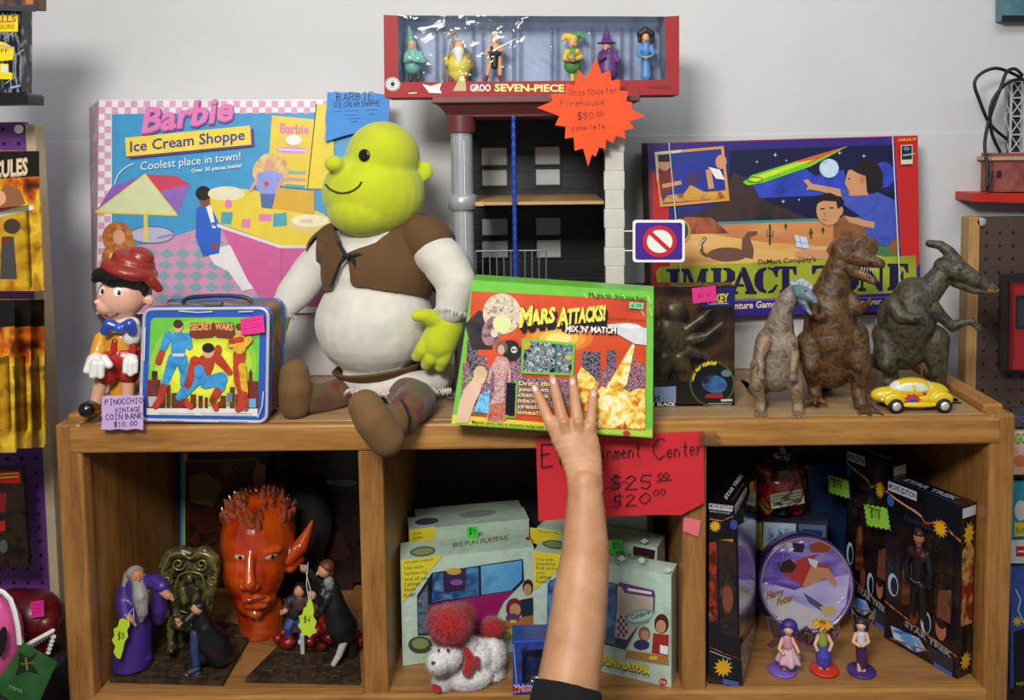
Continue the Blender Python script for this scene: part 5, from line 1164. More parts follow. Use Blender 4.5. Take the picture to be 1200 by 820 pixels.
# head: plain soft doll head with button eyes and a stitched smile
o = Org(); o.e(438, 226, Y0-.005, 60, 52, 54, grn); o.e(449, 184, Y0, 43, 42, 46, grn); o.e(428, 246, Y0-.02, 44, 32, 44, grn)
o.e(392, 192, Y0-.06, 12, 10, 12, grn); o.e(499, 200, Y0+.005, 9, 12, 5, grn)
HEAD = o; o.build('head', t, .0036, 5)
mb = MB(); blkb = M('#17110d', .2, coat=.6)
dg = bpy.context.evaluated_depsgraph_get()
def surf(obj, px, py):
    """point of a built mesh seen at a photo point"""
    from mathutils.bvhtree import BVHTree
    vs = [v.co+BASE[obj] for v in obj.data.vertices]; bt = BVHTree.FromPolygons(vs, [tuple(p.vertices) for p in obj.data.polygons])
    d = ray(px, py).normalized(); h = bt.ray_cast(CAM, d)
    return (h[0], h[1]) if h[0] else (None, None)
hd = [c for c in t.children if c.name.startswith('head')][0]
for x, y in ((427, 182), (394, 177)):
    p, n = surf(hd, x, y)
    if p: 
        R = n.to_track_quat('Z', 'Y').to_matrix(); mb = MB(); mb.lathe([(.0105, 0), (.0105, .002), (.009, .0035), (.0035, .003), (0, .0028)], p-n*.0005, blkb, 20, R); mb.build('button_eye', t)
mb = MB(); pts = []
for x, y in smooth([(382, 216), (388, 222), (398, 226), (410, 225), (420, 219), (424, 213)], 4):
    p, n = surf(hd, x, y)
    if p: pts.append(p+n*.0008)
mb.tube(pts, .0017, M('#3a3a10', .8), 6); mb.build('stitched_mouth', t)
mb = MB(); pts = []
for x, y in ((446, 145), (452, 165), (462, 195), (470, 225), (474, 250)): pass
# hands
o = Org(); o.c([(531, 365, Y0-.058, 16), (522, 385, Y0-.065, 21), (515, 400, Y0-.07, 22)], grn)
o.c([(512, 375, Y0-.075, 12), (498, 370, Y0-.085, 9), (489, 370, Y0-.09, 7)], grn)
o.c([(503, 398, Y0-.078, 10), (495, 410, Y0-.082, 9), (489, 417, Y0-.078, 7)], grn).c([(512, 405, Y0-.08, 10), (505, 420, Y0-.082, 9), (500, 427, Y0-.076, 7)], grn).c([(524, 405, Y0-.078, 10), (519, 421, Y0-.08, 9), (516, 429, Y0-.076, 7)], grn)
o.build('hand', t, .0018, 3)
o = Org(); o.c([(331, 362, Y0-.005, 13), (324, 372, Y0-.01, 16), (322, 386, Y0-.01, 14)], grn).c([(318, 362, Y0-.02, 8), (313, 370, Y0-.02, 7)], grn).c([(316, 384, Y0-.018, 8), (317, 396, Y0-.018, 7)], grn).c([(327, 388, Y0-.02, 8), (328, 399, Y0-.02, 7)], grn); o.build('hand', t, .0018, 3)
# belt
o = Org(); o.e(440, 392, Y0, 70, 60, 64, vestm)
za_ = U(440, 449, Y0-.06).z; zb_2 = U(440, 437, Y0-.06).z
o.build('belt', t, .003, 5, keep=lambda c: za_ < c.z-.12*(c.x-U(440, 440, Y0).x) < zb_2, solid=.004)
# legs and boots
def Zc(px, py, z): 
    p = onZ(px, py, z); return p
o = Org(); o.c([(470, 458, Y0-.03, 20), (487, 470, Y0-.10, 24), (478, 480, Y0-.15, 22)], plaid); o.build('trouser_leg', t, .003, 5, floor=ZT+.001)
o = Org(); o.c([(412, 455, Y0-.02, 17), (385, 465, Y0-.05, 18), (362, 468, Y0-.075, 17)], plaid); o.build('trouser_leg', t, .003, 5, floor=ZT+.001)
o = Org(); o.c([(428, 476, Y0-.215, 20), (437, 492, Y0-.22, 22), (453, 514, Y0-.215, 21)], boot).c([(470, 492, Y0-.165, 21), (446, 500, Y0-.205, 21)], boot); o.build('boot', t, .0028, 5)
mb = MB(); mb.tube([U(x, y, q) for x, y, q in smooth([(470, 468, Y0-.195), (476, 478, Y0-.20), (480, 492, Y0-.20), (478, 508, Y0-.19)])], .0022, bk_, 6); mb.build('boot_cuff', t)
o = Org(); o.c([(345, 438, Y0-.095, 17), (346, 455, Y0-.10, 19), (346, 474, Y0-.095, 18)], boot).c([(360, 464, Y0-.075, 17), (346, 462, Y0-.095, 17)], boot); o.build('boot', t, .0028, 5, floor=ZT+.001)
mb = MB()
for x, y, x2, y2, q in ((466, 457, 486, 470, .115), (484, 452, 502, 468, .10)): mb.tube([U(x, y, Y0-q), U(x2, y2, Y0-q-.01)], .0008, M('#b5623a', .7), 5)
mb.build('stitching', t)

# ================================================================== boy shaped coin bank
BYY = .03
t = thing('coin_bank', (U(140, 488, BYY).x, BYY, ZT), 'glossy boy shaped coin bank in red cap and blue bow tie, leftmost on the shelf', 'coin bank')
gl = dict(rough=.25, coat=.6)
skn = M('#dba58a', **gl); rdg = M('#a8231a', **gl); capm = M('#8c261c', rough=.4, coat=.15); wg = M('#e3ddd6', **gl); bkg = M('#0d0c0e', **gl); blg = M('#2b47a0', **gl); ylg = M('#dc9a28', **gl)
o = Org(); o.e(142, 348, BYY, 27, 26, 26, skn); o.e(128, 358, BYY-.01, 14, 13, 18, skn); o.e(133, 366, BYY-.005, 13, 9, 15, skn); o.c([(117, 355, BYY-.025, 3.5), (113, 354, BYY-.03, 3.2)], skn); o.e(175, 352, BYY+.005, 5.5, 7, 4, skn); o.c([(145, 368, BYY, 12), (146, 380, BYY, 12)], skn)
o.build('head', t, .0018, 3); hd = t.children[-1]
hd = [c for c in t.children if c.name.startswith('head')][0]
def patch(parent, obj, x, y, rx, ry, mat, name, th=.0012):
    p, n = surf(obj, x, y)
    if not p: return
    k = Sc(x, y, BYY); R = n.to_track_quat('Z', 'Y').to_matrix(); mb = MB(); mb.ell(p, (rx*k, ry*k, th), mat, 16, 8, R); mb.build(name, parent)
for x, y in ((119, 341), (138, 342)):
    patch(t, hd, x, y, 4.6, 6.2, wg, 'eye'); patch(t, hd, x+1.2, y+1, 2.6, 3.8, bkg, 'pupil', .0018)
mb = MB(); pts = []
for x, y in smooth([(122, 368), (128, 371), (134, 370), (139, 366)], 3):
    p, n = surf(hd, x, y)
    if p: pts.append(p+n*.0006)
if len(pts) > 2: mb.tube(pts, .0011, M('#8f2a22', .4), 6); mb.build('mouth', t)
for x, y, x2, y2 in ((113, 331, 122, 330), (134, 331, 144, 334)):
    mb = MB(); pts = [surf(hd, x+(x2-x)*q, y+(y2-y)*q) for q in (0, .5, 1)]; pts = [p+n*.0005 for p, n in pts if p]
    if len(pts) > 1: mb.tube(pts, .0008, M('#3a1f14', .4), 6); mb.build('eyebrow', t)
o = Org(); o.c([(150, 322, BYY, 24), (140, 322, BYY-.01, 20)], bkg).c([(128, 321, BYY-.02, 12), (117, 322, BYY-.022, 9), (112, 327, BYY-.02, 5)], bkg).c([(166, 332, BYY+.004, 12), (167, 350, BYY+.008, 6)], bkg); o.e(152, 340, BYY+.02, 26, 24, 16, bkg); o.build('hair', t, .0018, 3)
o = Org(); o.e(152, 316, BYY, 32, 12, 30, capm, rot=16); o.e(157, 306, BYY+.004, 25, 12, 24, capm, rot=24); o.e(166, 300, BYY+.004, 15, 10, 15, capm, rot=30); o.c([(176, 328, BYY-.008, 7), (186, 338, BYY, 5)], capm); o.build('cap', t, .0018, 3)
o = Org(); o.e(143, 400, BYY, 21, 22, 18, ylg); o.c([(120, 398, BYY, 10), (114, 412, BYY-.01, 8), (113, 422, BYY-.02, 7)], ylg).c([(155, 396, BYY, 10), (157, 412, BYY-.004, 7)], ylg); o.build('shirt', t, .0018, 3)
o = Org(); o.c([(132, 384, BYY-.012, 8), (146, 382, BYY-.014, 9), (154, 381, BYY-.008, 10)], wg).e(155, 392, BYY-.012, 11, 14, 14, wg); o.build('collar', t, .0016, 3)
o = Org(); o.c([(139, 384, BYY-.038, 5), (128, 380, BYY-.038, 7), (124, 388, BYY-.036, 6)], blg).c([(141, 384, BYY-.038, 5), (152, 380, BYY-.034, 7), (155, 388, BYY-.03, 6)], blg); o.e(140, 385, BYY-.042, 5, 5, 5, M('#3a58b8', **gl)); o.build('bow_tie', t, .0013, 2)
o = Org(); o.e(145, 418, BYY, 24, 18, 21, rdg); o.c([(130, 428, BYY-.004, 14), (126, 440, BYY-.008, 12)], rdg).c([(152, 428, BYY-.004, 13), (151, 440, BYY-.006, 11)], rdg).c([(135, 400, BYY-.022, 4), (133, 412, BYY-.024, 4)], rdg).c([(155, 400, BYY-.02, 4), (156, 412, BYY-.022, 4)], rdg); o.build('shorts', t, .0018, 3)
def glove(pts, fingers):
    o = Org(); o.c(pts, wg)
    for f in fingers: o.c(f, wg)
    o.build('glove', t, .0013, 2)
glove([(112, 424, BYY-.024, 11), (114, 430, BYY-.028, 11)], [[(106, 424, BYY-.034, 5), (102, 434, BYY-.038, 4.5)], [(111, 426, BYY-.038, 5), (109, 440, BYY-.04, 4.5)], [(118, 427, BYY-.038, 5), (118, 440, BYY-.04, 4.5)], [(122, 420, BYY-.034, 5), (128, 428, BYY-.038, 4.5)]])
glove([(153, 422, BYY-.024, 8.5), (153, 428, BYY-.027, 8.5)], [[(148, 424, BYY-.034, 4), (147, 435, BYY-.037, 3.6)], [(153, 426, BYY-.035, 4), (153, 438, BYY-.037, 3.6)], [(158, 424, BYY-.031, 4), (158, 435, BYY-.033, 3.6)]])
for pts in ([(122, 440, BYY-.008, 8.5), (116, 456, BYY-.012, 7.5), (112, 474, BYY-.012, 7)], [(151, 440, BYY-.006, 8.5), (150, 456, BYY-.008, 7.5), (150, 474, BYY-.008, 7)]): o = Org(); o.c(pts, skn); o.build('leg', t, .0016, 3)
for pts in ([(112, 477, BYY-.01, 9), (106, 479, BYY-.022, 10), (102, 480, BYY-.034, 9.5)], [(150, 478, BYY-.006, 8.5), (150, 480, BYY-.018, 9), (150, 481, BYY-.026, 8.5)]): o = Org(); o.c(pts, bkg); o.build('shoe', t, .0016, 3, floor=ZT+.0005)
o = Org(); o.e(140, 482, BYY+.01, 24, 6, 20, ylg); o.c([(142, 480, BYY+.02, 14), (144, 440, BYY+.025, 14)], ylg); o.build('base', t, .002, 3, floor=ZT+.0002)
settle(t, ZT)
t = thing('price_tag', U(140, 487, -.025), 'lilac handwritten paper price tag leaning on the coin bank', 'price tag')
pl = plane(140, 487, -.022, 12); mb = MB()
cc = [(119, 449), (126, 447.5), (134, 448.5), (146, 446.5), (156, 448), (167, 446.5), (167, 488), (158, 486.5), (148, 488), (138, 486.8), (128, 488), (117.5, 487), (119, 476), (118, 462)]
mb.prism([pl.hit(x, y) for x, y in cc][::-1], (0, .0006, .0001), M('#b89ac8', .7)); a = Art(mb, pl)
a.hand('PINOCCHIO', (122, 459), (170, 456), 6.5, INK, .9) if False else a.hand('PINOCCHIO', (122.5, 459), (166, 456.5), 6.5, INK, .9)
a.hand('VINTAGE', (134, 468), (164, 466.5), 5.5, INK, .8); a.hand('COIN BANK', (123, 476.5), (166, 474.5), 6.5, INK, .9); a.hand('$10.00', (133, 485), (160, 483), 6, INK, .8)
mb.build('paper', t); settle(t, ZT)

# ================================================================== dinosaurs
def eyes(t, obj, pts, r=1.6, mat=None):
    for x, y in pts:
        p, n = surf(obj, x, y)
        if p: mb = MB(); mb.ell(p, r*Sc(x, y, p.y), mat or M('#1a1208', .15, coat=.8), 12, 8); mb.build('eye', t)
def child(t, nm): return [c for c in t.children if c.name.split('.')[0] == nm][0]
hide = dict(rough=.5, tex='noise', detail=10)
d1 = NM(['#4d3f34', '#7a6550', '#93785c', '#5a4a3c'], 70, bump=.9, **hide); d1b = NM(['#6a5d50', '#8a7a68', '#4f463c'], 70, bump=.9, **hide); d1h = NM(['#3f4f54', '#62757b', '#76888e'], 110, bump=.5, **hide)
A = .055
t = thing('toy_dinosaur', (U(910, 488, A).x, A, ZT), 'smallest toy dinosaur, grey brown with long neck and blue grey head', 'toy dinosaur', 'toy dinosaurs on the shelf')
o = Org(); o.c([(908, 432, A+.01, 27), (910, 405, A+.005, 25), (913, 385, A, 17), (916, 368, A-.005, 13), (922, 352, A-.005, 11.5), (932, 342, A-.008, 10), (940, 342, A-.012, 9)], d1b)
o.c([(896, 400, A-.02, 9), (890, 418, A-.03, 6), (892, 432, A-.042, 4)], d1).c([(926, 400, A-.02, 9), (931, 418, A-.03, 6), (929, 434, A-.042, 4)], d1)
for x, y, dx in ((892, 434, -1), (929, 436, 1)):
    for j in (-1, 0, 1): o.c([(x, y, A-.042, 3), (x+j*3.5+dx, y+10, A-.046, 1.5)], d1)
o.c([(893, 430, A, 14), (887, 452, A-.012, 8.5), (891, 470, A-.004, 6.5), (891, 484, A-.012, 7)], d1).c([(927, 432, A-.004, 14), (933, 454, A-.02, 8.5), (934, 472, A-.014, 6.5), (936, 485, A-.022, 7)], d1)
for x, y, q in ((892, 488, A-.03), (936, 489, A-.04)):
    for j in (-1, 0, 1): o.c([(x, y-4, q+.02, 5), (x+j*6.5, y, q-.006-(.004 if j == 0 else 0), 2.8)], d1)
o.c([(903, 436, A+.03, 20), (890, 452, A+.075, 12), (880, 462, A+.13, 6), (870, 462, A+.18, 2.5)], d1b)
o.build('body', t, .0022, 2, floor=ZT+.0002)
o = Org(); o.c([(934, 342, A-.012, 9.5), (945, 345, A-.03, 8.5), (953, 351, A-.042, 5), (956, 353, A-.046, 3)], d1h).c([(940, 352, A-.026, 5), (946, 362, A-.038, 3), (950, 368, A-.044, 2)], d1h).c([(930, 333, A-.006, 5), (940, 330, A-.012, 5), (950, 337, A-.03, 3)], NM(['#6f8088', '#b0b8bc', '#54646a'], 90, .4)); o.build('head', t, .0013, 2)
eyes(t, child(t, 'head'), ((944, 341),)); settle(t, ZT)
d2 = NM(['#301f10', '#4a3018', '#654724', '#3f2a14'], 70, bump=.9, **hide); d2b = NM(['#5a3a20', '#74502f', '#4a2f1a'], 70, bump=.9, **hide)
A = .085
t = thing('toy_dinosaur', (U(980, 480, A).x, A, ZT), 'brown crested toy dinosaur with gaping mouth, tallest of the three', 'toy dinosaur', 'toy dinosaurs on the shelf')
o = Org(); o.c([(972, 425, A+.01, 30), (974, 395, A, 33), (972, 365, A-.004, 28), (974, 345, A-.006, 22), (980, 325, A-.008, 18), (986, 308, A-.012, 16), (992, 298, A-.014, 16)], d2)
o.c([(952, 405, A-.004, 20), (950, 430, A-.02, 11), (954, 450, A-.002, 8), (956, 466, A-.012, 7)], d2).c([(998, 395, A-.012, 20), (1009, 428, A-.03, 12), (1006, 455, A-.018, 8.5), (1008, 474, A-.036, 8)], d2)
for x, y, q in ((955, 470, A-.02), (1012, 482, A-.05)):
    for j in (-1, 0, 1): o.c([(x, y-4, q+.01, 6), (x+j*10+(6 if x > 1000 else 0), y+1, q-.012-(.008 if j == 0 else 0), 3), (x+j*14+(9 if x > 1000 else 0), y+4, q-.018-(.01 if j == 0 else 0), 1.6)], d2)
o.c([(998, 350, A-.02, 9), (1006, 364, A-.035, 6), (1014, 358, A-.05, 4)], d2).c([(956, 355, A-.02, 9), (952, 368, A-.04, 5.5), (960, 372, A-.055, 3.5)], d2)
for x, y, q in ((1015, 357, A-.052), (961, 372, A-.056)):
    for j in (-1, 0, 1): o.c([(x, y, q, 3), (x+6+j, y-4+j*5, q-.006, 1.5)], d2)
o.c([(968, 425, A+.04, 24), (962, 445, A+.10, 15), (955, 452, A+.16, 9), (945, 440, A+.22, 4)], d2)
o.build('body', t, .0024, 2, floor=ZT+.0002)
o = Org(); o.c([(990, 297, A-.014, 17), (1006, 300, A-.034, 13), (1022, 306, A-.055, 8), (1032, 309, A-.068, 5.5)], d2).c([(992, 312, A-.022, 10), (1008, 322, A-.045, 6.5), (1024, 330, A-.066, 4)], d2)
o.e(991, 289, A-.004, 13, 13, 3.5, d2); o.e(1014, 290, A-.034, 16, 14.5, 3.5, d2)
o.build('head', t, .0016, 2)
mb = MB(); mouth = M('#8a3a38', .4); mb.poly([U(x, y, A-.047) for x, y in ((1002, 313), (1028, 316), (1024, 326), (1006, 318))], mouth); 
o = Org(); o.c([(1000, 314, A-.03, 4), (1010, 318, A-.044, 4), (1020, 325, A-.058, 2.5)], mouth); o.build('tongue', t, .001, 2)
mb = MB(); tth = M('#d8cdb4', .4)
for i in range(7): x = 1010+i*3.2; mb.tube([U(x, 313+i*.3, A-.05-.0025*i), U(x, 317.5+i*.3, A-.05-.0025*i)], [.0012, .0003], tth, 5)
for i in range(6): x = 1008+i*3; mb.tube([U(x, 320+i*1.6, A-.052-.0028*i), U(x+.5, 316.5+i*1.6, A-.052-.0028*i)], [.0011, .0003], tth, 5)
mb.build('teeth', t); eyes(t, child(t, 'head'), ((1000, 293),), 1.9); settle(t, ZT)
d3 = NM(['#24221a', '#3a3628', '#544b36', '#2e2a1f'], 70, bump=.9, **hide); d3b = NM(['#4f4430', '#6a5a40', '#3f3828'], 70, bump=.9, **hide)
A = .125
t = thing('toy_dinosaur', (U(1066, 470, A).x, A, ZT), 'dark olive toy dinosaur with long backward head crest, right of the brown one', 'toy dinosaur', 'toy dinosaurs on the shelf')
o = Org(); o.c([(1058, 408, A+.01, 26), (1062, 375, A, 33), (1070, 352, A-.004, 24), (1084, 345, A-.008, 17), (1098, 330, A-.01, 14), (1108, 318, A-.012, 13)], d3)
o.e(1070, 340, A+.01, 20, 15, 10, d3)
o.c([(1042, 395, A+.004, 20), (1040, 425, A-.014, 11), (1045, 442, A-.004, 8), (1038, 455, A-.012, 7.5), (1028, 458, A-.035, 5)], d3).c([(1092, 400, A-.004, 20), (1099, 432, A-.012, 11), (1100, 452, A-.002, 8), (1102, 468, A-.012, 7.5), (1118, 474, A-.03, 5)], d3)
for x, y, q, s_ in ((1030, 459, A-.035, -1), (1112, 474, A-.035, 1)):
    for j in (-1, 0, 1): o.c([(x, y-2, q, 4.5), (x+s_*6+j*7, y+1, q-.014, 2.6)], d3)
o.c([(1092, 362, A-.02, 11), (1104, 372, A-.026, 7), (1116, 384, A-.03, 6), (1128, 378, A-.036, 5), (1139, 377, A-.04, 4.5), (1147, 385, A-.042, 3.5)], d3)
for j in (-1, 0, 1): o.c([(1142, 380, A-.042, 3.5), (1149+j*2, 387+abs(j), A-.044+j*.003, 1.8)], d3)
o.c([(1048, 360, A-.03, 11), (1056, 372, A-.045, 8), (1070, 373, A-.06, 6), (1078, 372, A-.064, 4)], d3)
for j in (-1, 0, 1): o.c([(1076, 372, A-.063, 3.5), (1082, 376+j*3, A-.066, 1.8)], d3)
o.c([(1046, 410, A+.04, 22), (1034, 424, A+.09, 12), (1022, 422, A+.14, 7), (1010, 416, A+.18, 3)], d3)
o.build('body', t, .0024, 2, floor=ZT+.0002)
o = Org(); o.c([(1108, 315, A-.012, 14), (1122, 318, A-.026, 14), (1138, 326, A-.038, 10.5), (1154, 334, A-.048, 7), (1165, 339, A-.054, 4.5)], d3).c([(1120, 308, A-.02, 9), (1112, 296, A-.012, 7), (1102, 288, A-.006, 5.5), (1089, 286, A, 4.5)], d3).c([(1120, 330, A-.026, 8), (1140, 340, A-.04, 5), (1158, 343, A-.05, 3.5)], d3).c([(1160, 340, A-.053, 4), (1168, 341, A-.056, 3)], M('#8a7038', .5)); o.build('head', t, .0016, 2)
mb = MB(); 
eyes(t, child(t, 'head'), ((1125, 316),), 2.2, M('#2a1c0c', .15, coat=.8))
mb = MB(); mb.tube([U(1080, 411, A-.01), onZ(1080, 447, ZT)+Vector((0, 0, .0005))], .0016, M('#d8d6d0', .5), 8); mb.build('support_rod', t); settle(t, ZT)
# ------------------------------------------------------------------ toy car
A = .046
t = thing('toy_car', (U(1066, 484, A).x, A, ZT), 'small yellow toy car with red flower on its door, in front of olive dinosaur', 'toy car')
ye = M('#dcb916', .25, coat=.8); W2 = .025
k = Sc(1066, 470, A)
def cx_(x): return U(x, 470, A).x
def cz_(y): return U(1066, y, A).z
def E(o, x, y, q, rx, ry, rd, m): o.we((cx_(x), A+q, cz_(y)), (rx*k, rd, ry*k), None, m)
o = Org(); E(o, 1066, 472, 0, 45, 8, W2*.80, ye); E(o, 1042, 469, 0, 22, 10, W2*.62, ye); E(o, 1088, 467, 0, 24, 13, W2*.66, ye)
for x, y in ((1043, 472), (1099, 471)):
    for s_ in (-1, 1): E(o, x, y, s_*W2*.70, 12.5, 8.5, W2*.26, ye)
for s_ in (-1, 1): E(o, 1071, 478, s_*W2*.75, 22, 2.5, W2*.16, ye)
o.build('car_body', t, .0012, 3, floor=cz_(480.5))
o = Org(); E(o, 1068, 463, 0, 27, 14.5, W2*.74, ye); o.build('cabin', t, .0013, 3)
w1 = [(1049, 462), (1054, 453.5), (1064, 452), (1065, 462)]; w2_ = [(1067.5, 462), (1068, 452), (1078, 453.5), (1085, 461)]
o = Org(); E(o, 1068, 463, 0, 27.4, 14.9, W2*.755, M('#d8d8c4', .15, coat=.8))
def kw_(c):
    x, y = (c.x-cx_(1066))/k+1066, 470-(c.z-cz_(470))/k
    return (c.y < A-.004 and (inside(x, y, w1) or inside(x, y, w2_))) or (c.y > A+.004 and (inside(x, y, w1) or inside(x, y, w2_))) or (abs(c.y-A) < W2*.55 and 452 < y < 461 and (x < 1051 or x > 1085))
o.build('windows', t, .0010, 2, keep=kw_, mat=M('#6f6c50', .12, coat=.8))
for x, y in ((1043.5, 477.5), (1099, 476)):
    for s_ in (-1, 1):
        mb = MB(); R = Matrix.Rotation(s_*math.pi/2, 3, 'X'); p = (cx_(x), A+s_*W2*1.0, cz_(477.5))
        mb.lathe([(8.4*k, -.010), (8.6*k, -.002), (8.2*k, .001), (6*k, .0016), (5.2*k, .0016)], p, M('#141414', .6), 24, Matrix.Rotation(-s_*math.pi/2, 3, 'X'))
        w_ = mb.build('wheel', t); mb = MB(); mb.lathe([(5.2*k, .002), (4.6*k, .0032), (2*k, .0045), (0, .005)], p, M('#d8d8d8', .3, .5), 20, Matrix.Rotation(-s_*math.pi/2, 3, 'X')); mb.build('hubcap', w_)
for x in (1021, 1112): mb = MB(); mb.tube([(cx_(x), A-W2*.8, cz_(479)), (cx_(x), A+W2*.8, cz_(479))], .0016, M('#cfcfcf', .25, .9), 8); mb.build('bumper', t)
mb = MB()
for s_ in (-1, 1): mb.ell((cx_(1029), A+s_*W2*.7, cz_(471)), (.002, .003, .003), M('#e8e8e0', .1, coat=.8), 12, 8)
mb.build('headlights', t)
body = child(t, 'car_body'); cab = child(t, 'cabin')
def surf2(x, y):
    a, n = surf(body, x, y); b, m = surf(cab, x, y)
    if a is None or (b is not None and (b-CAM).length < (a-CAM).length): return b, m
    return a, n
def decal(px, py, pts, mat, nm):
    mb = MB(); V = []
    for x, y in pts:
        p, n = surf2(px+x, py+y)
        if p is None: return
        V.append(p+n*(.0006 if nm == 'flower' and pts[0][0] > 5 else .0010))
    c, n = surf2(px, py); V.append(c+n*(.0006 if nm == 'flower' and pts[0][0] > 5 else .0010)); m_ = len(V)-1
    mb.mesh(V, [(i, (i+1) % m_, m_) for i in range(m_)], mat); return mb
def flower():
    mb = None
    for r1, r0, mt, n_ in ((10.5, 7.6, M('#c22a1c', .4), 9), (4.2, 4.0, M('#2a4fae', .4), 8)):
        pts = [((r1 if i % 2 == 0 else r0)*math.cos(math.pi*i/n_), -abs((r1 if i % 2 == 0 else r0)*math.sin(math.pi*i/n_))*.98+(2 if math.sin(math.pi*i/n_) < 0 else 0)) for i in range(2*n_)]
        d = decal(1069, 475, [(x, y) for x, y in [((r1 if i % 2 == 0 else r0)*math.cos(math.pi*i/n_), min(2.6, (r1 if i % 2 == 0 else r0)*.72*math.sin(math.pi*i/n_))) for i in range(2*n_)]], mt, 'flower')
        if d: 
            o_ = d.build('flower_print', t)
flower()
d = decal(1083, 467.5, [(-2, -1.5), (0, -.6), (2, -1.5), (2, .5), (0, 2.4), (-2, .5)], M('#c22a1c', .4), 'heart')
if d: d.build('heart_print', t)
settle(t, ZT)
# ================================================================== person's hand and forearm
def SKIN():
    m, nt, b = _new('skin'); tc = nt.nodes.new('ShaderNodeTexCoord')
    nz = nt.nodes.new('ShaderNodeTexNoise'); nz.inputs['Scale'].default_value = 30; nz.inputs['Detail'].default_value = 5
    n2 = nt.nodes.new('ShaderNodeTexNoise'); n2.inputs['Scale'].default_value = 420; n2.inputs['Detail'].default_value = 3
    r = nt.nodes.new('ShaderNodeValToRGB'); r.color_ramp.elements[0].position = .3; r.color_ramp.elements[1].position = .72
    r.color_ramp.elements[0].color = lin('#b27c58'); r.color_ramp.elements[1].color = lin('#c8976f')
    for n in (nz, n2): nt.links.new(tc.outputs['Object'], n.inputs['Vector'])
    nt.links.new(nz.outputs['Fac'], r.inputs['Fac']); nt.links.new(r.outputs['Color'], b.inputs['Base Color'])
    b.inputs['Roughness'].default_value = .5; b.inputs['Subsurface Weight'].default_value = .12; b.inputs['Subsurface Radius'].default_value = (.006, .003, .0015); b.inputs['Subsurface Scale'].default_value = 1
    bp = nt.nodes.new('ShaderNodeBump'); bp.inputs['Strength'].default_value = .18; bp.inputs['Distance'].default_value = .001
    nt.links.new(n2.outputs['Fac'], bp.inputs['Height']); nt.links.new(bp.outputs['Normal'], b.inputs['Normal']); return m
skin_ = SKIN()
t = thing('person', U(676, 830, -.25), 'bare right hand and forearm in a black sleeve, holding the green bordered box', 'person')
plm = plane(650, 420, MY, 6, 0)
def fb(x, y, off): 
    p = plm.hit(x, y); return p.y-off
o = Org()
def fing(pts): o.c([(x, y, fb(x, y, off), r) for x, y, off, r in pts], skin_)
fing([(647, 500, .036, 7.8), (641.5, 487.5, .030, 6.9), (637, 476.5, .022, 6.5), (631, 464, .012, 5.7), (627, 455, .0078, 4.9), (626, 453, .0075, 4.7)])
fing([(661, 498, .040, 8.0), (657, 483, .034, 7.0), (653.6, 468.8, .025, 6.7), (650, 454, .013, 5.9), (647.8, 445, .0079, 5.0), (647.2, 443, .0076, 4.8)])
fing([(677.5, 498, .040, 7.9), (675.5, 483, .034, 7.0), (673.7, 469.7, .025, 6.6), (672, 455, .013, 5.8), (671, 446.5, .0079, 5.0), (670.7, 444.5, .0076, 4.8)])
fing([(691.5, 501, .036, 7.4), (692.5, 488, .029, 6.3), (693.5, 477, .021, 5.8), (694.8, 466, .012, 5.1), (695.8, 459.5, .0073, 4.5), (696, 458, .0071, 4.3)])
WY = -.128
for x, y, off in ((649, 500, .036), (661.5, 498, .040), (677, 498, .040), (690, 501, .036)):
    Yk = fb(x, y, off); o.c([(x, y, Yk, 8.6), (x*.72+684*.28, y+20, Yk-.003, 9.5)], skin_)
YK0 = fb(672, 505, .036)
for y, cx1, hw, rd in ((508, 671.5, 28.5, 10.5), (516, 674, 28.5, 11.5), (524, 677, 27.2, 12.5), (532, 679.5, 25.6, 13.5), (540, 681.7, 24.2, 14.5), (548, 683.3, 23, 15.5), (556, 684.6, 22, 16.5), (564, 685.4, 21.4, 17.2), (572, 685.8, 21.5, 18)):
    q = (y-505)/60; q = max(0, min(1.1, q)); o.e(cx1, y, YK0+(WY-YK0)*q, hw, 13, rd, skin_)
for x, y, off in ((648, 499, .043), (661, 496, .048), (677.5, 496, .048), (691.5, 500, .042)): o.e(x, y, fb(x, y, off), 5.5, 5.5, 3, skin_)
# thumb tucked under the lower edge of the box
o.c([(671, 546, WY+.022, 11), (667, 533, -.088, 9), (667, 523, -.064, 8), (667, 518, -.042, 7.2), (667, 516.5, -.028, 6.2)], skin_)
# forearm
o.c([(685.6, 566, WY-.002, 19), (685.8, 580, WY-.007, 20.8), (686, 600, WY-.014, 23.5), (686, 651, WY-.034, 28.5), (681, 690, WY-.052, 32), (676.5, 732, WY-.072, 34), (670, 775, WY-.095, 35.5), (664, 815, WY-.118, 37), (655, 870, WY-.15, 38)], skin_)
o.build('arm', t, .0017, 8)
arm = child(t, 'arm')
nail = M('#d9a596', .3, coat=.4, var=.03)
for x, y, x2, y2 in ((626.6, 455.5, 628.4, 459.5), (648, 446, 648.7, 450.5), (671, 447, 671.2, 451.5), (695.8, 460.5, 695.5, 464.5)):
    p, n = surf(arm, x, y)
    d = (U(x, y, p.y)-U(x2, y2, p.y)).normalized(); b_ = n.cross(d).normalized(); d = b_.cross(n)
    R = Matrix((b_, d, n)).transposed(); k = Sc(x, y, p.y); mb = MB(); mb.ell(p-n*.0004, (3.5*k, 4.6*k, .0010), nail, 18, 10, R); mb.build('fingernail', t)
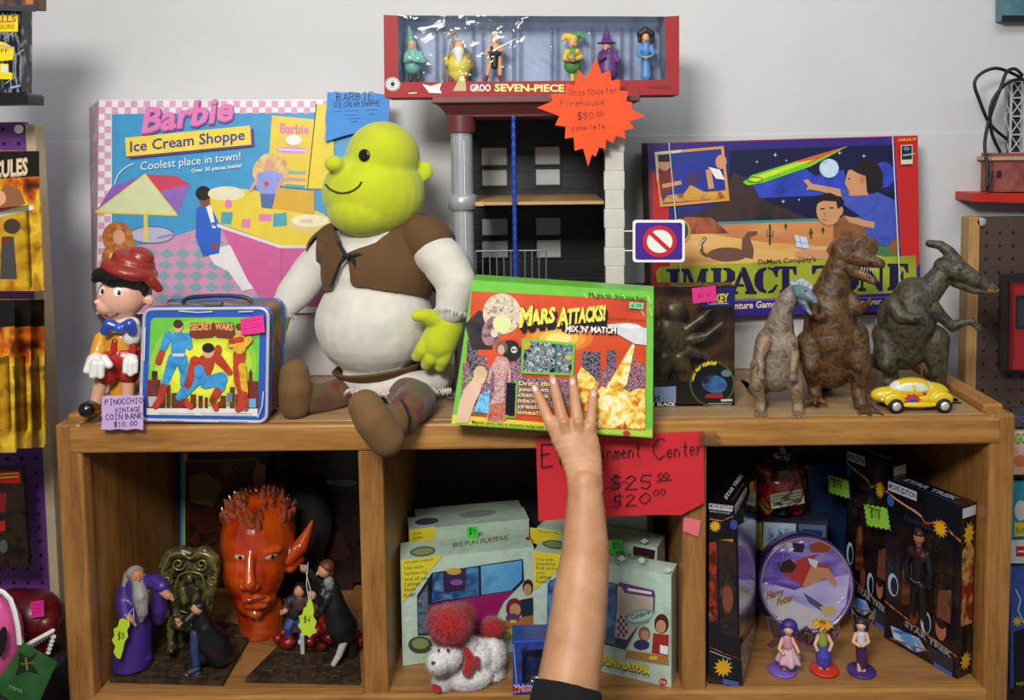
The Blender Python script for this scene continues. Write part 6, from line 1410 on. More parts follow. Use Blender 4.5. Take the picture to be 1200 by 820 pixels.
# knuckle creases
mb = MB(); cm = M('#a86a48', .6)
for x, y, w_, an in ((637, 476, 4, -.5), (636.3, 474.4, 3.6, -.5), (653.6, 468.5, 4.4, -.2), (653.2, 466.6, 3.8, -.2), (673.7, 469.5, 4.3, -.05), (673.5, 467.6, 3.7, -.05), (693.5, 477, 3.6, .1), (693.7, 475.2, 3.2, .1), (630.2, 462, 3.2, -.5), (649.4, 452.5, 3.5, -.2), (671.7, 453.4, 3.5, -.05), (694.8, 466.6, 2.9, .1)):
    pts = []
    for q in (-1, -.5, 0, .5, 1):
        p, n = surf(arm, x+q*w_*math.cos(an), y+q*w_*math.sin(an)-.5*(1-q*q))
        if p: pts.append(p-n*.00012)
    if len(pts) > 2: mb.tube(pts, [.0001]+[.0003]*(len(pts)-2)+[.0001], cm, 5)
mb.build('skin_creases', t)
sl = M('#08080c', .95, bump=.15, bscale=600)
o = Org(); o.c([(664, 816, WY-.118, 40.5), (655, 870, WY-.15, 44), (640, 960, WY-.2, 50)], sl)
pz = U(664, 797, WY-.118)
axv = (U(655, 870, WY-.15)-U(664, 815, WY-.118)).normalized(); pc = U(665, 804, WY-.112)
o.build('sleeve', t, .003, 3, keep=lambda c: (c-pc).dot(axv) > 0, solid=.003)
# ================================================================== cubbies
def fp(px, py, z=None): return onZ(px, py, ZF if z is None else z)
BACKY = DEP-.008
# ------------------------------------------------------------------ left cubby: dark illustrated boxes at the back
def backbox(x0, y0, x1, Y, mat, label, name='illustrated_box', art=None, th=.04, edge=None, z0=None):
    a = U(x0, y0, Y); b = U(x1, y0, Y); z0 = ZF if z0 is None else z0
    t = thing(name, ((a.x+b.x)/2, Y+th/2, z0), label, 'box')
    mb = MB(); mb.box((a.x, Y, z0), (b.x, min(Y+th, BACKY), a.z), mat)
    if art: art(Art(mb, plane(x0, y0+50, Y)))
    mb.build('carton', t); settle(t, z0+.0003); return t
dkm = NM(['#0d0b0c', '#1f100d', '#2d1a12', '#0c0d10', '#33251a'], 30, .3)
def a_rain(a):
    for i, c in enumerate(('#2a4fa0', '#3a9ac0', '#4fae5a', '#d8c83a', '#d88a2a', '#b83a24')): a.rect(211+i*1.7, 538, 212.7+i*1.7, 700, M(c, .35))
    a.poly([(217, 548), (240, 542), (300, 546), (312, 556), (312, 640), (217, 690)], NM(['#14100e', '#2a130e', '#4a1f12', '#0f1012'], 45, .35))
    a.poly([(222, 566), (240, 560), (262, 575), (250, 600), (224, 596)], M('#6a5a2a', .4)); a.poly([(300, 548), (312, 552), (310, 580), (296, 570)], M('#8a6a24', .4)); a.burst(268, 556, 6, 14, 7, M('#6a3a18', .4)); a.ell(240, 612, 16, 14, M('#3a140e', .4))
    a.line([(218, 548), (300, 545), (312, 556)], 1.5, M('#8a6a24', .4))
backbox(210, 533, 318, .345, dkm, 'dark comic box with a rainbow striped left edge at the back of left cubby', art=a_rain)
def a_dark(a):
    a.poly([(330, 540), (412, 538), (414, 700), (330, 700)], NM(['#0a090b', '#1a0f10', '#2a1516', '#101116'], 40, .3)); a.ell(405, 575, 14, 4, M('#6a6a70', .3)); a.ell(388, 574, 6, 3, M('#5a5a62', .3)); a.poly([(370, 640), (400, 630), (412, 660), (380, 670)], M('#2d1512', .4)); a.ell(360, 600, 20, 30, M('#150f12', .4))
backbox(322, 530, 424, .345, dkm, 'black glossy box behind the red head, at right back of left cubby', art=a_dark)
# diorama bases
stone = NM(['#150e08', '#2b1d10', '#3d2b18', '#241809'], 42, .6, tex='vor', bump=1.0)
def dbase(pts, label):
    base = [fp(x, y) for x, y in pts]
    for v in base: v.x = max(v.x, XL+PW+.006)
    cen = sum(base, Vector())/len(base)
    t = thing('diorama_base', cen, label, 'base'); mb = MB(); mb.prism([p+Vector((0, 0, .0094)) for p in base], (0, 0, -.009), stone); 
    rnd = random.Random(3)
    for i in range(70):
        u, v = rnd.uniform(.1, .93), rnd.uniform(.07, .93)
        q = (base[0]*(1-u)+base[1]*u)*(1-v)+(base[3]*(1-u)+base[2]*u)*v
        mb.box((-.009, -.006, -.002), (.009, .006, .0012+rnd.random()*.001), stone, Matrix.Rotation(rnd.uniform(-.15, .15), 3, 'Z'), q+Vector((0, 0, .0094)))
    mb.build('stone_floor', t, bevel=.0012); return t
dbase([(114, 800), (262, 804), (300, 738), (158, 728)], 'dark cobbled diorama base under the robed wizard figurine in left cubby')
dbase([(288, 800), (422, 803), (418, 730), (340, 748)], 'dark stone diorama base under the two boy figurines in left cubby')
ZM = ZF+.0112
# wizard figurine
W = fp(155, 776, ZM).y
grp = 'figurines in the left cubby'
t = thing('figurine', fp(155, 776, ZM), 'purple robed figurine with long grey beard, standing at left in left cubby', 'figurine', grp)
pur = M('#3d2478', .45, coat=.2); gry = NM(['#6a6662', '#9a958e', '#7f7a74'], 160, .6, stretch=(2, 1, .4))
o = Org(); o.c([(157, 682, W, 11), (158, 700, W, 14), (160, 725, W-.005, 17), (157, 755, W-.006, 20), (155, 777, W-.006, 22)], pur); o.c([(140, 772, W-.010, 6), (172, 770, W-.010, 6)], pur)
o.c([(148, 690, W-.004, 9), (145, 705, W-.012, 9), (148, 722, W-.03, 8)], pur).c([(170, 682, W-.004, 9), (182, 680, W-.012, 8), (190, 687, W-.02, 8)], pur)
o.c([(186, 690, W-.012, 7), (188, 712, W-.006, 9), (187, 726, W, 6)], pur); o.build('robe', t, .0018, 2, floor=ZM+.0002)
fs = M('#b5795a', .5)
o = Org(); o.c([(190, 692, W-.022, 5), (197, 698, W-.028, 4.5)], fs)
for j in range(3): o.c([(197, 698, W-.028, 2.6), (201+j, 697+j*3, W-.032, 1.6)], fs)
o.build('hand', t, .0010, 2)
o = Org(); o.c([(150, 722, W-.032, 5), (154, 727, W-.036, 4)], fs)
for j in range(3): o.c([(154, 726, W-.036, 2.4), (157+j, 729+j*2, W-.037, 1.5)], fs)
o.build('hand', t, .0010, 2)
o = Org(); o.e(161, 676, W-.012, 8, 9.5, 8, fs); o.c([(162, 676, W-.022, 2), (163, 679, W-.026, 1.8)], fs); o.build('head', t, .0011, 2)
o = Org(); o.e(158, 671, W-.004, 10, 8, 9, gry); o.c([(151, 674, W-.004, 6), (148, 690, W-.006, 6), (147, 700, W-.006, 3)], gry).c([(162, 684, W-.018, 7), (165, 700, W-.026, 9), (167, 718, W-.03, 6), (166, 727, W-.03, 2.5)], gry).c([(168, 676, W-.006, 4), (172, 692, W-.012, 4)], gry); o.build('beard_and_hair', t, .0012, 2)
settle(t, ZM)
lime = M('#b9d62a', .6)
def lime_tag(pts, Y, label, words, name='price_tag', string=None, lean=0, hold=None):
    pl = plane(pts[0][0], pts[0][1], Y, lean); c = sum((pl.hit(x, y) for x, y in pts), Vector())/len(pts)
    t = thing(name, c, label, 'price tag'); mb = MB(); mb.prism([pl.hit(x, y) for x, y in pts][::-1], (0, .0006, 0), lime); a = Art(mb, pl)
    for st, A_, B_, h in words: a.hand(st, A_, B_, h, M('#3a4a10', .6), .7)
    mb.build('paper', t)
    if string: mb = MB(); mb.tube([U(*q) for q in string], .0006, M('#d8d8d0', .6), 5); mb.build('string', t)
    return t
def zig(cx, cy, w, h, n=5, amp=2.2, rot=0):
    pts = []
    for i in range(n): pts.append((-w+2*w*i/n, -h)); pts.append((-w+2*w*(i+.5)/n, -h+amp))
    for i in range(n): pts.append((w, -h+2*h*i/n)); pts.append((w-amp, -h+2*h*(i+.5)/n))
    for i in range(n): pts.append((w-2*w*i/n, h)); pts.append((w-2*w*(i+.5)/n, h-amp))
    for i in range(n): pts.append((-w, h-2*h*i/n)); pts.append((-w+amp, h-2*h*(i+.5)/n))
    c, s_ = math.cos(math.radians(rot)), math.sin(math.radians(rot))
    return [(cx+x*c-y*s_, cy+x*s_+y*c) for x, y in pts]
lime_tag([(144, 724), (147, 727), (151, 725), (152, 733), (149, 738), (150, 746), (146, 752), (144, 762), (141, 772), (137, 771), (133, 764), (135, 757), (131, 750), (134, 744), (133, 737), (138, 734), (140, 726)], W-.055, 'lime green price tag hanging by a string from the purple robed figurine', [('$8', (138, 750), (146, 748), 8)], string=[(147, 726, W-.054), (152, 718, W-.05), (156, 712, W-.04), (157, 724, W-.038)])
# throne
TY = fp(222, 762, ZM).y
t = thing('throne', fp(222, 762, ZM), 'ornate bronze green throne with scrolled crest behind the cloaked figurine', 'throne')
brz = NM(['#1d1a0e', '#3a351c', '#5d5630', '#2a2614'], 60, .32, bump=.3); brz2 = M('#8a7f45', .3, .5)
o = Org()
o.c([(192, 664, TY, 7), (200, 650, TY, 7), (214, 646, TY, 7), (226, 650, TY, 7), (240, 646, TY, 7), (250, 656, TY, 8), (252, 668, TY, 6)], brz); o.e(222, 664, TY+.008, 27, 17, 6, brz); o.e(222, 700, TY+.012, 24, 40, 6, brz)
o.c([(194, 672, TY, 7), (198, 690, TY-.004, 7), (204, 705, TY-.004, 7), (206, 725, TY-.01, 6)], brz).c([(250, 672, TY, 7), (247, 690, TY-.004, 7), (243, 705, TY-.004, 7), (245, 725, TY-.01, 6)], brz)
o.c([(205, 728, TY-.015, 8), (225, 732, TY-.02, 9), (244, 728, TY-.015, 8)], brz); o.build('back_and_seat', t, .0017, 2)
mb = MB()
def scroll(cx, cy, r, Y, s_=1, turns=1.4, w_=.0018):
    pts = [(cx+s_*r*(1-i/34)*math.cos(2*math.pi*turns*i/28), cy+r*(1-i/34)*math.sin(2*math.pi*turns*i/28), Y) for i in range(29)]
    mb.tube([U(*q) for q in pts], w_, brz2, 6)
scroll(209, 661, 8, TY-.009); scroll(236, 661, 8, TY-.009, -1); scroll(196, 680, 6, TY-.012); scroll(249, 680, 6, TY-.012, -1)
mb.tube([U(x, y, TY-.008) for x, y in smooth([(191, 668), (199, 652), (213, 648), (223, 654), (233, 648), (247, 653), (253, 668)])], .0032, brz2, 6)
for pts in ([(190, 668), (193, 682), (200, 696), (202, 712), (205, 728)], [(254, 668), (251, 682), (245, 696), (243, 712), (246, 728)], [(204, 730), (214, 735), (226, 733), (238, 735), (246, 730)]): mb.tube([U(x, y, TY-.012) for x, y in smooth(pts)], .0024, brz2, 6)
for s_, x in ((1, 197), (-1, 248)): mb.tube([U(x+s_*q, y, TY-.012) for q, y in ((0, 690), (5, 702), (3, 715), (8, 726))], .0018, brz2, 6)
mb.tube([U(x, y, TY-.006) for x, y in smooth([(210, 674), (222, 670), (236, 674), (240, 690), (236, 712), (222, 718), (208, 712), (205, 690), (210, 674)])], .0015, brz2, 6)
mb.build('scrollwork', t)
for x in (201, 246):
    o = Org(); o.c([(x, 728, TY-.016, 6), (x-1, 742, TY-.02, 4.5), (x, 754, TY-.02, 4), (x, 760, TY-.028, 6)], brz); o.c([(x, 760, TY-.028, 4), (x, 762, TY-.04, 3)], brz); o.build('leg', t, .0016, 2, floor=ZM+.0002)
o = Org(); o.c([(212, 735, TY+.01, 6), (212, 762, TY+.01, 5)], brz).c([(236, 735, TY+.01, 6), (236, 762, TY+.01, 5)], brz); 
for x in (212, 236): o = Org(); o.c([(x, 735, TY+.014, 6), (x, 756, TY+.014, 5)], brz); o.build('leg', t, .0016, 2, floor=ZM+.0002)
mb = MB(); 
o = Org(); o.e(222, 694, TY-.002, 9, 14, 5, NM(['#15130d', '#2e2a1c', '#3d3826'], 90, .35)); o.c([(214, 690, TY-.004, 4), (216, 705, TY-.01, 4)], brz).c([(231, 690, TY-.004, 4), (229, 705, TY-.01, 4)], brz); o.e(222, 678, TY-.005, 5, 6, 5, brz); o.build('relief', t, .0012, 2)
settle(t, ZM)
# cloaked figurine
CY2 = fp(228, 787, ZM).y
t = thing('figurine', fp(240, 785, ZM), 'black cloaked figurine in blue jeans lunging in front of the bronze throne', 'figurine', grp)
cl_ = M('#0f1014', .4, coat=.2); fs2 = M('#c08a68', .5)
o = Org(); o.c([(232, 716, CY2, 9), (238, 730, CY2+.004, 12), (246, 750, CY2+.01, 15), (258, 768, CY2+.02, 14)], cl_).c([(240, 735, CY2, 10), (256, 752, CY2+.015, 13), (268, 766, CY2+.028, 9)], cl_).c([(226, 720, CY2-.012, 7), (216, 730, CY2-.026, 6), (213, 731, CY2-.031, 5)], cl_).c([(236, 745, CY2+.004, 9), (238, 770, CY2+.01, 9)], cl_)
o.build('cloak', t, .0017, 2, floor=ZM+.004)
o = Org(); o.c([(229, 742, CY2-.004, 6), (228, 760, CY2-.006, 5), (230, 778, CY2-.004, 4.5)], M('#2a3a66', .6)); o.build('trouser_leg', t, .0013, 2)
o = Org(); o.c([(231, 784, CY2-.004, 4.2), (222, 788, CY2-.012, 3.8)], M('#26304a', .5)); o.c([(231, 787, CY2-.004, 3), (220, 790, CY2-.013, 2.4)], M('#d8d8d8', .5)); o.build('shoe', t, .001, 2, floor=ZM+.0002)
o = Org(); o.c([(211, 731, CY2-.033, 4), (208, 727, CY2-.036, 2.6)], fs2); 
for j in range(3): o.c([(210, 730, CY2-.035, 2.2), (206+j*2, 725+j, CY2-.039, 1.3)], fs2)
o.build('hand', t, .001, 2)
o = Org(); o.e(231, 713, CY2-.008, 7, 7.5, 7, fs2); o.c([(226, 714, CY2-.012, 2), (223.5, 716, CY2-.013, 1.6)], fs2); o.build('head', t, .001, 2)
o = Org(); o.e(233, 709.5, CY2-.005, 8, 6, 8, M('#15110e', .5)); o.c([(238, 712, CY2-.002, 4), (238, 718, CY2, 3)], M('#15110e', .5)); o.build('hair', t, .001, 2)
settle(t, ZM)
# red head bust
HY = .235
hz_ = fp(306, 738).y
HY = hz_
t = thing('head_bust', fp(306, 738), 'glossy red orange head bust with spiky hair and pointed ear in left cubby', 'bust')
rg = NM(['#8a1c06', '#b8380a', '#cc5212', '#b02e08'], 12, .16, coat=.8, dist=.3, detail=2)
o = Org(); o.e(303, 628, HY, 42, 52, 50, rg); o.e(299, 662, HY-.02, 36, 46, 40, rg); o.e(299, 698, HY-.035, 25, 22, 26, rg)
o.c([(282, 647, HY-.062, 4.5), (270, 645, HY-.052, 4.5)], rg).c([(312, 646, HY-.062, 4.5), (326, 643, HY-.050, 4.5)], rg)
o.c([(293, 650, HY-.075, 5), (292, 672, HY-.09, 6), (292, 684, HY-.098, 7.5)], rg).c([(284, 687, HY-.085, 4.5), (300, 687, HY-.085, 4.5)], rg)
o.c([(287, 703, HY-.078, 4.5), (300, 700, HY-.084, 5), (314, 702, HY-.076, 4)], rg).c([(290, 709, HY-.076, 4.5), (301, 709, HY-.08, 5), (311, 708, HY-.074, 4)], rg); o.e(299, 718, HY-.066, 9, 6, 8, rg)
o.c([(305, 715, HY-.01, 26), (306, 745, HY, 23)], rg); o.build('head', t, .0026, 3, floor=ZF+.0003)
hd = child(t, 'head')
def fpatch(x, y, rx, ry, mat, nm, th=.0015, rot=0):
    p, n = surf(hd, x, y); k = Sc(x, y, p.y); R = n.to_track_quat('Z', 'Y').to_matrix(); mb = MB(); mb.ell(p, (rx*k, ry*k, th), mat, 16, 8, R); mb.build(nm, t)
for x, y in ((281, 653), (318, 652)):
    fpatch(x, y, 7.5, 3.4, M('#c9a890', .2, coat=.8), 'eye', .0016); fpatch(x+1, y, 3, 3, M('#1d120a', .15, coat=.9), 'iris', .0026)
fpatch(300, 702, 12, 2.6, M('#8c1a08', .1, coat=1.), 'lips', .002)
o = Org(); o.c([(338, 655, HY-.01, 8), (352, 640, HY+.002, 9), (360, 624, HY+.012, 5), (366, 610, HY+.02, 1.5)], rg).c([(340, 665, HY-.006, 6), (350, 654, HY+.006, 7)], rg); o.build('ear', t, .0018, 2)
mb = MB(); hm = NM(['#5a1c0c', '#8a3416', '#a8502a', '#6a2410'], 60, .12, coat=1.)
rnd = random.Random(5)
C0 = U(303, 628, HY); k = Sc(303, 628, HY)
for i in range(240):
    d = Vector((rnd.gauss(0, 1), rnd.gauss(0, 1), rnd.gauss(0, 1))).normalized()
    if d.z < .30+.28*max(0, -d.y): continue
    p = C0+Vector((d.x*42*k, d.y*50*k, d.z*52*k))*.94
    tip = p+(d*.6+Vector((0, -.1, .75))).normalized()*rnd.uniform(.018, .028)
    mb.tube([p, p.lerp(tip, .5), tip], [.0085, .0062, .0006], hm, 7)
mb.build('spiky_hair', t)
# helmet shaped black cap behind the bust
t = thing('helmet', fp(362, 700), 'black rounded helmet in the shadow behind the red head bust', 'helmet')
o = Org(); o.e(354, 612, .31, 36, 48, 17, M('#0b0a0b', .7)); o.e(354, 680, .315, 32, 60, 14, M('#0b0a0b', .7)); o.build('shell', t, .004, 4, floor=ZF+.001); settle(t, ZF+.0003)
# two boys diorama
BY2 = fp(395, 778, ZM).y
t = thing('figurine', fp(398, 776, ZM), 'dark robed brown haired figurine holding up a wand in left cubby', 'figurine', grp)
rb = M('#121418', .45); hr2 = M('#5d3320', .5)
o = Org(); o.c([(388, 690, BY2, 10), (392, 710, BY2, 13), (398, 730, BY2+.006, 17), (402, 738, BY2+.012, 16)], rb).c([(380, 692, BY2-.008, 6), (376, 705, BY2-.018, 5.5), (369, 700, BY2-.026, 5)], rb).c([(386, 690, BY2+.006, 6), (372, 678, BY2+.002, 5), (360, 668, BY2-.004, 4)], rb).c([(384, 700, BY2-.012, 6), (376, 716, BY2-.02, 5)], rb); o.build('robe', t, .0015, 2)
o = Org(); o.c([(405, 735, BY2+.004, 7), (403, 752, BY2, 5), (397, 768, BY2-.004, 4), (391, 778, BY2-.008, 3.2)], M('#b5b2ac', .5)); o.c([(410, 738, BY2+.02, 7), (412, 760, BY2+.024, 6), (412, 774, BY2+.024, 5)], rb); o.build('trouser_leg', t, .0012, 2, floor=ZM+.0002)
o = Org(); o.e(380, 668, BY2-.004, 7.5, 8.5, 8, fs2); o.c([(373, 671, BY2-.01, 1.8), (371.5, 673, BY2-.011, 1.5)], fs2); o.build('head', t, .001, 2)
o = Org(); o.e(383, 663.5, BY2-.001, 9, 7.5, 9, hr2); o.c([(388, 666, BY2, 4), (388, 672, BY2, 3)], hr2); o.build('hair', t, .001, 2)
o = Org(); o.c([(385, 681, BY2-.004, 6), (388, 690, BY2-.002, 6)], M('#7d7d82', .6)); o.build('scarf', t, .001, 2)
o = Org(); o.e(356, 666, BY2-.006, 4.5, 4.5, 4.5, fs2)
for j in range(3): o.c([(356, 666, BY2-.008, 2), (353+j, 663+j*2, BY2-.012, 1.6)], fs2)
o.build('hand', t, .001, 2); o = Org(); o.e(366, 698, BY2-.028, 4.5, 5.5, 4.5, fs2)
for j in range(3): o.c([(365, 698, BY2-.03, 2), (362+j, 694+j*2, BY2-.034, 1.5)], fs2)
o.build('hand', t, .001, 2)
settle(t, ZM)
t = thing('figurine', fp(345, 745, ZM), 'crouching dark haired figurine with brown satchel beside the red rocks', 'figurine', grp)
BZ = fp(345, 752, ZM).y
o = Org(); o.c([(350, 700, BZ, 10), (346, 715, BZ-.004, 10)], M('#22262a', .5)).c([(340, 702, BZ-.008, 5.5), (334, 712, BZ-.02, 5)], M('#22262a', .5)).c([(358, 702, BZ-.006, 5.5), (361, 713, BZ-.016, 5)], M('#22262a', .5)); o.build('jacket', t, .0012, 2)
o = Org(); o.c([(344, 722, BZ-.004, 7), (338, 733, BZ-.016, 5.5), (338, 746, BZ-.01, 4)], M('#2f447a', .6)).c([(352, 722, BZ, 7), (354, 735, BZ-.01, 5.5), (354, 748, BZ-.004, 4)], M('#2f447a', .6)); o.c([(338, 748, BZ-.012, 3.6), (335, 750, BZ-.02, 3)], M('#c8c8c4', .5)).c([(354, 749, BZ-.006, 3.6), (352, 751, BZ-.014, 3)], M('#c8c8c4', .5)); o.build('trousers', t, .0012, 2, floor=ZM+.0002)
o = Org(); o.e(351, 691, BZ-.006, 6.5, 7.5, 7, fs2); o.build('head', t, .001, 2); o = Org(); o.e(352, 687.5, BZ-.002, 8, 6, 8, M('#1d1511', .5)); o.build('hair', t, .001, 2)
o = Org(); o.c([(334, 714, BZ-.024, 3.8), (331, 716, BZ-.028, 2.6)], fs2); 
for j in range(3): o.c([(332, 715, BZ-.027, 1.8), (329, 714+j*2, BZ-.031, 1.2)], fs2)
o.build('hand', t, .001, 2)
mb = MB(); mb.tube([U(333, 700, BZ-.03), U(341, 716, BZ-.026)], .0019, M('#5a2a1a', .5), 8); mb.ell(U(351, 706, BZ-.018), (.011, .005, .014), M('#5a3a30', .5), 16, 10); mb.tube([U(345, 696, BZ-.016), U(352, 704, BZ-.022), U(359, 716, BZ-.014)], .0012, M('#3a2218', .5), 6); mb.build('satchel', t)
settle(t, ZM)
rk = NM(['#5a0c06', '#8c160c', '#a82214'], 60, .35, coat=.2, bump=.6)
rnd = random.Random(9); i = 0
for x, y, r_ in ((325, 748, 6), (337, 753, 9), (331, 742, 6), (363, 752, 7), (370, 740, 9), (377, 757, 7), (384, 735, 12), (384, 748, 10), (392, 742, 8), (376, 728, 8), (421, 752, 7), (418, 744, 6)):
    Yr = fp(x, y+r_*.7, ZM).y; o = Org(); o.e(x, y, Yr, r_, r_*.8, r_*.8, rk, rot=rnd.uniform(-30, 30)); o.e(x+r_*.3, y-r_*.3, Yr+.002, r_*.6, r_*.6, r_*.6, rk); 
    q = o.build('rock', None, .0014, 1, floor=fp(x, y+r_*.7, ZM).z+.0002, label='glossy red rock on the dark stone base beside the boy figurines', cat='rock', group='red rocks on the diorama base'); settle(q, ZM+.0003); i += 1
mb = MB(); b0 = fp(355, 766, ZM); mb.box((b0.x-.0035, b0.y-.003, ZM+.0003), (b0.x+.0035, b0.y+.003, U(355, 742, b0.y).z), M('#b8b6b0', .5)); o = mb.build('peg', None, 'short pale upright peg on the stone base under the lime tag', 'peg', bevel=.0008); settle(o, ZM+.0003)
lime_tag([(361, 703), (364, 701), (366, 706), (368, 716), (367, 722), (371, 728), (369, 735), (371, 741), (366, 743), (363, 747), (359, 744), (354, 745), (353, 738), (349, 733), (352, 728), (350, 722), (354, 720), (356, 712), (359, 711)], BY2-.04, 'lime green price tag hanging by string before the dark robed figurine', [('$6', (356, 730), (364, 728), 7)], string=[(362, 704, BY2-.039), (359, 684, BY2-.022), (361, 659, BY2-.008), (358, 668, BY2-.012), (364, 692, BY2-.034), (363, 703, BY2-.039)])

# ------------------------------------------------------------------ middle cubby: mint playpak boxes
mint = NM(['#afc8b4', '#bfd4c2', '#a8c2ae'], 30, .35, coat=.4); mint2 = M('#c4d6c6', .4, coat=.3); yl2 = M('#dccb2e', .4, coat=.3)
def playbox(pa, pb, ztl, depth, label, art, grp_='mint green playset boxes in the middle cubby', topart=None, z0=None):
    """pa, pb: floor points (world) of the front bottom-left and bottom-right corners; ztl: front top height"""
    d = (pb-pa); nrm = Vector((-d.y, d.x, 0)).normalized()
    fr = [pa+Vector((0, 0, ztl)), pb+Vector((0, 0, ztl)), pb.copy(), pa.copy()]; bk = [v+nrm*depth for v in fr]
    for v in fr+bk: v.x = min(max(v.x, xd1[1]+.0015), xd2[0]-.0015)
    t = thing('playset_box', (pa+pb)/2, label, 'toy box', grp_); mb = MB(); mb.hexa(fr, bk, mint, mint, mint); pl = Pl(pa, (d.y, -d.x, 0)); a = Art(mb, pl); art(a)
    tp = Pl(fr[0], (0, 0, 1))
    if topart: topart(Art(mb, tp))
    mb.build('carton', t); t.location.z += .0004; return t, pl
def diam(a, pts, s_=5):
    for x, y in pts: a.poly([(x-s_, y), (x, y-s_*.7), (x+s_, y), (x, y+s_*.7)], mint2); a.poly([(x-s_*.5, y), (x, y-s_*.35), (x+s_*.5, y), (x, y+s_*.35)], mint)
blu3 = NM(['#2a5fa0', '#4f9ad0', '#1f3f7a', '#7fc0e0'], 16, .2, coat=.6); mag = M('#a01f66', .4)
kid = M('#c08a68', .45)
def artA(a):
    a.k = .2927; a.x0 = 450; a.y0 = 580
    diam(a, ((265, 268), (345, 255), (425, 243), (505, 232), (100, 500), (100, 435), (100, 570), (580, 230), (150, 640), (250, 635), (400, 610), (585, 270)), 18)
    a.poly([(68, 262), (236, 242), (76, 432)], yl2)
    for i, s_ in enumerate(('Use with', 'Snacktime Kid', 'and all your', 'Cabbage', 'Patch', 'Kids!')): a.text(s_, (82, 300+i*22), (82+len(s_)*(9.5-i*.2) if i != 1 else 170, 293+i*22), 14, INK)
    a.text('FOR AGES 3 AND UP', (82, 276), (196, 262), 8, INK)
    a.poly([(132, 402), (192, 312), (556, 256), (560, 345), (520, 385), (480, 425), (440, 500), (430, 560), (135, 562)], M('#1b2230', .3))
    a.poly([(196, 316), (378, 288), (380, 402), (190, 430)], blu3); a.poly([(388, 286), (552, 262), (552, 340), (510, 382), (390, 400)], NM(['#4f9ad0', '#6ab4e0', '#3f86c0'], 10, .15, coat=.8)); a.poly([(235, 306), (330, 292), (325, 380), (240, 395)], M('#3a2a55', .4)); a.ell(280, 306, 30, 14, M('#c9a040', .4)); a.ell(290, 350, 26, 12, M('#8a5aa0', .4))
    a.poly([(178, 440), (420, 398), (522, 384), (478, 428), (440, 505), (430, 560), (180, 560)], mag); a.poly([(135, 420), (175, 360), (178, 555), (138, 556)], NM(['#3a4a5a', '#6a7a90', '#2a3240'], 60, .3))
    a.poly([(530, 412), (560, 385), (600, 360), (603, 530), (440, 545), (455, 500), (485, 440)], M('#b9ccb8', .4)); a.ell(522, 455, 34, 42, M('#7a1f3a', .4)); a.ell(525, 460, 22, 26, kid); a.ell(577, 370, 22, 32, M('#3a2214', .4)); a.ell(575, 380, 16, 24, kid); a.poly([(545, 420), (600, 410), (602, 490), (550, 490)], M('#23303f', .4)); a.poly([(470, 505), (603, 480), (603, 525), (455, 542)], M('#a86a3a', .4)); a.ell(515, 492, 28, 18, M('#5a3a70', .4)); a.rect(505, 500, 530, 512, M('#d8b82a', .4))
    a.text('BIG FUN PLAYPAK', (330, 612), (540, 568), 36, M('#2a3a1a', .4), .07); a.text('BIG FUN PLAYPAK', (330, 608), (540, 564), 34, yl2, .05); a.ell(145, 600, 48, 34, M('#3a4a34', .4)); a.ell(145, 595, 34, 22, M('#7f8f5a', .4))
def topA(a):
    a.k = .2927; a.x0 = 450; a.y0 = 580
    a.ell(155, 226, 52, 20, M('#5a6a4a', .4), -6); a.ell(155, 226, 42, 13, M('#8f9a6a', .4), -6); a.text('BIG FUN PLAYPAK', (275, 210), (500, 178), 18, M('#7a8a3a', .4), .03); a.ell(578, 174, 12, 7, M('#b02a2a', .4))
pa, pb = fp(472, 780), fp(627, 761)
hA = (Pl(pa, ((pb-pa).y, -(pb-pa).x, 0)).hit(469, 656.5)).z-ZF
tA, plA = playbox(pa, pb, hA, .068, 'mint green playset box with magenta contents, front left behind the white poodle', artA, topart=topA)
filmb = CLEAR('#ffffff', .15, .05, .3, .04)
def film(t, pl, pts, nm='window'):
    mb = MB(); mb.poly([pl.hit(x, y, 30) for x, y in pts][::-1], filmb); mb.build(nm, t)
film(tA, plA, [(488.6, 697.7), (506, 671), (612.7, 655), (614, 681), (602, 692.7), (590, 704), (579, 726), (576, 744), (489.5, 744.5)])
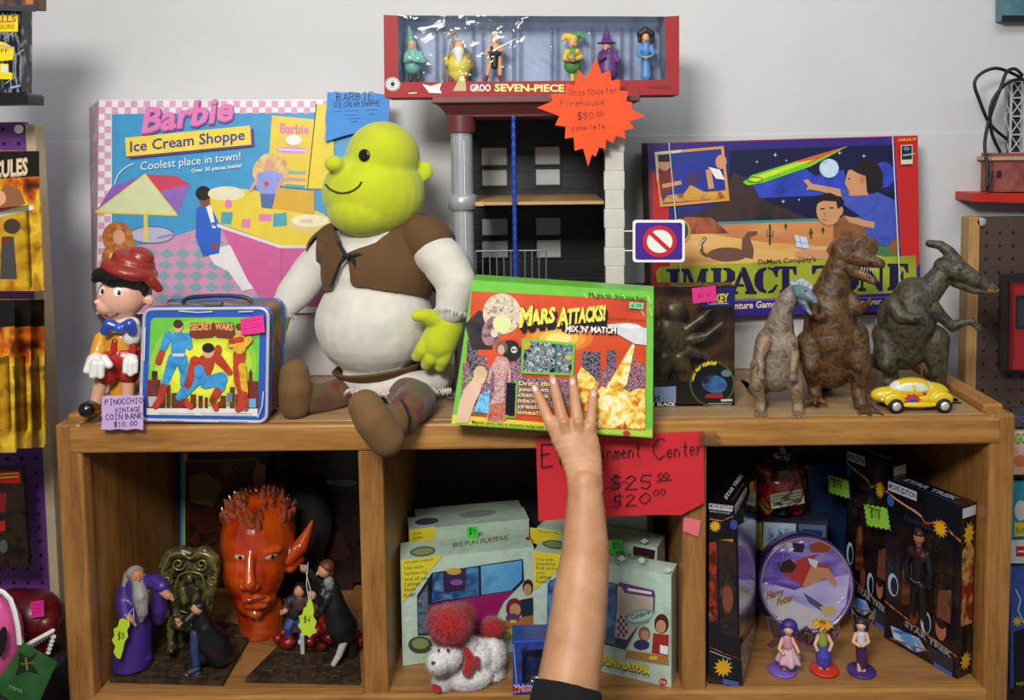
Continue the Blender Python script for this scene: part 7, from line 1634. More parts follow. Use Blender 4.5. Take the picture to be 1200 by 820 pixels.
def artB(a):
    a.k = .3904; a.x0 = 420; a.y0 = 500
    diam(a, ((548, 500), (548, 552), (548, 602), (850, 400), (910, 465), (905, 525), (905, 700), (560, 655), (790, 395), (840, 665), (930, 430)), 13)
    a.poly([(526, 373), (608, 384), (612, 408), (606, 425), (527, 492)], yl2)
    for i, s_ in enumerate(('Use with', 'Snacktime', 'Kid and all', 'your', 'Cabbage', 'Patch Kids')): a.text(s_, (534, 402+i*13.5), (534+len(s_)*6.4, 404+i*13), 10, INK)
    a.poly([(568, 470), (610, 440), (640, 440), (890, 500), (888, 560), (850, 580), (800, 670), (565, 605)], M('#1b2a44', .3)); a.poly([(570, 470), (612, 442), (700, 455), (775, 475), (770, 655), (566, 600)], blu3)
    a.poly([(778, 478), (886, 504), (884, 562), (845, 590), (806, 640), (772, 632)], M('#c8b8a4', .4)); a.poly([(780, 466), (888, 492), (886, 512), (800, 500)], M('#6a2f7a', .4)); a.line([(808, 488), (880, 500)], 8, WHITE); a.poly([(775, 560), (812, 566), (806, 640), (770, 630)], M('#d8d0d0', .4))
    for i in range(6):
        for j in range(4):
            if (i+j) % 2: a.rect(776+j*8, 566+i*11, 784+j*8, 577+i*11, M('#8a2f5a', .4))
    a.ell(846, 570, 45, 22, M('#7fae9a', .4), -12); a.ell(846, 570, 36, 14, M('#c8dccc', .4), -12); a.text('Cabbage', (818, 580), (875, 562), 14, M('#2f6a4a', .4), .03)
    a.poly([(890, 560), (935, 570), (932, 715), (800, 690), (830, 620), (870, 590)], M('#b9ccb8', .4)); a.ell(910, 592, 22, 30, M('#4a2416', .4)); a.ell(908, 600, 15, 20, kid); a.poly([(885, 620), (932, 625), (930, 690), (880, 680)], M('#a02a2a', .4)); a.ell(858, 622, 18, 22, M('#8a5a34', .4)); a.ell(860, 626, 12, 15, kid); a.ell(850, 655, 24, 16, M('#3a2f6a', .4)); a.poly([(806, 670), (930, 690), (932, 716), (800, 692)], M('#a8743f', .4)); a.poly([(905, 655), (930, 660), (928, 685), (905, 680)], WHITE); a.ell(885, 694, 14, 6, M('#d8b82a', .4))
    a.text('BIG FUN PLAYPAK', (690, 706), (875, 746), 26, M('#2a3a1a', .4), .07); a.text('BIG FUN PLAYPAK', (690, 703), (875, 743), 24, yl2, .05); a.ell(914, 765, 12, 10, M('#c22a2a', .4)); a.text('Toys', (906, 768), (922, 770), 6, WHITE, .02)
def topB(a):
    a.k = .3904; a.x0 = 420; a.y0 = 500
    a.ell(590, 354, 38, 13, M('#5a6a4a', .4), 6); a.ell(590, 354, 30, 8, M('#8f9a6a', .4), 6); a.text('BIG FUN PLAYPAK', (745, 384), (872, 408), 17, M('#7a8a3a', .4), .03)
pa, pb = fp(625.7, 769), fp(786.5, 805.5)
hB = (Pl(pa, ((pb-pa).y, -(pb-pa).x, 0)).hit(625.7, 646)).z-ZF
tB, plB = playbox(pa, pb, hB, .045, 'mint green playset box with blue and checked contents, front right behind the forearm', artB, topart=topB)
film(tB, plB, [(641.7, 683.5), (658, 672), (670, 672), (767.5, 695), (766.7, 718.6), (752, 726), (732, 761.6), (640.6, 736)])
def artC(a):
    a.poly([(479, 621), (510, 617), (509, 634), (481, 650)], yl2); a.text('Use with', (484, 627), (494, 626), 4, INK); a.text('Snacktime', (484, 632.5), (496, 631), 4, INK); a.text('Kid', (484, 638), (490, 637.5), 4, INK)
    a.ell(500, 611, 17, 5, M('#4a4a6a', .4)) if False else None
def topC(a): a.ell(500, 611, 14, 4, M('#4a4a6a', .4), -6); a.ell(560, 602, 22, 4, M('#7f8f8a', .4), -6)
nA = Vector((-(fp(627, 761)-fp(472, 780)).y, (fp(627, 761)-fp(472, 780)).x, 0)).normalized()
def onto(p, n, px, py=700):
    q = Pl(p, (n.x, n.y, 0)).hit(px, py); q.z = ZF; return q
pa, pb = onto(fp(472, 780)+nA*.0875, nA, 481), onto(fp(472, 780)+nA*.0875, nA, 621)
hC = (Pl(pa, ((pb-pa).y, -(pb-pa).x, 0)).hit(480, 638)).z-ZF
playbox(pa, pb, (Pl(pa, ((pb-pa).y, -(pb-pa).x, 0)).hit(480, 621)).z-ZF, .055, 'second mint green playset box, just behind the front left one', artC, topart=topC)
pa2, pb2 = onto(pa+nA*.0725, nA, 488, 650), onto(pa+nA*.0725, nA, 612, 650)
playbox(pa2, pb2, (Pl(pa2, ((pb-pa).y, -(pb-pa).x, 0)).hit(486, 606)).z-ZF, .038, 'rearmost mint green playset box on the left, in the shadows', lambda a: a.poly([(486, 606), (510, 602), (486, 612)], yl2))
dB = fp(786.5, 805.5)-fp(625.7, 769); nB = Vector((-dB.y, dB.x, 0)).normalized()
pa, pb = onto(fp(625.7, 769)+nB*.066, nB, 630), onto(fp(625.7, 769)+nB*.066, nB, 770)
def artD(a): a.poly([(621, 618), (664, 624), (640, 640), (622, 636)], yl2); a.text('FOR AGES 3 AND UP', (630, 624), (660, 627), 3, INK); a.poly([(742, 640), (768, 645), (766, 660), (742, 655)], M('#3a1a2a', .4)); diam(a, ((690, 632), (720, 636), (755, 634)), 5)
playbox(pa, pb, (Pl(pa, (dB.y, -dB.x, 0)).hit(640, 620)).z-ZF, .052, 'second mint green playset box behind the front right one, under the red sign', artD)
playbox(onto(pa+nB*.073, nB, 640, 650), onto(pa+nB*.073, nB, 758, 650), (Pl(pa, (dB.y, -dB.x, 0)).hit(640, 607)).z-ZF, .045, 'rearmost mint green playset box on the right, in the shadows', lambda a: None)
# green stickers standing on the boxes
def sticker(x0, y0, x1, y1, Y, col, label, txt=None, z=None):
    pl = plane((x0+x1)/2, y1, Y, 0); t = thing('price_sticker', pl.hit((x0+x1)/2, y1), label, 'price sticker'); mb = MB(); pts = [(x0, y0+1), (x1, y0), (x1+.5, y1), (x0+.5, y1+1)]
    mb.prism([pl.hit(x, y) for x, y in pts][::-1], (0, .0006, 0), M(col, .6)); a = Art(mb, pl)
    if txt: a.hand(txt, (x0+3, y1-3), (x1-3, y1-4), (y1-y0)*.5, M('#1d4a14', .6), .7)
    mb.build('paper', t); return t
nY = fp(550, 770).y
s_ = sticker(547, 616, 560, 629, (fp(472, 780)+(fp(627, 761)-fp(472, 780))*.5+nA*.06).y, '#35c83a', 'bright green price sticker standing on top of the front left playset box', '$9'); settle(s_, ZF+hA+.0005)
s_ = sticker(715, 633, 729, 647, (fp(625.7, 769)+dB*.55+nB*.045).y, '#35c83a', 'bright green price sticker standing on top of the front right playset box', '$9'); settle(s_, ZF+hB+.0005)
# toy poodle
PYY = fp(540, 806).y+.016
t = thing('plush_poodle', fp(545, 806), 'small white plush poodle with a red pompom head in the middle cubby', 'plush toy')
wf = NM(['#d0cac6', '#e6e1dd', '#efebe8'], 220, .95, sheen=.3, bump=.6); rf = NM(['#7a0c12', '#a8141a', '#b81f22'], 260, .95, sheen=.4, bump=.6)
def fluffy(name, blobs, mat, n, ln, floor=None):
    o = Org()
    for b in blobs: o.e(b[0], b[1], PYY+b[2], b[3], b[4], b[5], mat)
    q = o.build(name, t, .0016, 1, noise=.004, nscale=.012, floor=floor)
    mb = MB()
    for b in blobs:
        c = U(b[0], b[1], PYY+b[2]); k = Sc(b[0], b[1], PYY); tufts(mb, c, (b[3]*k*.97, b[5]*k*.97, b[4]*k*.97), n, ln, .00045, mat)
    if floor is not None:
        for v in mb.v: v.z = max(v.z, floor)
    f = mb.build('fur', q, kind='stuff')
fluffy('body', [(548, 790, -.004, 30, 19, 20), (575, 768, .018, 18, 24, 18), (556, 768, .004, 22, 20, 18), (520, 798, -.014, 12, 12, 12), (578, 790, .016, 13, 16, 13)], wf, 2200, .0045, ZF+.0004)
fluffy('head', [(524, 768, -.03, 18, 17, 16), (514, 776, -.044, 13, 12, 12), (546, 758, -.004, 14, 14, 12)], wf, 1800, .0045)
fluffy('topknot', [(528, 733, -.022, 25, 22, 22), (541, 722, -.012, 14, 12, 12), (516, 726, -.018, 13, 12, 12)], rf, 3000, .0065)
fluffy('tail_pompom', [(577, 737, .03, 14, 12, 12)], rf, 2500, .0055)
o = Org(); o.c([(576, 758, PYY+.028, 3), (577, 742, PYY+.03, 3)], wf); o.build('tail', t, .0014, 1)
o = Org(); o.c([(546, 762, PYY-.03, 4), (552, 774, PYY-.032, 6), (548, 786, PYY-.036, 7)], rf).c([(548, 778, PYY-.034, 5), (558, 774, PYY-.028, 5), (560, 782, PYY-.03, 3)], rf); o.build('ear_ribbon', t, .0014, 2)
mb = MB(); mb.ell(U(525, 762, PYY-.052), .0028, M('#0c0b0b', .15, coat=.8), 12, 8); mb.build('eye', t); mb = MB(); mb.ell(U(508, 777, PYY-.058), (.004, .003, .003), M('#0c0b0b', .2, coat=.8), 12, 8); mb.build('nose', t)
mb = MB(); mb.ell(U(514, 762, PYY-.05), .0022, M('#0c0b0b', .15, coat=.8), 12, 8); mb.build('eye', t)
o = Org(); o.c([(509, 805, PYY-.03, 4), (514, 808, PYY-.034, 4)], rf); o.build('paw', t, .0014, 2, floor=ZF+.0004)
settle(t, ZF+.0003)
# small blue car box
pa, pb = fp(601, 814), fp(668, 812)
d = pb-pa; nrm = Vector((-d.y, d.x, 0)).normalized(); pl = Pl(pa, (d.y, -d.x, 0)); h_ = pl.hit(600, 750).z-ZF
t = thing('car_box', (pa+pb)/2, 'small blue window box with a toy car, beside the poodle and behind the forearm', 'toy box')
fr = [pa+Vector((0, 0, h_)), pb+Vector((0, 0, h_)), pb, pa]; bk = [v+nrm*.045 for v in fr]; bb = NM(['#1c2f7a', '#2a459a', '#16245c'], 30, .3, coat=.5)
Wn = [pl.hit(612, 762), pl.hit(660, 760), pl.hit(660, 800), pl.hit(612, 800)]
mb = MB(); mb.hexa(fr, bk, bb, bb, M('#22367f', .3, coat=.5), front=False)
for i, j in ((0, 3), (3, 2), (2, 1), (1, 0)): mb.poly([fr[i], fr[j], Wn[j], Wn[i]], bb)
a = Art(mb, pl); a.text('Maisto', (602, 811), (625, 808.5), 7.5, WHITE, .08); a.text('Maisto', (602, 811), (625, 808.5), 7, M('#c8202a', .4), .03); a.line([(602, 752), (660, 750)], 2.5, M('#3a5ac0', .4)); a.line([(601.5, 755), (606, 806)], 1, M('#8fb0d8', .4))
mb.build('carton', t); settle(t, ZF); film(t, pl, [(612, 762), (660, 760), (660, 800), (612, 800)])
CYC = (pa+pb)/2+nrm*.024
t = thing('toy_car', (U(640, 800, CYC.y).x, CYC.y, ZF+.002), 'dark blue toy car sealed inside the small blue window box', 'toy car')
db = M('#1a2440', .2, coat=.8)
o = Org(); o.e(640, 789, CYC.y, 30, 9, 11, db); o.e(642, 779, CYC.y, 16, 9, 9, db); o.build('car_body', t, .0012, 2)
for x in (624, 657):
    mb = MB(); p = U(x, 796, CYC.y-.012); R = Matrix.Rotation(math.pi/2, 3, 'X'); mb.lathe([(.0075, -.020), (.0075, 0), (.0055, .001)], p, M('#101010', .6), 20, R); mb.lathe([(.005, .0008), (.004, .0018), (0, .002)], p, M('#c8c8cc', .3, .8), 16, R); mb.build('wheel', t)
settle(t, ZF+.0012)
# red paper sign hung from the front rail
t = thing('paper_sign', U(725, 560, -.012), 'red handwritten paper sign with two prices, taped to the shelf front rail', 'sign')
pl = plane(725, 512, -.010, 0); rp = M('#cf2530', .6, var=.05, scale=12)
top = [(628, 513), (650, 511.8), (675, 511), (700, 510), (725, 509), (750, 508), (775, 507), (800, 506), (824.5, 505)]; bot = [(631, 610.5), (654, 609), (678, 607.5), (702, 606), (726, 604.5), (750, 603.5), (773, 603), (798, 603.5), (825.5, 589)]
vs = []; fs = []; NR = 6
for j in range(NR+1):
    for i in range(9):
        q = j/NR; x = top[i][0]*(1-q)+bot[i][0]*q; y = top[i][1]*(1-q)+bot[i][1]*q
        vs.append(pl.hit(x, y)+Vector((0, .004*math.sin(q*3.0)*math.sin(i*.9)*q, 0)))
for j in range(NR):
    for i in range(8): fs.append((j*9+i, (j+1)*9+i, (j+1)*9+i+1, j*9+i+1))
mb = MB(); mb.mesh(vs, fs, rp, True); a = Art(mb, pl, 600, 490, .4027, 13); pen = M('#2a1014', .6)
a.hand('Entertainment', (84, 140), (374, 112), 52, pen, 3.2) if False else None
a.hand('E', (84, 142), (118, 139), 66, pen, 3.4); a.hand('nterta', (140, 137), (250, 124), 46, pen, 3); a.hand('inment', (258, 121), (374, 113), 42, pen, 3); a.hand('C', (412, 121), (444, 119), 62, pen, 3.2); a.hand('enter', (450, 116), (556, 103), 42, pen, 3)
a.hand('$25', (286, 208), (408, 203), 38, pen, 3.4); a.hand('00', (424, 178), (456, 175), 18, pen, 2.6); a.line([(420, 183), (466, 178)], 3, pen); a.line([(270, 206), (330, 183), (345, 195)], 2.6, pen)
a.hand('$20', (292, 260), (402, 248), 33, pen, 3.0); a.hand('00', (412, 226), (446, 222), 18, pen, 2.4)
mb.build('paper', t)
tape = CLEAR('#f4f0e4', .3, .2, .3, .1)
mb = MB(); mb.poly([pl.hit(x, y, 20) for x, y in ((817, 506), (838, 505), (845, 514), (838, 522), (820, 522))][::-1], tape); mb.build('tape', t, solid=.0003)
t = thing('price_sticker', U(811, 628, -.003), 'pink paper price sticker stuck on the oak divider below the red sign', 'price sticker')
pl = plane(811, 618, -.0015); mb = MB(); mb.prism([pl.hit(x, y) for x, y in ((802, 606), (821.5, 610), (818.5, 629), (800, 622))][::-1], (0, .0006, 0), M('#e8707e', .6)); mb.build('paper', t)

# ------------------------------------------------------------------ right cubby
fboxm = NM(['#0a0a0e', '#12131a', '#0c0b10'], 30, .22, coat=.6)
orl = NM(['#8a3a1a', '#c8703a', '#5a2414', '#e0a060'], 60, .3); wt2 = M('#c4c6cc', .35); bst = M('#dca81c', .4)
grp3 = 'black science fiction figure boxes in the right cubby'
# left black figure box, seen from its edge
pa, pb = fp(830.2, 801), fp(870.5, 804.5); sd = fp(885, 752)
h_ = Pl(pa, ((pb-pa).y, -(pb-pa).x, 0)).hit(861, 596).z-ZF
t = thing('figure_box', (pa+pb)/2, 'black science fiction figure box standing edge on at left in right cubby', 'toy box', grp3)
off = sd-pb; fr = [pa+Vector((0, 0, h_)), pb+Vector((0, 0, h_)), pb, pa]; bk = [v+off for v in fr]
mb = MB(); mb.hexa(fr, bk, fboxm, fboxm, fboxm)
plf = Pl(pa, ((pb-pa).y, -(pb-pa).x, 0)); a = Art(mb, plf, 820, 520, .195)
a.poly([(56, 362), (200, 378), (196, 412), (54, 394)], wt2); a.text('MOVIE EDITION', (60, 387), (195, 402), 22, INK, .03); a.text('Starfleet Commander', (58, 413), (185, 428), 14, M('#b8aaa0', .4)); a.line([(60, 455), (130, 468), (200, 440)], 7, orl); a.burst(92, 500, 22, 38, 12, bst); a.ell(205, 490, 22, 30, M('#3a4a9a', .3)); a.poly([(115, 580), (200, 575), (205, 640), (130, 660)], M('#a87a1c', .4)); a.poly([(58, 600), (100, 590), (105, 760), (62, 800)], M('#8a2a18', .4))
for i in range(4): a.line([(60, 636+i*40), (100, 620+i*40)], 8, M('#c85a38', .4))
a.k = .3904; a.x0 = 810; a.y0 = 500
a.poly([(54, 350), (74, 350), (80, 590), (54, 590)], NM(['#5a140c', '#a83a20', '#2a0a08', '#d8785a'], 40, .3)); a.poly([(80, 340), (135, 350), (140, 640), (88, 620)], NM(['#0d0d12', '#3a2414', '#1a1a22', '#6a4a2a'], 22, .2, coat=.6)); a.ell(110, 520, 16, 40, M('#8a4a34', .4))
a.line([(56, 663), (105, 685), (150, 700)], 3, orl); a.line([(56, 675), (120, 700)], 2, wt2); a.burst(96, 725, 18, 30, 12, bst); a.poly([(95, 758), (142, 768), (142, 782), (95, 774)], M('#4a5aa8', .4))
tpp = Pl(fr[0], (0, 0, 1)); a = Art(mb, tpp, 820, 520, .195); a.text('STAR TREK', (160, 340), (262, 195), 26, wt2, .05, up=(-.55, -.6)); a.text('COLLECTOR SERIES', (198, 345), (270, 240), 9, M('#a85a4a', .4), .0, up=(-.55, -.6))
sp = Pl(pb, (off.y, -off.x, 0)); a = Art(mb, sp, 820, 520, .195); a.poly([(208, 378), (280, 262), (284, 290), (214, 430)], wt2); a.poly([(300, 240), (325, 225), (322, 290), (302, 310)], bst); a.text('STAR TREK', (216, 418), (282, 286), 20, INK, .03)
a.k = .3904; a.x0 = 810; a.y0 = 500; a.poly([(140, 300), (190, 270), (192, 560), (146, 640)], NM(['#3a3548', '#6a6478', '#8a8494', '#4a4456'], 30, .15, coat=.8)); a.poly([(148, 660), (192, 590), (190, 650), (155, 760)], NM(['#15151a', '#c8b8a8', '#3a1a14', '#8a8a98', '#101014'], 70, .25))
mb.build('carton', t); settle(t, ZF)
lt = lime_tag([(864, 614), (867, 612), (871, 626), (870, 640), (866, 668), (862, 655), (861, 636)], (pb+off*.15).y-.012, 'narrow lime green tag sticking out on the left figure box corner', [])
# two boxes at right, facing left
def sciboxR(pa, pb, topp, depth, label, k_shift):
    d = pb-pa; pl = Pl(pa, (d.y, -d.x, 0)); nrm = Vector((-d.y, d.x, 0)).normalized(); h_ = pl.hit(*topp).z-ZF
    fr = [pa+Vector((0, 0, h_)), pb+Vector((0, 0, h_)), pb.copy(), pa.copy()]; bk = [v+nrm*depth for v in fr]
    t = thing('figure_box', (pa+pb)/2, label, 'toy box', grp3); mb = MB(); mb.hexa(fr, bk, fboxm, fboxm, fboxm)
    def F(u, v): return fr[3]+(fr[2]-fr[3])*u+(fr[0]-fr[3])*v
    class A2(Art):
        def h(s, u, v, lay=None): return F(u, v)+pl.n*((s.lay if lay is None else lay)*.00035)
    a = A2(mb, pl)
    def tx(st, u0, u1, v, h, m, b=0, dv=0): 
        vs, fs = glyphs(st, b, 0); mb.mesh([a.h(u0+x*(u1-u0), v+dv*x+y*h) for x, y in vs], fs, m); a.lay += .2
    a.poly([(.02, .93), (.42, .93), (.42, .985), (.02, .985)], wt2); tx('MOVIE EDITION', .03, .41, .942, .034, INK, .03)
    a.line([(.0, .92), (.15, .89), (.3, .875), (.45, .865), (.55, .82), (.68, .85), (.78, .87), (.86, .83), (1, .80)], .014, orl); a.line([(.05, .905), (.5, .85)], .006, M('#e0c0a0', .3))
    tx('COLLECTOR SERIES', .25, .8, .80, .022, M('#3a3440', .3), .02, -.02)
    a.burst(.74, .825, .055, .10, 12, bst, ky=.55); a.ell(.06, .87, .05, .035, M('#3f5aa8', .2))
    win = NM(['#07070a', '#1c120f', '#2a1c14', '#0c0d12'], 20, .12, coat=.9); a.poly([(.16, .26), (.88, .26), (.92, .34), (.92, .72), (.84, .78), (.16, .74)], win)
    a.poly([(.24, .28), (.42, .28), (.4, .56), (.26, .54)], NM(['#2a130c', '#5a2c18', '#8a5a30'], 30, .3)); a.poly([(.72, .3), (.9, .3), (.9, .5), (.74, .46)], NM(['#3a1a12', '#6a4a38', '#8a2a1a'], 30, .3)); a.ell(.34, .5, .05, .06, M('#8a4a30', .4))
    a.ell(.12, .36, .075, .07, M('#b8d0dc', .3), n=24); a.ell(.135, .355, .05, .055, M('#16202a', .3)); a.ell(.42, .25, .06, .062, M('#7a3a26', .4)); a.ell(.58, .235, .07, .07, M('#b8d0dc', .3)); a.ell(.595, .228, .045, .055, M('#16202a', .3)); a.ell(.78, .24, .07, .065, M('#a86a4c', .4)); a.ell(.78, .275, .06, .03, M('#2a1712', .4))
    a.line([(.0, .235), (.3, .2), (.55, .17), (.8, .15), (1, .13)], .012, orl); tx('STAR TREK', .3, .93, .150, .032, M('#8e9098', .35), .04, -.045); a.poly([(.1, .10), (.5, .12), (.6, .07), (.45, .02), (.15, .03)], NM(['#0c1c3a', '#3a7ac0', '#c8d8e8', '#5a2414'], 30, .2)); a.ell(.35, .075, .1, .03, M('#5a9ad8', .2)); a.line([(.1, .02), (.9, .1)], .01, orl)
    a.poly([(.62, .03), (.95, .02), (.95, .10), (.62, .11)], M('#2a2c34', .3)); a.poly([(.7, .005), (.94, .0), (.94, .022), (.7, .028)], M('#4a5aa8', .3))
    # side face, turned to the camera side
    plS = Pl(fr[2], (nrm.y*1., -nrm.x, 0)); 
    def S(u, v): return fr[2]+(bk[2]-fr[2])*u+(fr[1]-fr[2])*v+Vector((d.x, d.y, 0)).normalized()*.0006
    def sp(pts, m, l=0): mb.poly([S(u, v)+Vector((d.x, d.y, 0)).normalized()*l*.0004 for u, v in pts], m)
    sp([(.05, .93), (.95, .93), (.95, .985), (.05, .985)], wt2); sp([(.1, .3), (.9, .3), (.9, .74), (.5, .80), (.1, .74)], NM(['#5a1a14', '#8a2a1f', '#c8a05a', '#2a100c'], 25, .2, coat=.7))
    sp([(.5+(.4 if i % 2 == 0 else .22)*math.cos(math.pi*i/10), .83+(.075 if i % 2 == 0 else .042)*math.sin(math.pi*i/10)) for i in range(20)], bst, 1); sp([(.5+(.4 if i % 2 == 0 else .22)*math.cos(math.pi*i/10), .09+(.06 if i % 2 == 0 else .034)*math.sin(math.pi*i/10)) for i in range(20)], bst, 1)
    # top
    tz = Vector((0, 0, .0006))
    def T(u, v): return fr[0]+(fr[1]-fr[0])*u+(bk[0]-fr[0])*v+tz
    vs, fs = glyphs('STAR TREK', .05, 0); mb.mesh([T(.15+x*.7, .35+y*.35) for x, y in vs], fs, M('#9a9ca4', .35)); mb.poly([T(.05, .08), T(.95, .08), T(.95, .14), T(.05, .14)], M('#3a4a9a', .3))
    mb.build('carton', t)
    mb = MB(); mb.poly([F(u, v)+pl.n*.024 for u, v in ((.16, .26), (.88, .26), (.92, .34), (.92, .72), (.84, .78), (.16, .74))], filmb); mb.build('window', t); settle(t, ZF)
    return t, pl, F, nrm
pa, pb = fp(1036, 747), fp(1122, 796)
tR, plR, FR, nR = sciboxR(pa, pb, (1128, 594), .038, 'black science fiction figure box with lime tag, nearest at right in right cubby', 0)
# figure inside the window
t = thing('action_figure', FR(.52, .3), 'dark uniformed action figure inside the nearest right hand figure box', 'figurine')
uni = M('#15161c', .5); 
def lp(u, v, o_=.0115): return FR(u, v)+plR.n*o_
o = Org(); sk3 = M('#a06a4a', .45)
o.w([(lp(.52, .66), .0098), (lp(.52, .56), .0105), (lp(.52, .48), .0095)], uni); o.w([(lp(.42, .66), .006), (lp(.36, .56), .0055), (lp(.38, .47), .005)], uni).w([(lp(.63, .66), .006), (lp(.68, .56), .0055), (lp(.66, .47), .005)], uni).w([(lp(.48, .46), .007), (lp(.46, .34), .006), (lp(.46, .28), .0055)], uni).w([(lp(.57, .46), .007), (lp(.59, .34), .006), (lp(.59, .28), .0055)], uni)
o.build('body', t, .0013, 2); o = Org(); o.w([(lp(.52, .69), .004), (lp(.52, .735), .009), (lp(.52, .745), .009)], sk3); o.build('head', t, .001, 2); o = Org(); o.w([(lp(.52, .762, .0112), .0088), (lp(.5, .77, .0105), .007)], M('#2a1a12', .5)); o.build('hair', t, .001, 2)
o = Org(); o.w([(lp(.45, .645, .0125), .0095), (lp(.59, .645, .0125), .0095)], M('#4a1220', .5)); o.build('shoulder_panel', t, .001, 2); mb = MB(); mb.tube([lp(.45, .49, .019), lp(.52, .485, .0215), lp(.59, .49, .019)], .0012, M('#a8aab0', .3, .7), 6); mb.build('belt', t)
d = (pb-pa).normalized()
pb2 = pa-d*.004+nR*.02; pa2 = pb2-d*.105
tM, plM, FM, nM = sciboxR(pa2, pb2, (1005, 530), .036, 'black science fiction figure box with lime tag, further back at right in right cubby', 1)
def ltag(F, pl, u, v, w_, h_, rot, label, px4=None):
    t = thing('price_tag', F(u, v), label, 'price tag'); mb = MB(); c = F(u, v)+pl.n*.0255
    ex = (F(1, 0)-F(0, 0)).normalized(); ez = Vector((0, 0, 1)); pts = zig(0, 0, w_, h_, 5, w_*.12, rot)
    mb.prism([c+ex*x+ez*y for x, y in pts], -pl.n*.0006, M('#8ec832', .6)); 
    class A3(Art):
        def h(s, x, y, lay=None): return c+ex*x+ez*(-y)+pl.n*(.0004+.0001*(lay or s.lay))
    a = A3(mb, pl); a.hand('$18', (-w_*.5, h_*.3), (w_*.3, h_*.1), h_*.7, M('#2a4a14', .6), w_*.05); a.line([(-w_*.75, -h_*.55), (w_*.3, -h_*.7)], w_*.09, M('#2a4a14', .6)); mb.build('paper', t); return t
def invF(F, pl, px, py):
    p = pl.hit(px, py); o_ = F(0, 0); ex = F(1, 0)-o_; ez = F(0, 1)-o_; return (p-o_).dot(ex)/ex.length_squared, (p-o_).dot(ez)/ez.length_squared
u, v = invF(FR, plR, 1039, 602); ltag(FR, plR, u, v, .027, .020, 12, 'lime green price tag on the nearest right hand figure box')
u, v = invF(FM, plM, 994, 567); ltag(FM, plM, u, v, .026, .018, 6, 'lime green price tag on the further back right hand figure box')
# blue box at the back, cards, bagged red toy
backbox(942, 545, 1000, .325, NM(['#0c1424', '#16243f', '#1d3054', '#0e1830'], 16, .3), 'dark blue box in the shadow at the back of the right cubby', art=lambda a: (a.poly([(948, 556), (975, 552), (975, 600), (950, 600)], M('#1f3a6a', .3)), a.ell(962, 640, 10, 14, M('#2a4a7a', .3))))
def a_cards(a):
    a.poly([(884, 613), (893, 612), (893, 645), (884, 645)], M('#b8a83a', .4)); a.poly([(895, 612), (933, 614), (930, 660), (893, 660)], M('#b8c8d8', .4)); a.poly([(899, 618), (929, 620), (927, 640), (898, 640)], NM(['#2a4a8a', '#8aa8c8', '#c8d0d8', '#4a6aa0'], 60, .35)); a.poly([(936, 614), (968, 616), (966, 660), (936, 660)], M('#5a7090', .4)); a.poly([(940, 620), (964, 622), (962, 640), (940, 640)], M('#2a3a5a', .35))
backbox(882, 611, 970, .235, M('#2a3040', .4), 'low blue and white trading card box behind the round plate', 'card_box', a_cards, .035)
zcb = U(882, 611, .235).z
RTY = .255
t = thing('bagged_toy', (U(912, 610, RTY).x, RTY, zcb), 'red plastic toy in a clear bag with pale label, above the card box', 'toy')
rt = M('#a01a1a', .25, coat=.6); o = Org(); o.e(915, 575, RTY, 26, 19, 20, rt); o.c([(900, 588, RTY, 14), (898, 602, RTY, 10)], rt).c([(930, 588, RTY, 14), (932, 602, RTY, 10)], rt).c([(897, 562, RTY, 8), (888, 556, RTY, 5)], rt).c([(932, 562, RTY, 8), (938, 560, RTY, 5)], rt); o.e(914, 560, RTY, 14, 9, 12, M('#26262c', .3)); o.build('body', t, .002, 2)
o = Org(); o.c([(893, 596, RTY-.012, 6), (900, 606, RTY-.012, 5)], M('#b8901c', .4)); o.build('trim_piece', t, .0014, 2)
mb = MB(); pl = plane(920, 590, RTY-.034, 6); mb.prism([pl.hit(x, y) for x, y in ((902, 588), (941, 581), (943, 598), (904, 605))][::-1], (0, .0006, 0), M('#a8a080', .6)); a = Art(mb, pl)
for i in range(4): a.line([(905, 591+i*3.4), (939, 585+i*3.4)], .9, M('#4a4634', .6))
mb.build('paper_label', t)
bag = CLEAR('#f4f6fa', .2, .05, .6, .04); o = Org(); o.e(914, 575, RTY, 33, 38, 27, bag); o.c([(914, 545, RTY, 16), (912, 531, RTY, 8)], bag); o.build('plastic_bag', t, .003, 2, noise=.012, nscale=.02)
settle(t, zcb+.0006)
# round souvenir plate tin
PLY = fp(947, 748).y
t = thing('round_tin', fp(947, 748), 'round purple rimmed souvenir tin with a flying scene, behind the fairy figurines', 'tin')
pl = plane(946, 746, PLY, 10); R = pl.n.to_track_quat('Z', 'Y').to_matrix(); c = pl.hit(945, 684); k = Sc(945, 684, c.y); r_ = 56.5*k
rim = M('#3a2470', .3, coat=.6)
mb = MB(); mb.lathe([(r_*.3, -.035), (r_*.98, -.035), (r_, -.032), (r_, .0), (r_*.985, .0025), (r_*.95, .0015), (r_*.93, -.001)], c, rim, 56, R); mb.build('rim', t)
mb = MB(); mb.lathe([(r_*.955, .0012), (r_*.94, .0022), (r_*.925, .0012)], c, M('#c8a890', .3, .4), 56, R, caps=False); mb.build('gold_line', t)
mb = MB(); a = Art(mb, Pl(c, pl.n), 870, 610, .2439, -2)
skyp = NM(['#3a2478', '#5a3f9c', '#8a78b8', '#4a3088'], 14, .2, coat=.8, stretch=(.5, 1, 1.5)); skyl = NM(['#8a80b8', '#a8a0cc', '#c0b8d4'], 12, .2, coat=.8, stretch=(.5, 1, 2))
a.ell(308, 302, 215, 228, skyp, n=56); a.lay = -1.2
def clip(pts): 
    out = []
    for x, y in pts:
        q = math.hypot((x-308)/212, (y-302)/225)
        if q > 1: x = 308+(x-308)/q; y = 302+(y-302)/q
        out.append((x, y))
    return out
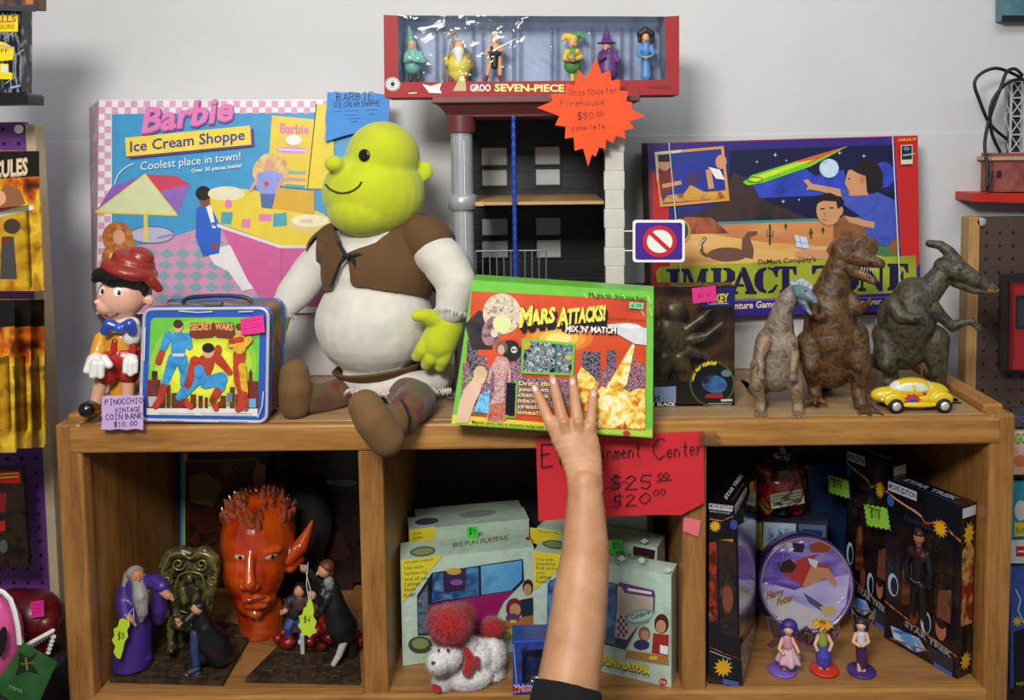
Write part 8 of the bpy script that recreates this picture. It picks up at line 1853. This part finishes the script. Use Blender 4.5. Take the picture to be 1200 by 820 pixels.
a.poly(clip([(85, 300), (160, 305), (250, 330), (330, 300), (430, 270), (530, 250), (530, 420), (480, 520), (380, 530), (250, 530), (120, 440)]), skyl)
a.poly(clip([(100, 340), (220, 370), (330, 420), (420, 470), (380, 520), (220, 500), (120, 430)]), M('#b8b4b8', .3, coat=.6)); a.poly(clip([(290, 340), (370, 390), (420, 430), (400, 445), (320, 390)]), M('#4a4a70', .3)); a.poly(clip([(370, 410), (440, 400), (460, 440), (400, 460)]), M('#b89a6a', .3))
a.poly(clip([(320, 110), (380, 95), (430, 120), (410, 150), (330, 150)]), M('#8a3a20', .3)); a.poly(clip([(205, 95), (240, 100), (245, 140), (225, 150)]), M('#a8a0b0', .3)); a.poly(clip([(240, 100), (300, 110), (290, 150), (245, 145)]), M('#1d1a3a', .3))
# a plain kite-like red banner in place of the flying figure
a.poly(clip([(190, 250), (255, 190), (320, 165), (370, 155), (330, 190), (420, 215), (430, 240), (330, 250), (295, 320), (265, 290)]), M('#9c2a20', .35, coat=.5)); a.poly(clip([(330, 215), (415, 225), (455, 290), (450, 320), (400, 270), (300, 320), (290, 305)]), M('#b07a5a', .35, coat=.5)); a.poly(clip([(315, 175), (365, 190), (355, 225), (325, 205)]), M('#c0bcc8', .35)); a.poly(clip([(170, 200), (230, 180), (262, 215), (240, 245), (185, 245)]), M('#2a1a14', .35))
for x0, y0 in ((150, 160), (200, 145), (140, 210)): a.line([(x0, y0), (x0-18, y0+70)], 5, M('#7a5ab8', .3))
a.text('Harry', (118, 372), (200, 352), 34, M('#8a6a3a', .35), .05, shear=.1); a.text('Potter', (165, 405), (245, 378), 34, M('#8a6a3a', .35), .05, shear=.1)
for x, y in ((180, 140), (225, 135), (270, 100), (380, 95), (100, 300), (470, 370), (500, 400), (450, 390), (160, 470), (240, 510)): a.poly(clip([(x, y), (x+14, y-8), (x+26, y-4), (x+10, y+4)]), M('#e0dcea', .2, coat=.8))
mb.build('picture', t)
settle(t, ZF+.0003)
# three fairies
def fairy(bx, by, basec, label, body):
    Y = fp(bx, by).y; t = thing('fairy_figurine', fp(bx, by), label, 'figurine', 'fairy figurines on round bases'); k = Sc(bx, by, Y)
    mb = MB(); c = fp(bx, by); mb.lathe([(16*k, .0003), (16.5*k, .001), (16.5*k, .0035), (15.5*k, .0045), (0, .0045)], c, basec, 32); mb.build('base', t); body(t, Y); settle(t, ZF); return t
fsk = M('#d8a888', .45)
def wing(t, pts, Y0_, Y1_, col):
    n = len(pts); mb = MB(); V = [U(x, y, Y0_+(Y1_-Y0_)*i/(n-1)) for i, (x, y) in enumerate(pts)]; mb.prism(V, (0, .0006, 0), col)
    mb.tube(V, .0007, M('#6a5f60', .4), 5, closed=True); mb.build('wing', t)
wgm = CLEAR('#b8aab0', .3, .2, .4, .12)
def fb1(t, Y):
    for pts in ([(918, 741), (908, 726), (899, 722), (901, 735), (907, 748), (898, 756), (905, 760), (916, 752)], [(930, 744), (945, 733), (952, 740), (948, 752), (934, 754)]): wing(t, pts, Y+.006, Y+.014, wgm)
    o = Org(); o.c([(922, 748, Y, 5.5), (923, 756, Y-.002, 6)], M('#c88a9a', .5)); o.build('bodice', t, .0011, 2); k = Sc(924, 760, Y); mb = MB(); c = U(924, 774, Y); pk_ = M('#d4aab4', .55); N_ = 40; V = []
    for h_, r_, am in ((19, 5.5, 0), (14, 7.5, .3), (8, 11, .9), (2, 13.5, 1.6), (-1, 14.2, 2.0), (0, 12, 1.5)):
        for i in range(N_): an = 2*math.pi*i/N_; rr_ = (r_+am*math.sin(an*7))*k; V.append(c+Vector((rr_*math.cos(an), rr_*math.sin(an), (h_+am*.6*math.sin(an*5+1))*k)))
    mb.mesh(V, [(j*N_+i, j*N_+(i+1) % N_, (j+1)*N_+(i+1) % N_, (j+1)*N_+i) for j in range(5) for i in range(N_)], pk_, True); mb.build('skirt', t)
    o = Org(); o.c([(920, 770, Y, 3), (919, 783, Y-.002, 2.6)], fsk).c([(927, 770, Y, 3), (926, 784, Y-.002, 2.6)], fsk).c([(917, 749, Y, 2.6), (913, 760, Y-.008, 2.1), (918, 766, Y-.014, 1.8)], fsk).c([(928, 749, Y, 2.6), (933, 758, Y-.006, 2.1), (936, 764, Y-.012, 1.8)], fsk).c([(924, 745, Y, 2.4), (924, 738, Y-.002, 6)], fsk).c([(924, 745, Y, 2.4), (924, 770, Y, 3), (920, 772, Y, 3)], fsk).c([(924, 770, Y, 3), (927, 772, Y, 3)], fsk); o.build('body', t, .0008, 1)
    o = Org(); o.e(925, 733, Y+.003, 9.5, 8, 8, M('#3f2a7a', .5)); o.e(918, 740, Y+.004, 5, 6, 5, M('#3f2a7a', .5)); o.e(932, 740, Y+.004, 4, 6, 5, M('#3f2a7a', .5)); o.build('hair', t, .001, 1)
def fb2(t, Y):
    for pts in ([(956, 746), (944, 742), (938, 748), (946, 758), (956, 756)], [(973, 744), (983, 728), (984, 742), (978, 754)]): wing(t, pts, Y+.006, Y+.014, wgm)
    o = Org(); o.c([(964, 745, Y, 5.5), (964, 754, Y-.002, 5.5)], M('#8a9a3a', .5)); o.build('bodice', t, .001, 1); o = Org(); o.c([(964, 756, Y, 6), (965, 768, Y, 9), (965, 775, Y, 8)], M('#4a44b0', .5)); o.build('skirt', t, .001, 1)
    o = Org(); o.c([(962, 774, Y, 3), (962, 785, Y-.002, 2.6)], fsk).c([(968, 774, Y, 3), (969, 785, Y-.002, 2.6)], fsk).c([(959, 746, Y, 2.6), (955, 756, Y-.006, 2), (958, 763, Y-.01, 1.8)], fsk).c([(970, 746, Y, 2.6), (975, 755, Y-.006, 2), (972, 763, Y-.01, 1.8)], fsk).c([(964, 743, Y, 2.4), (964, 738, Y-.002, 5.5)], fsk).c([(964, 745, Y, 2.4), (964, 772, Y, 3), (962, 775, Y, 3)], fsk).c([(964, 772, Y, 3), (968, 775, Y, 3)], fsk); o.build('body', t, .0008, 1)
    mb = MB(); c = U(964, 731.5, Y-.001); k = Sc(964, 732, Y)
    for i in range(10): an = 2*math.pi*i/10; mb.ell(c+Vector((math.cos(an)*8*k, math.sin(an)*8*k, 0)), (5*k, 2.4*k, 1.6*k), M('#d89a1c', .5), 10, 6, Matrix.Rotation(an, 3, 'Z') @ Matrix.Rotation(.25, 3, 'Y'))
    mb.ell(c, (5*k, 5*k, 3*k), M('#6a6a1c', .5), 12, 8); mb.build('flower_hat', t)
    o = Org(); o.e(964, 737, Y+.003, 6.5, 6, 6, M('#5a3420', .5)); o.c([(971, 740, Y+.003, 3), (975, 750, Y+.003, 2)], M('#5a3420', .5)); o.build('hair', t, .001, 1)
def fb3(t, Y):
    for pts in ([(1003, 741), (999, 722), (997, 712), (1003, 720), (1008, 738)], [(1013, 740), (1019, 722), (1026, 713), (1025, 724), (1016, 742)]): wing(t, pts, Y+.006, Y+.014, wgm)
    o = Org(); o.c([(1009, 743, Y, 5.5), (1009, 752, Y-.002, 5)], M('#c8c8d4', .5)); o.build('blouse', t, .001, 1); o = Org(); o.c([(1009, 755, Y, 6.5), (1010, 768, Y, 6.5), (1010, 780, Y, 5.5)], M('#4a2458', .5)); o.build('trousers', t, .001, 1)
    o = Org(); o.c([(1007, 778, Y-.002, 2.8), (1007, 785, Y-.004, 2.8)], fsk).c([(1012, 778, Y-.002, 2.8), (1012, 785, Y-.004, 2.8)], fsk).c([(1003, 743, Y, 2.6), (1000, 752, Y-.006, 2), (1007, 757, Y-.012, 1.8)], fsk).c([(1015, 743, Y, 2.6), (1018, 752, Y-.006, 2), (1011, 757, Y-.012, 1.8)], fsk).c([(1009, 741, Y, 2.4), (1009, 733, Y-.002, 5.5)], fsk).c([(1009, 743, Y, 2.4), (1009, 776, Y, 3), (1007, 779, Y-.002, 2.8)], fsk).c([(1009, 776, Y, 3), (1012, 779, Y-.002, 2.8)], fsk); o.build('body', t, .0008, 1)
    o = Org(); o.e(1009, 729, Y+.002, 7, 6.5, 7, M('#2a2028', .5)); o.c([(1003, 732, Y+.003, 3), (1003, 744, Y+.004, 2)], M('#2a2028', .5)).c([(1015, 732, Y+.003, 3), (1015, 744, Y+.004, 2)], M('#2a2028', .5)); o.build('hair', t, .001, 1)
fairy(917, 786, M('#7a5ab8', .4), 'fairy figurine in a pink dress on a lavender base, leftmost of three', fb1)
fairy(966, 786, M('#c8341c', .4), 'fairy figurine with an orange flower hat on a red base', fb2)
fairy(1009.5, 787, M('#3f2a78', .4), 'fairy figurine with purple trousers and raised wings, rightmost of three', fb3)
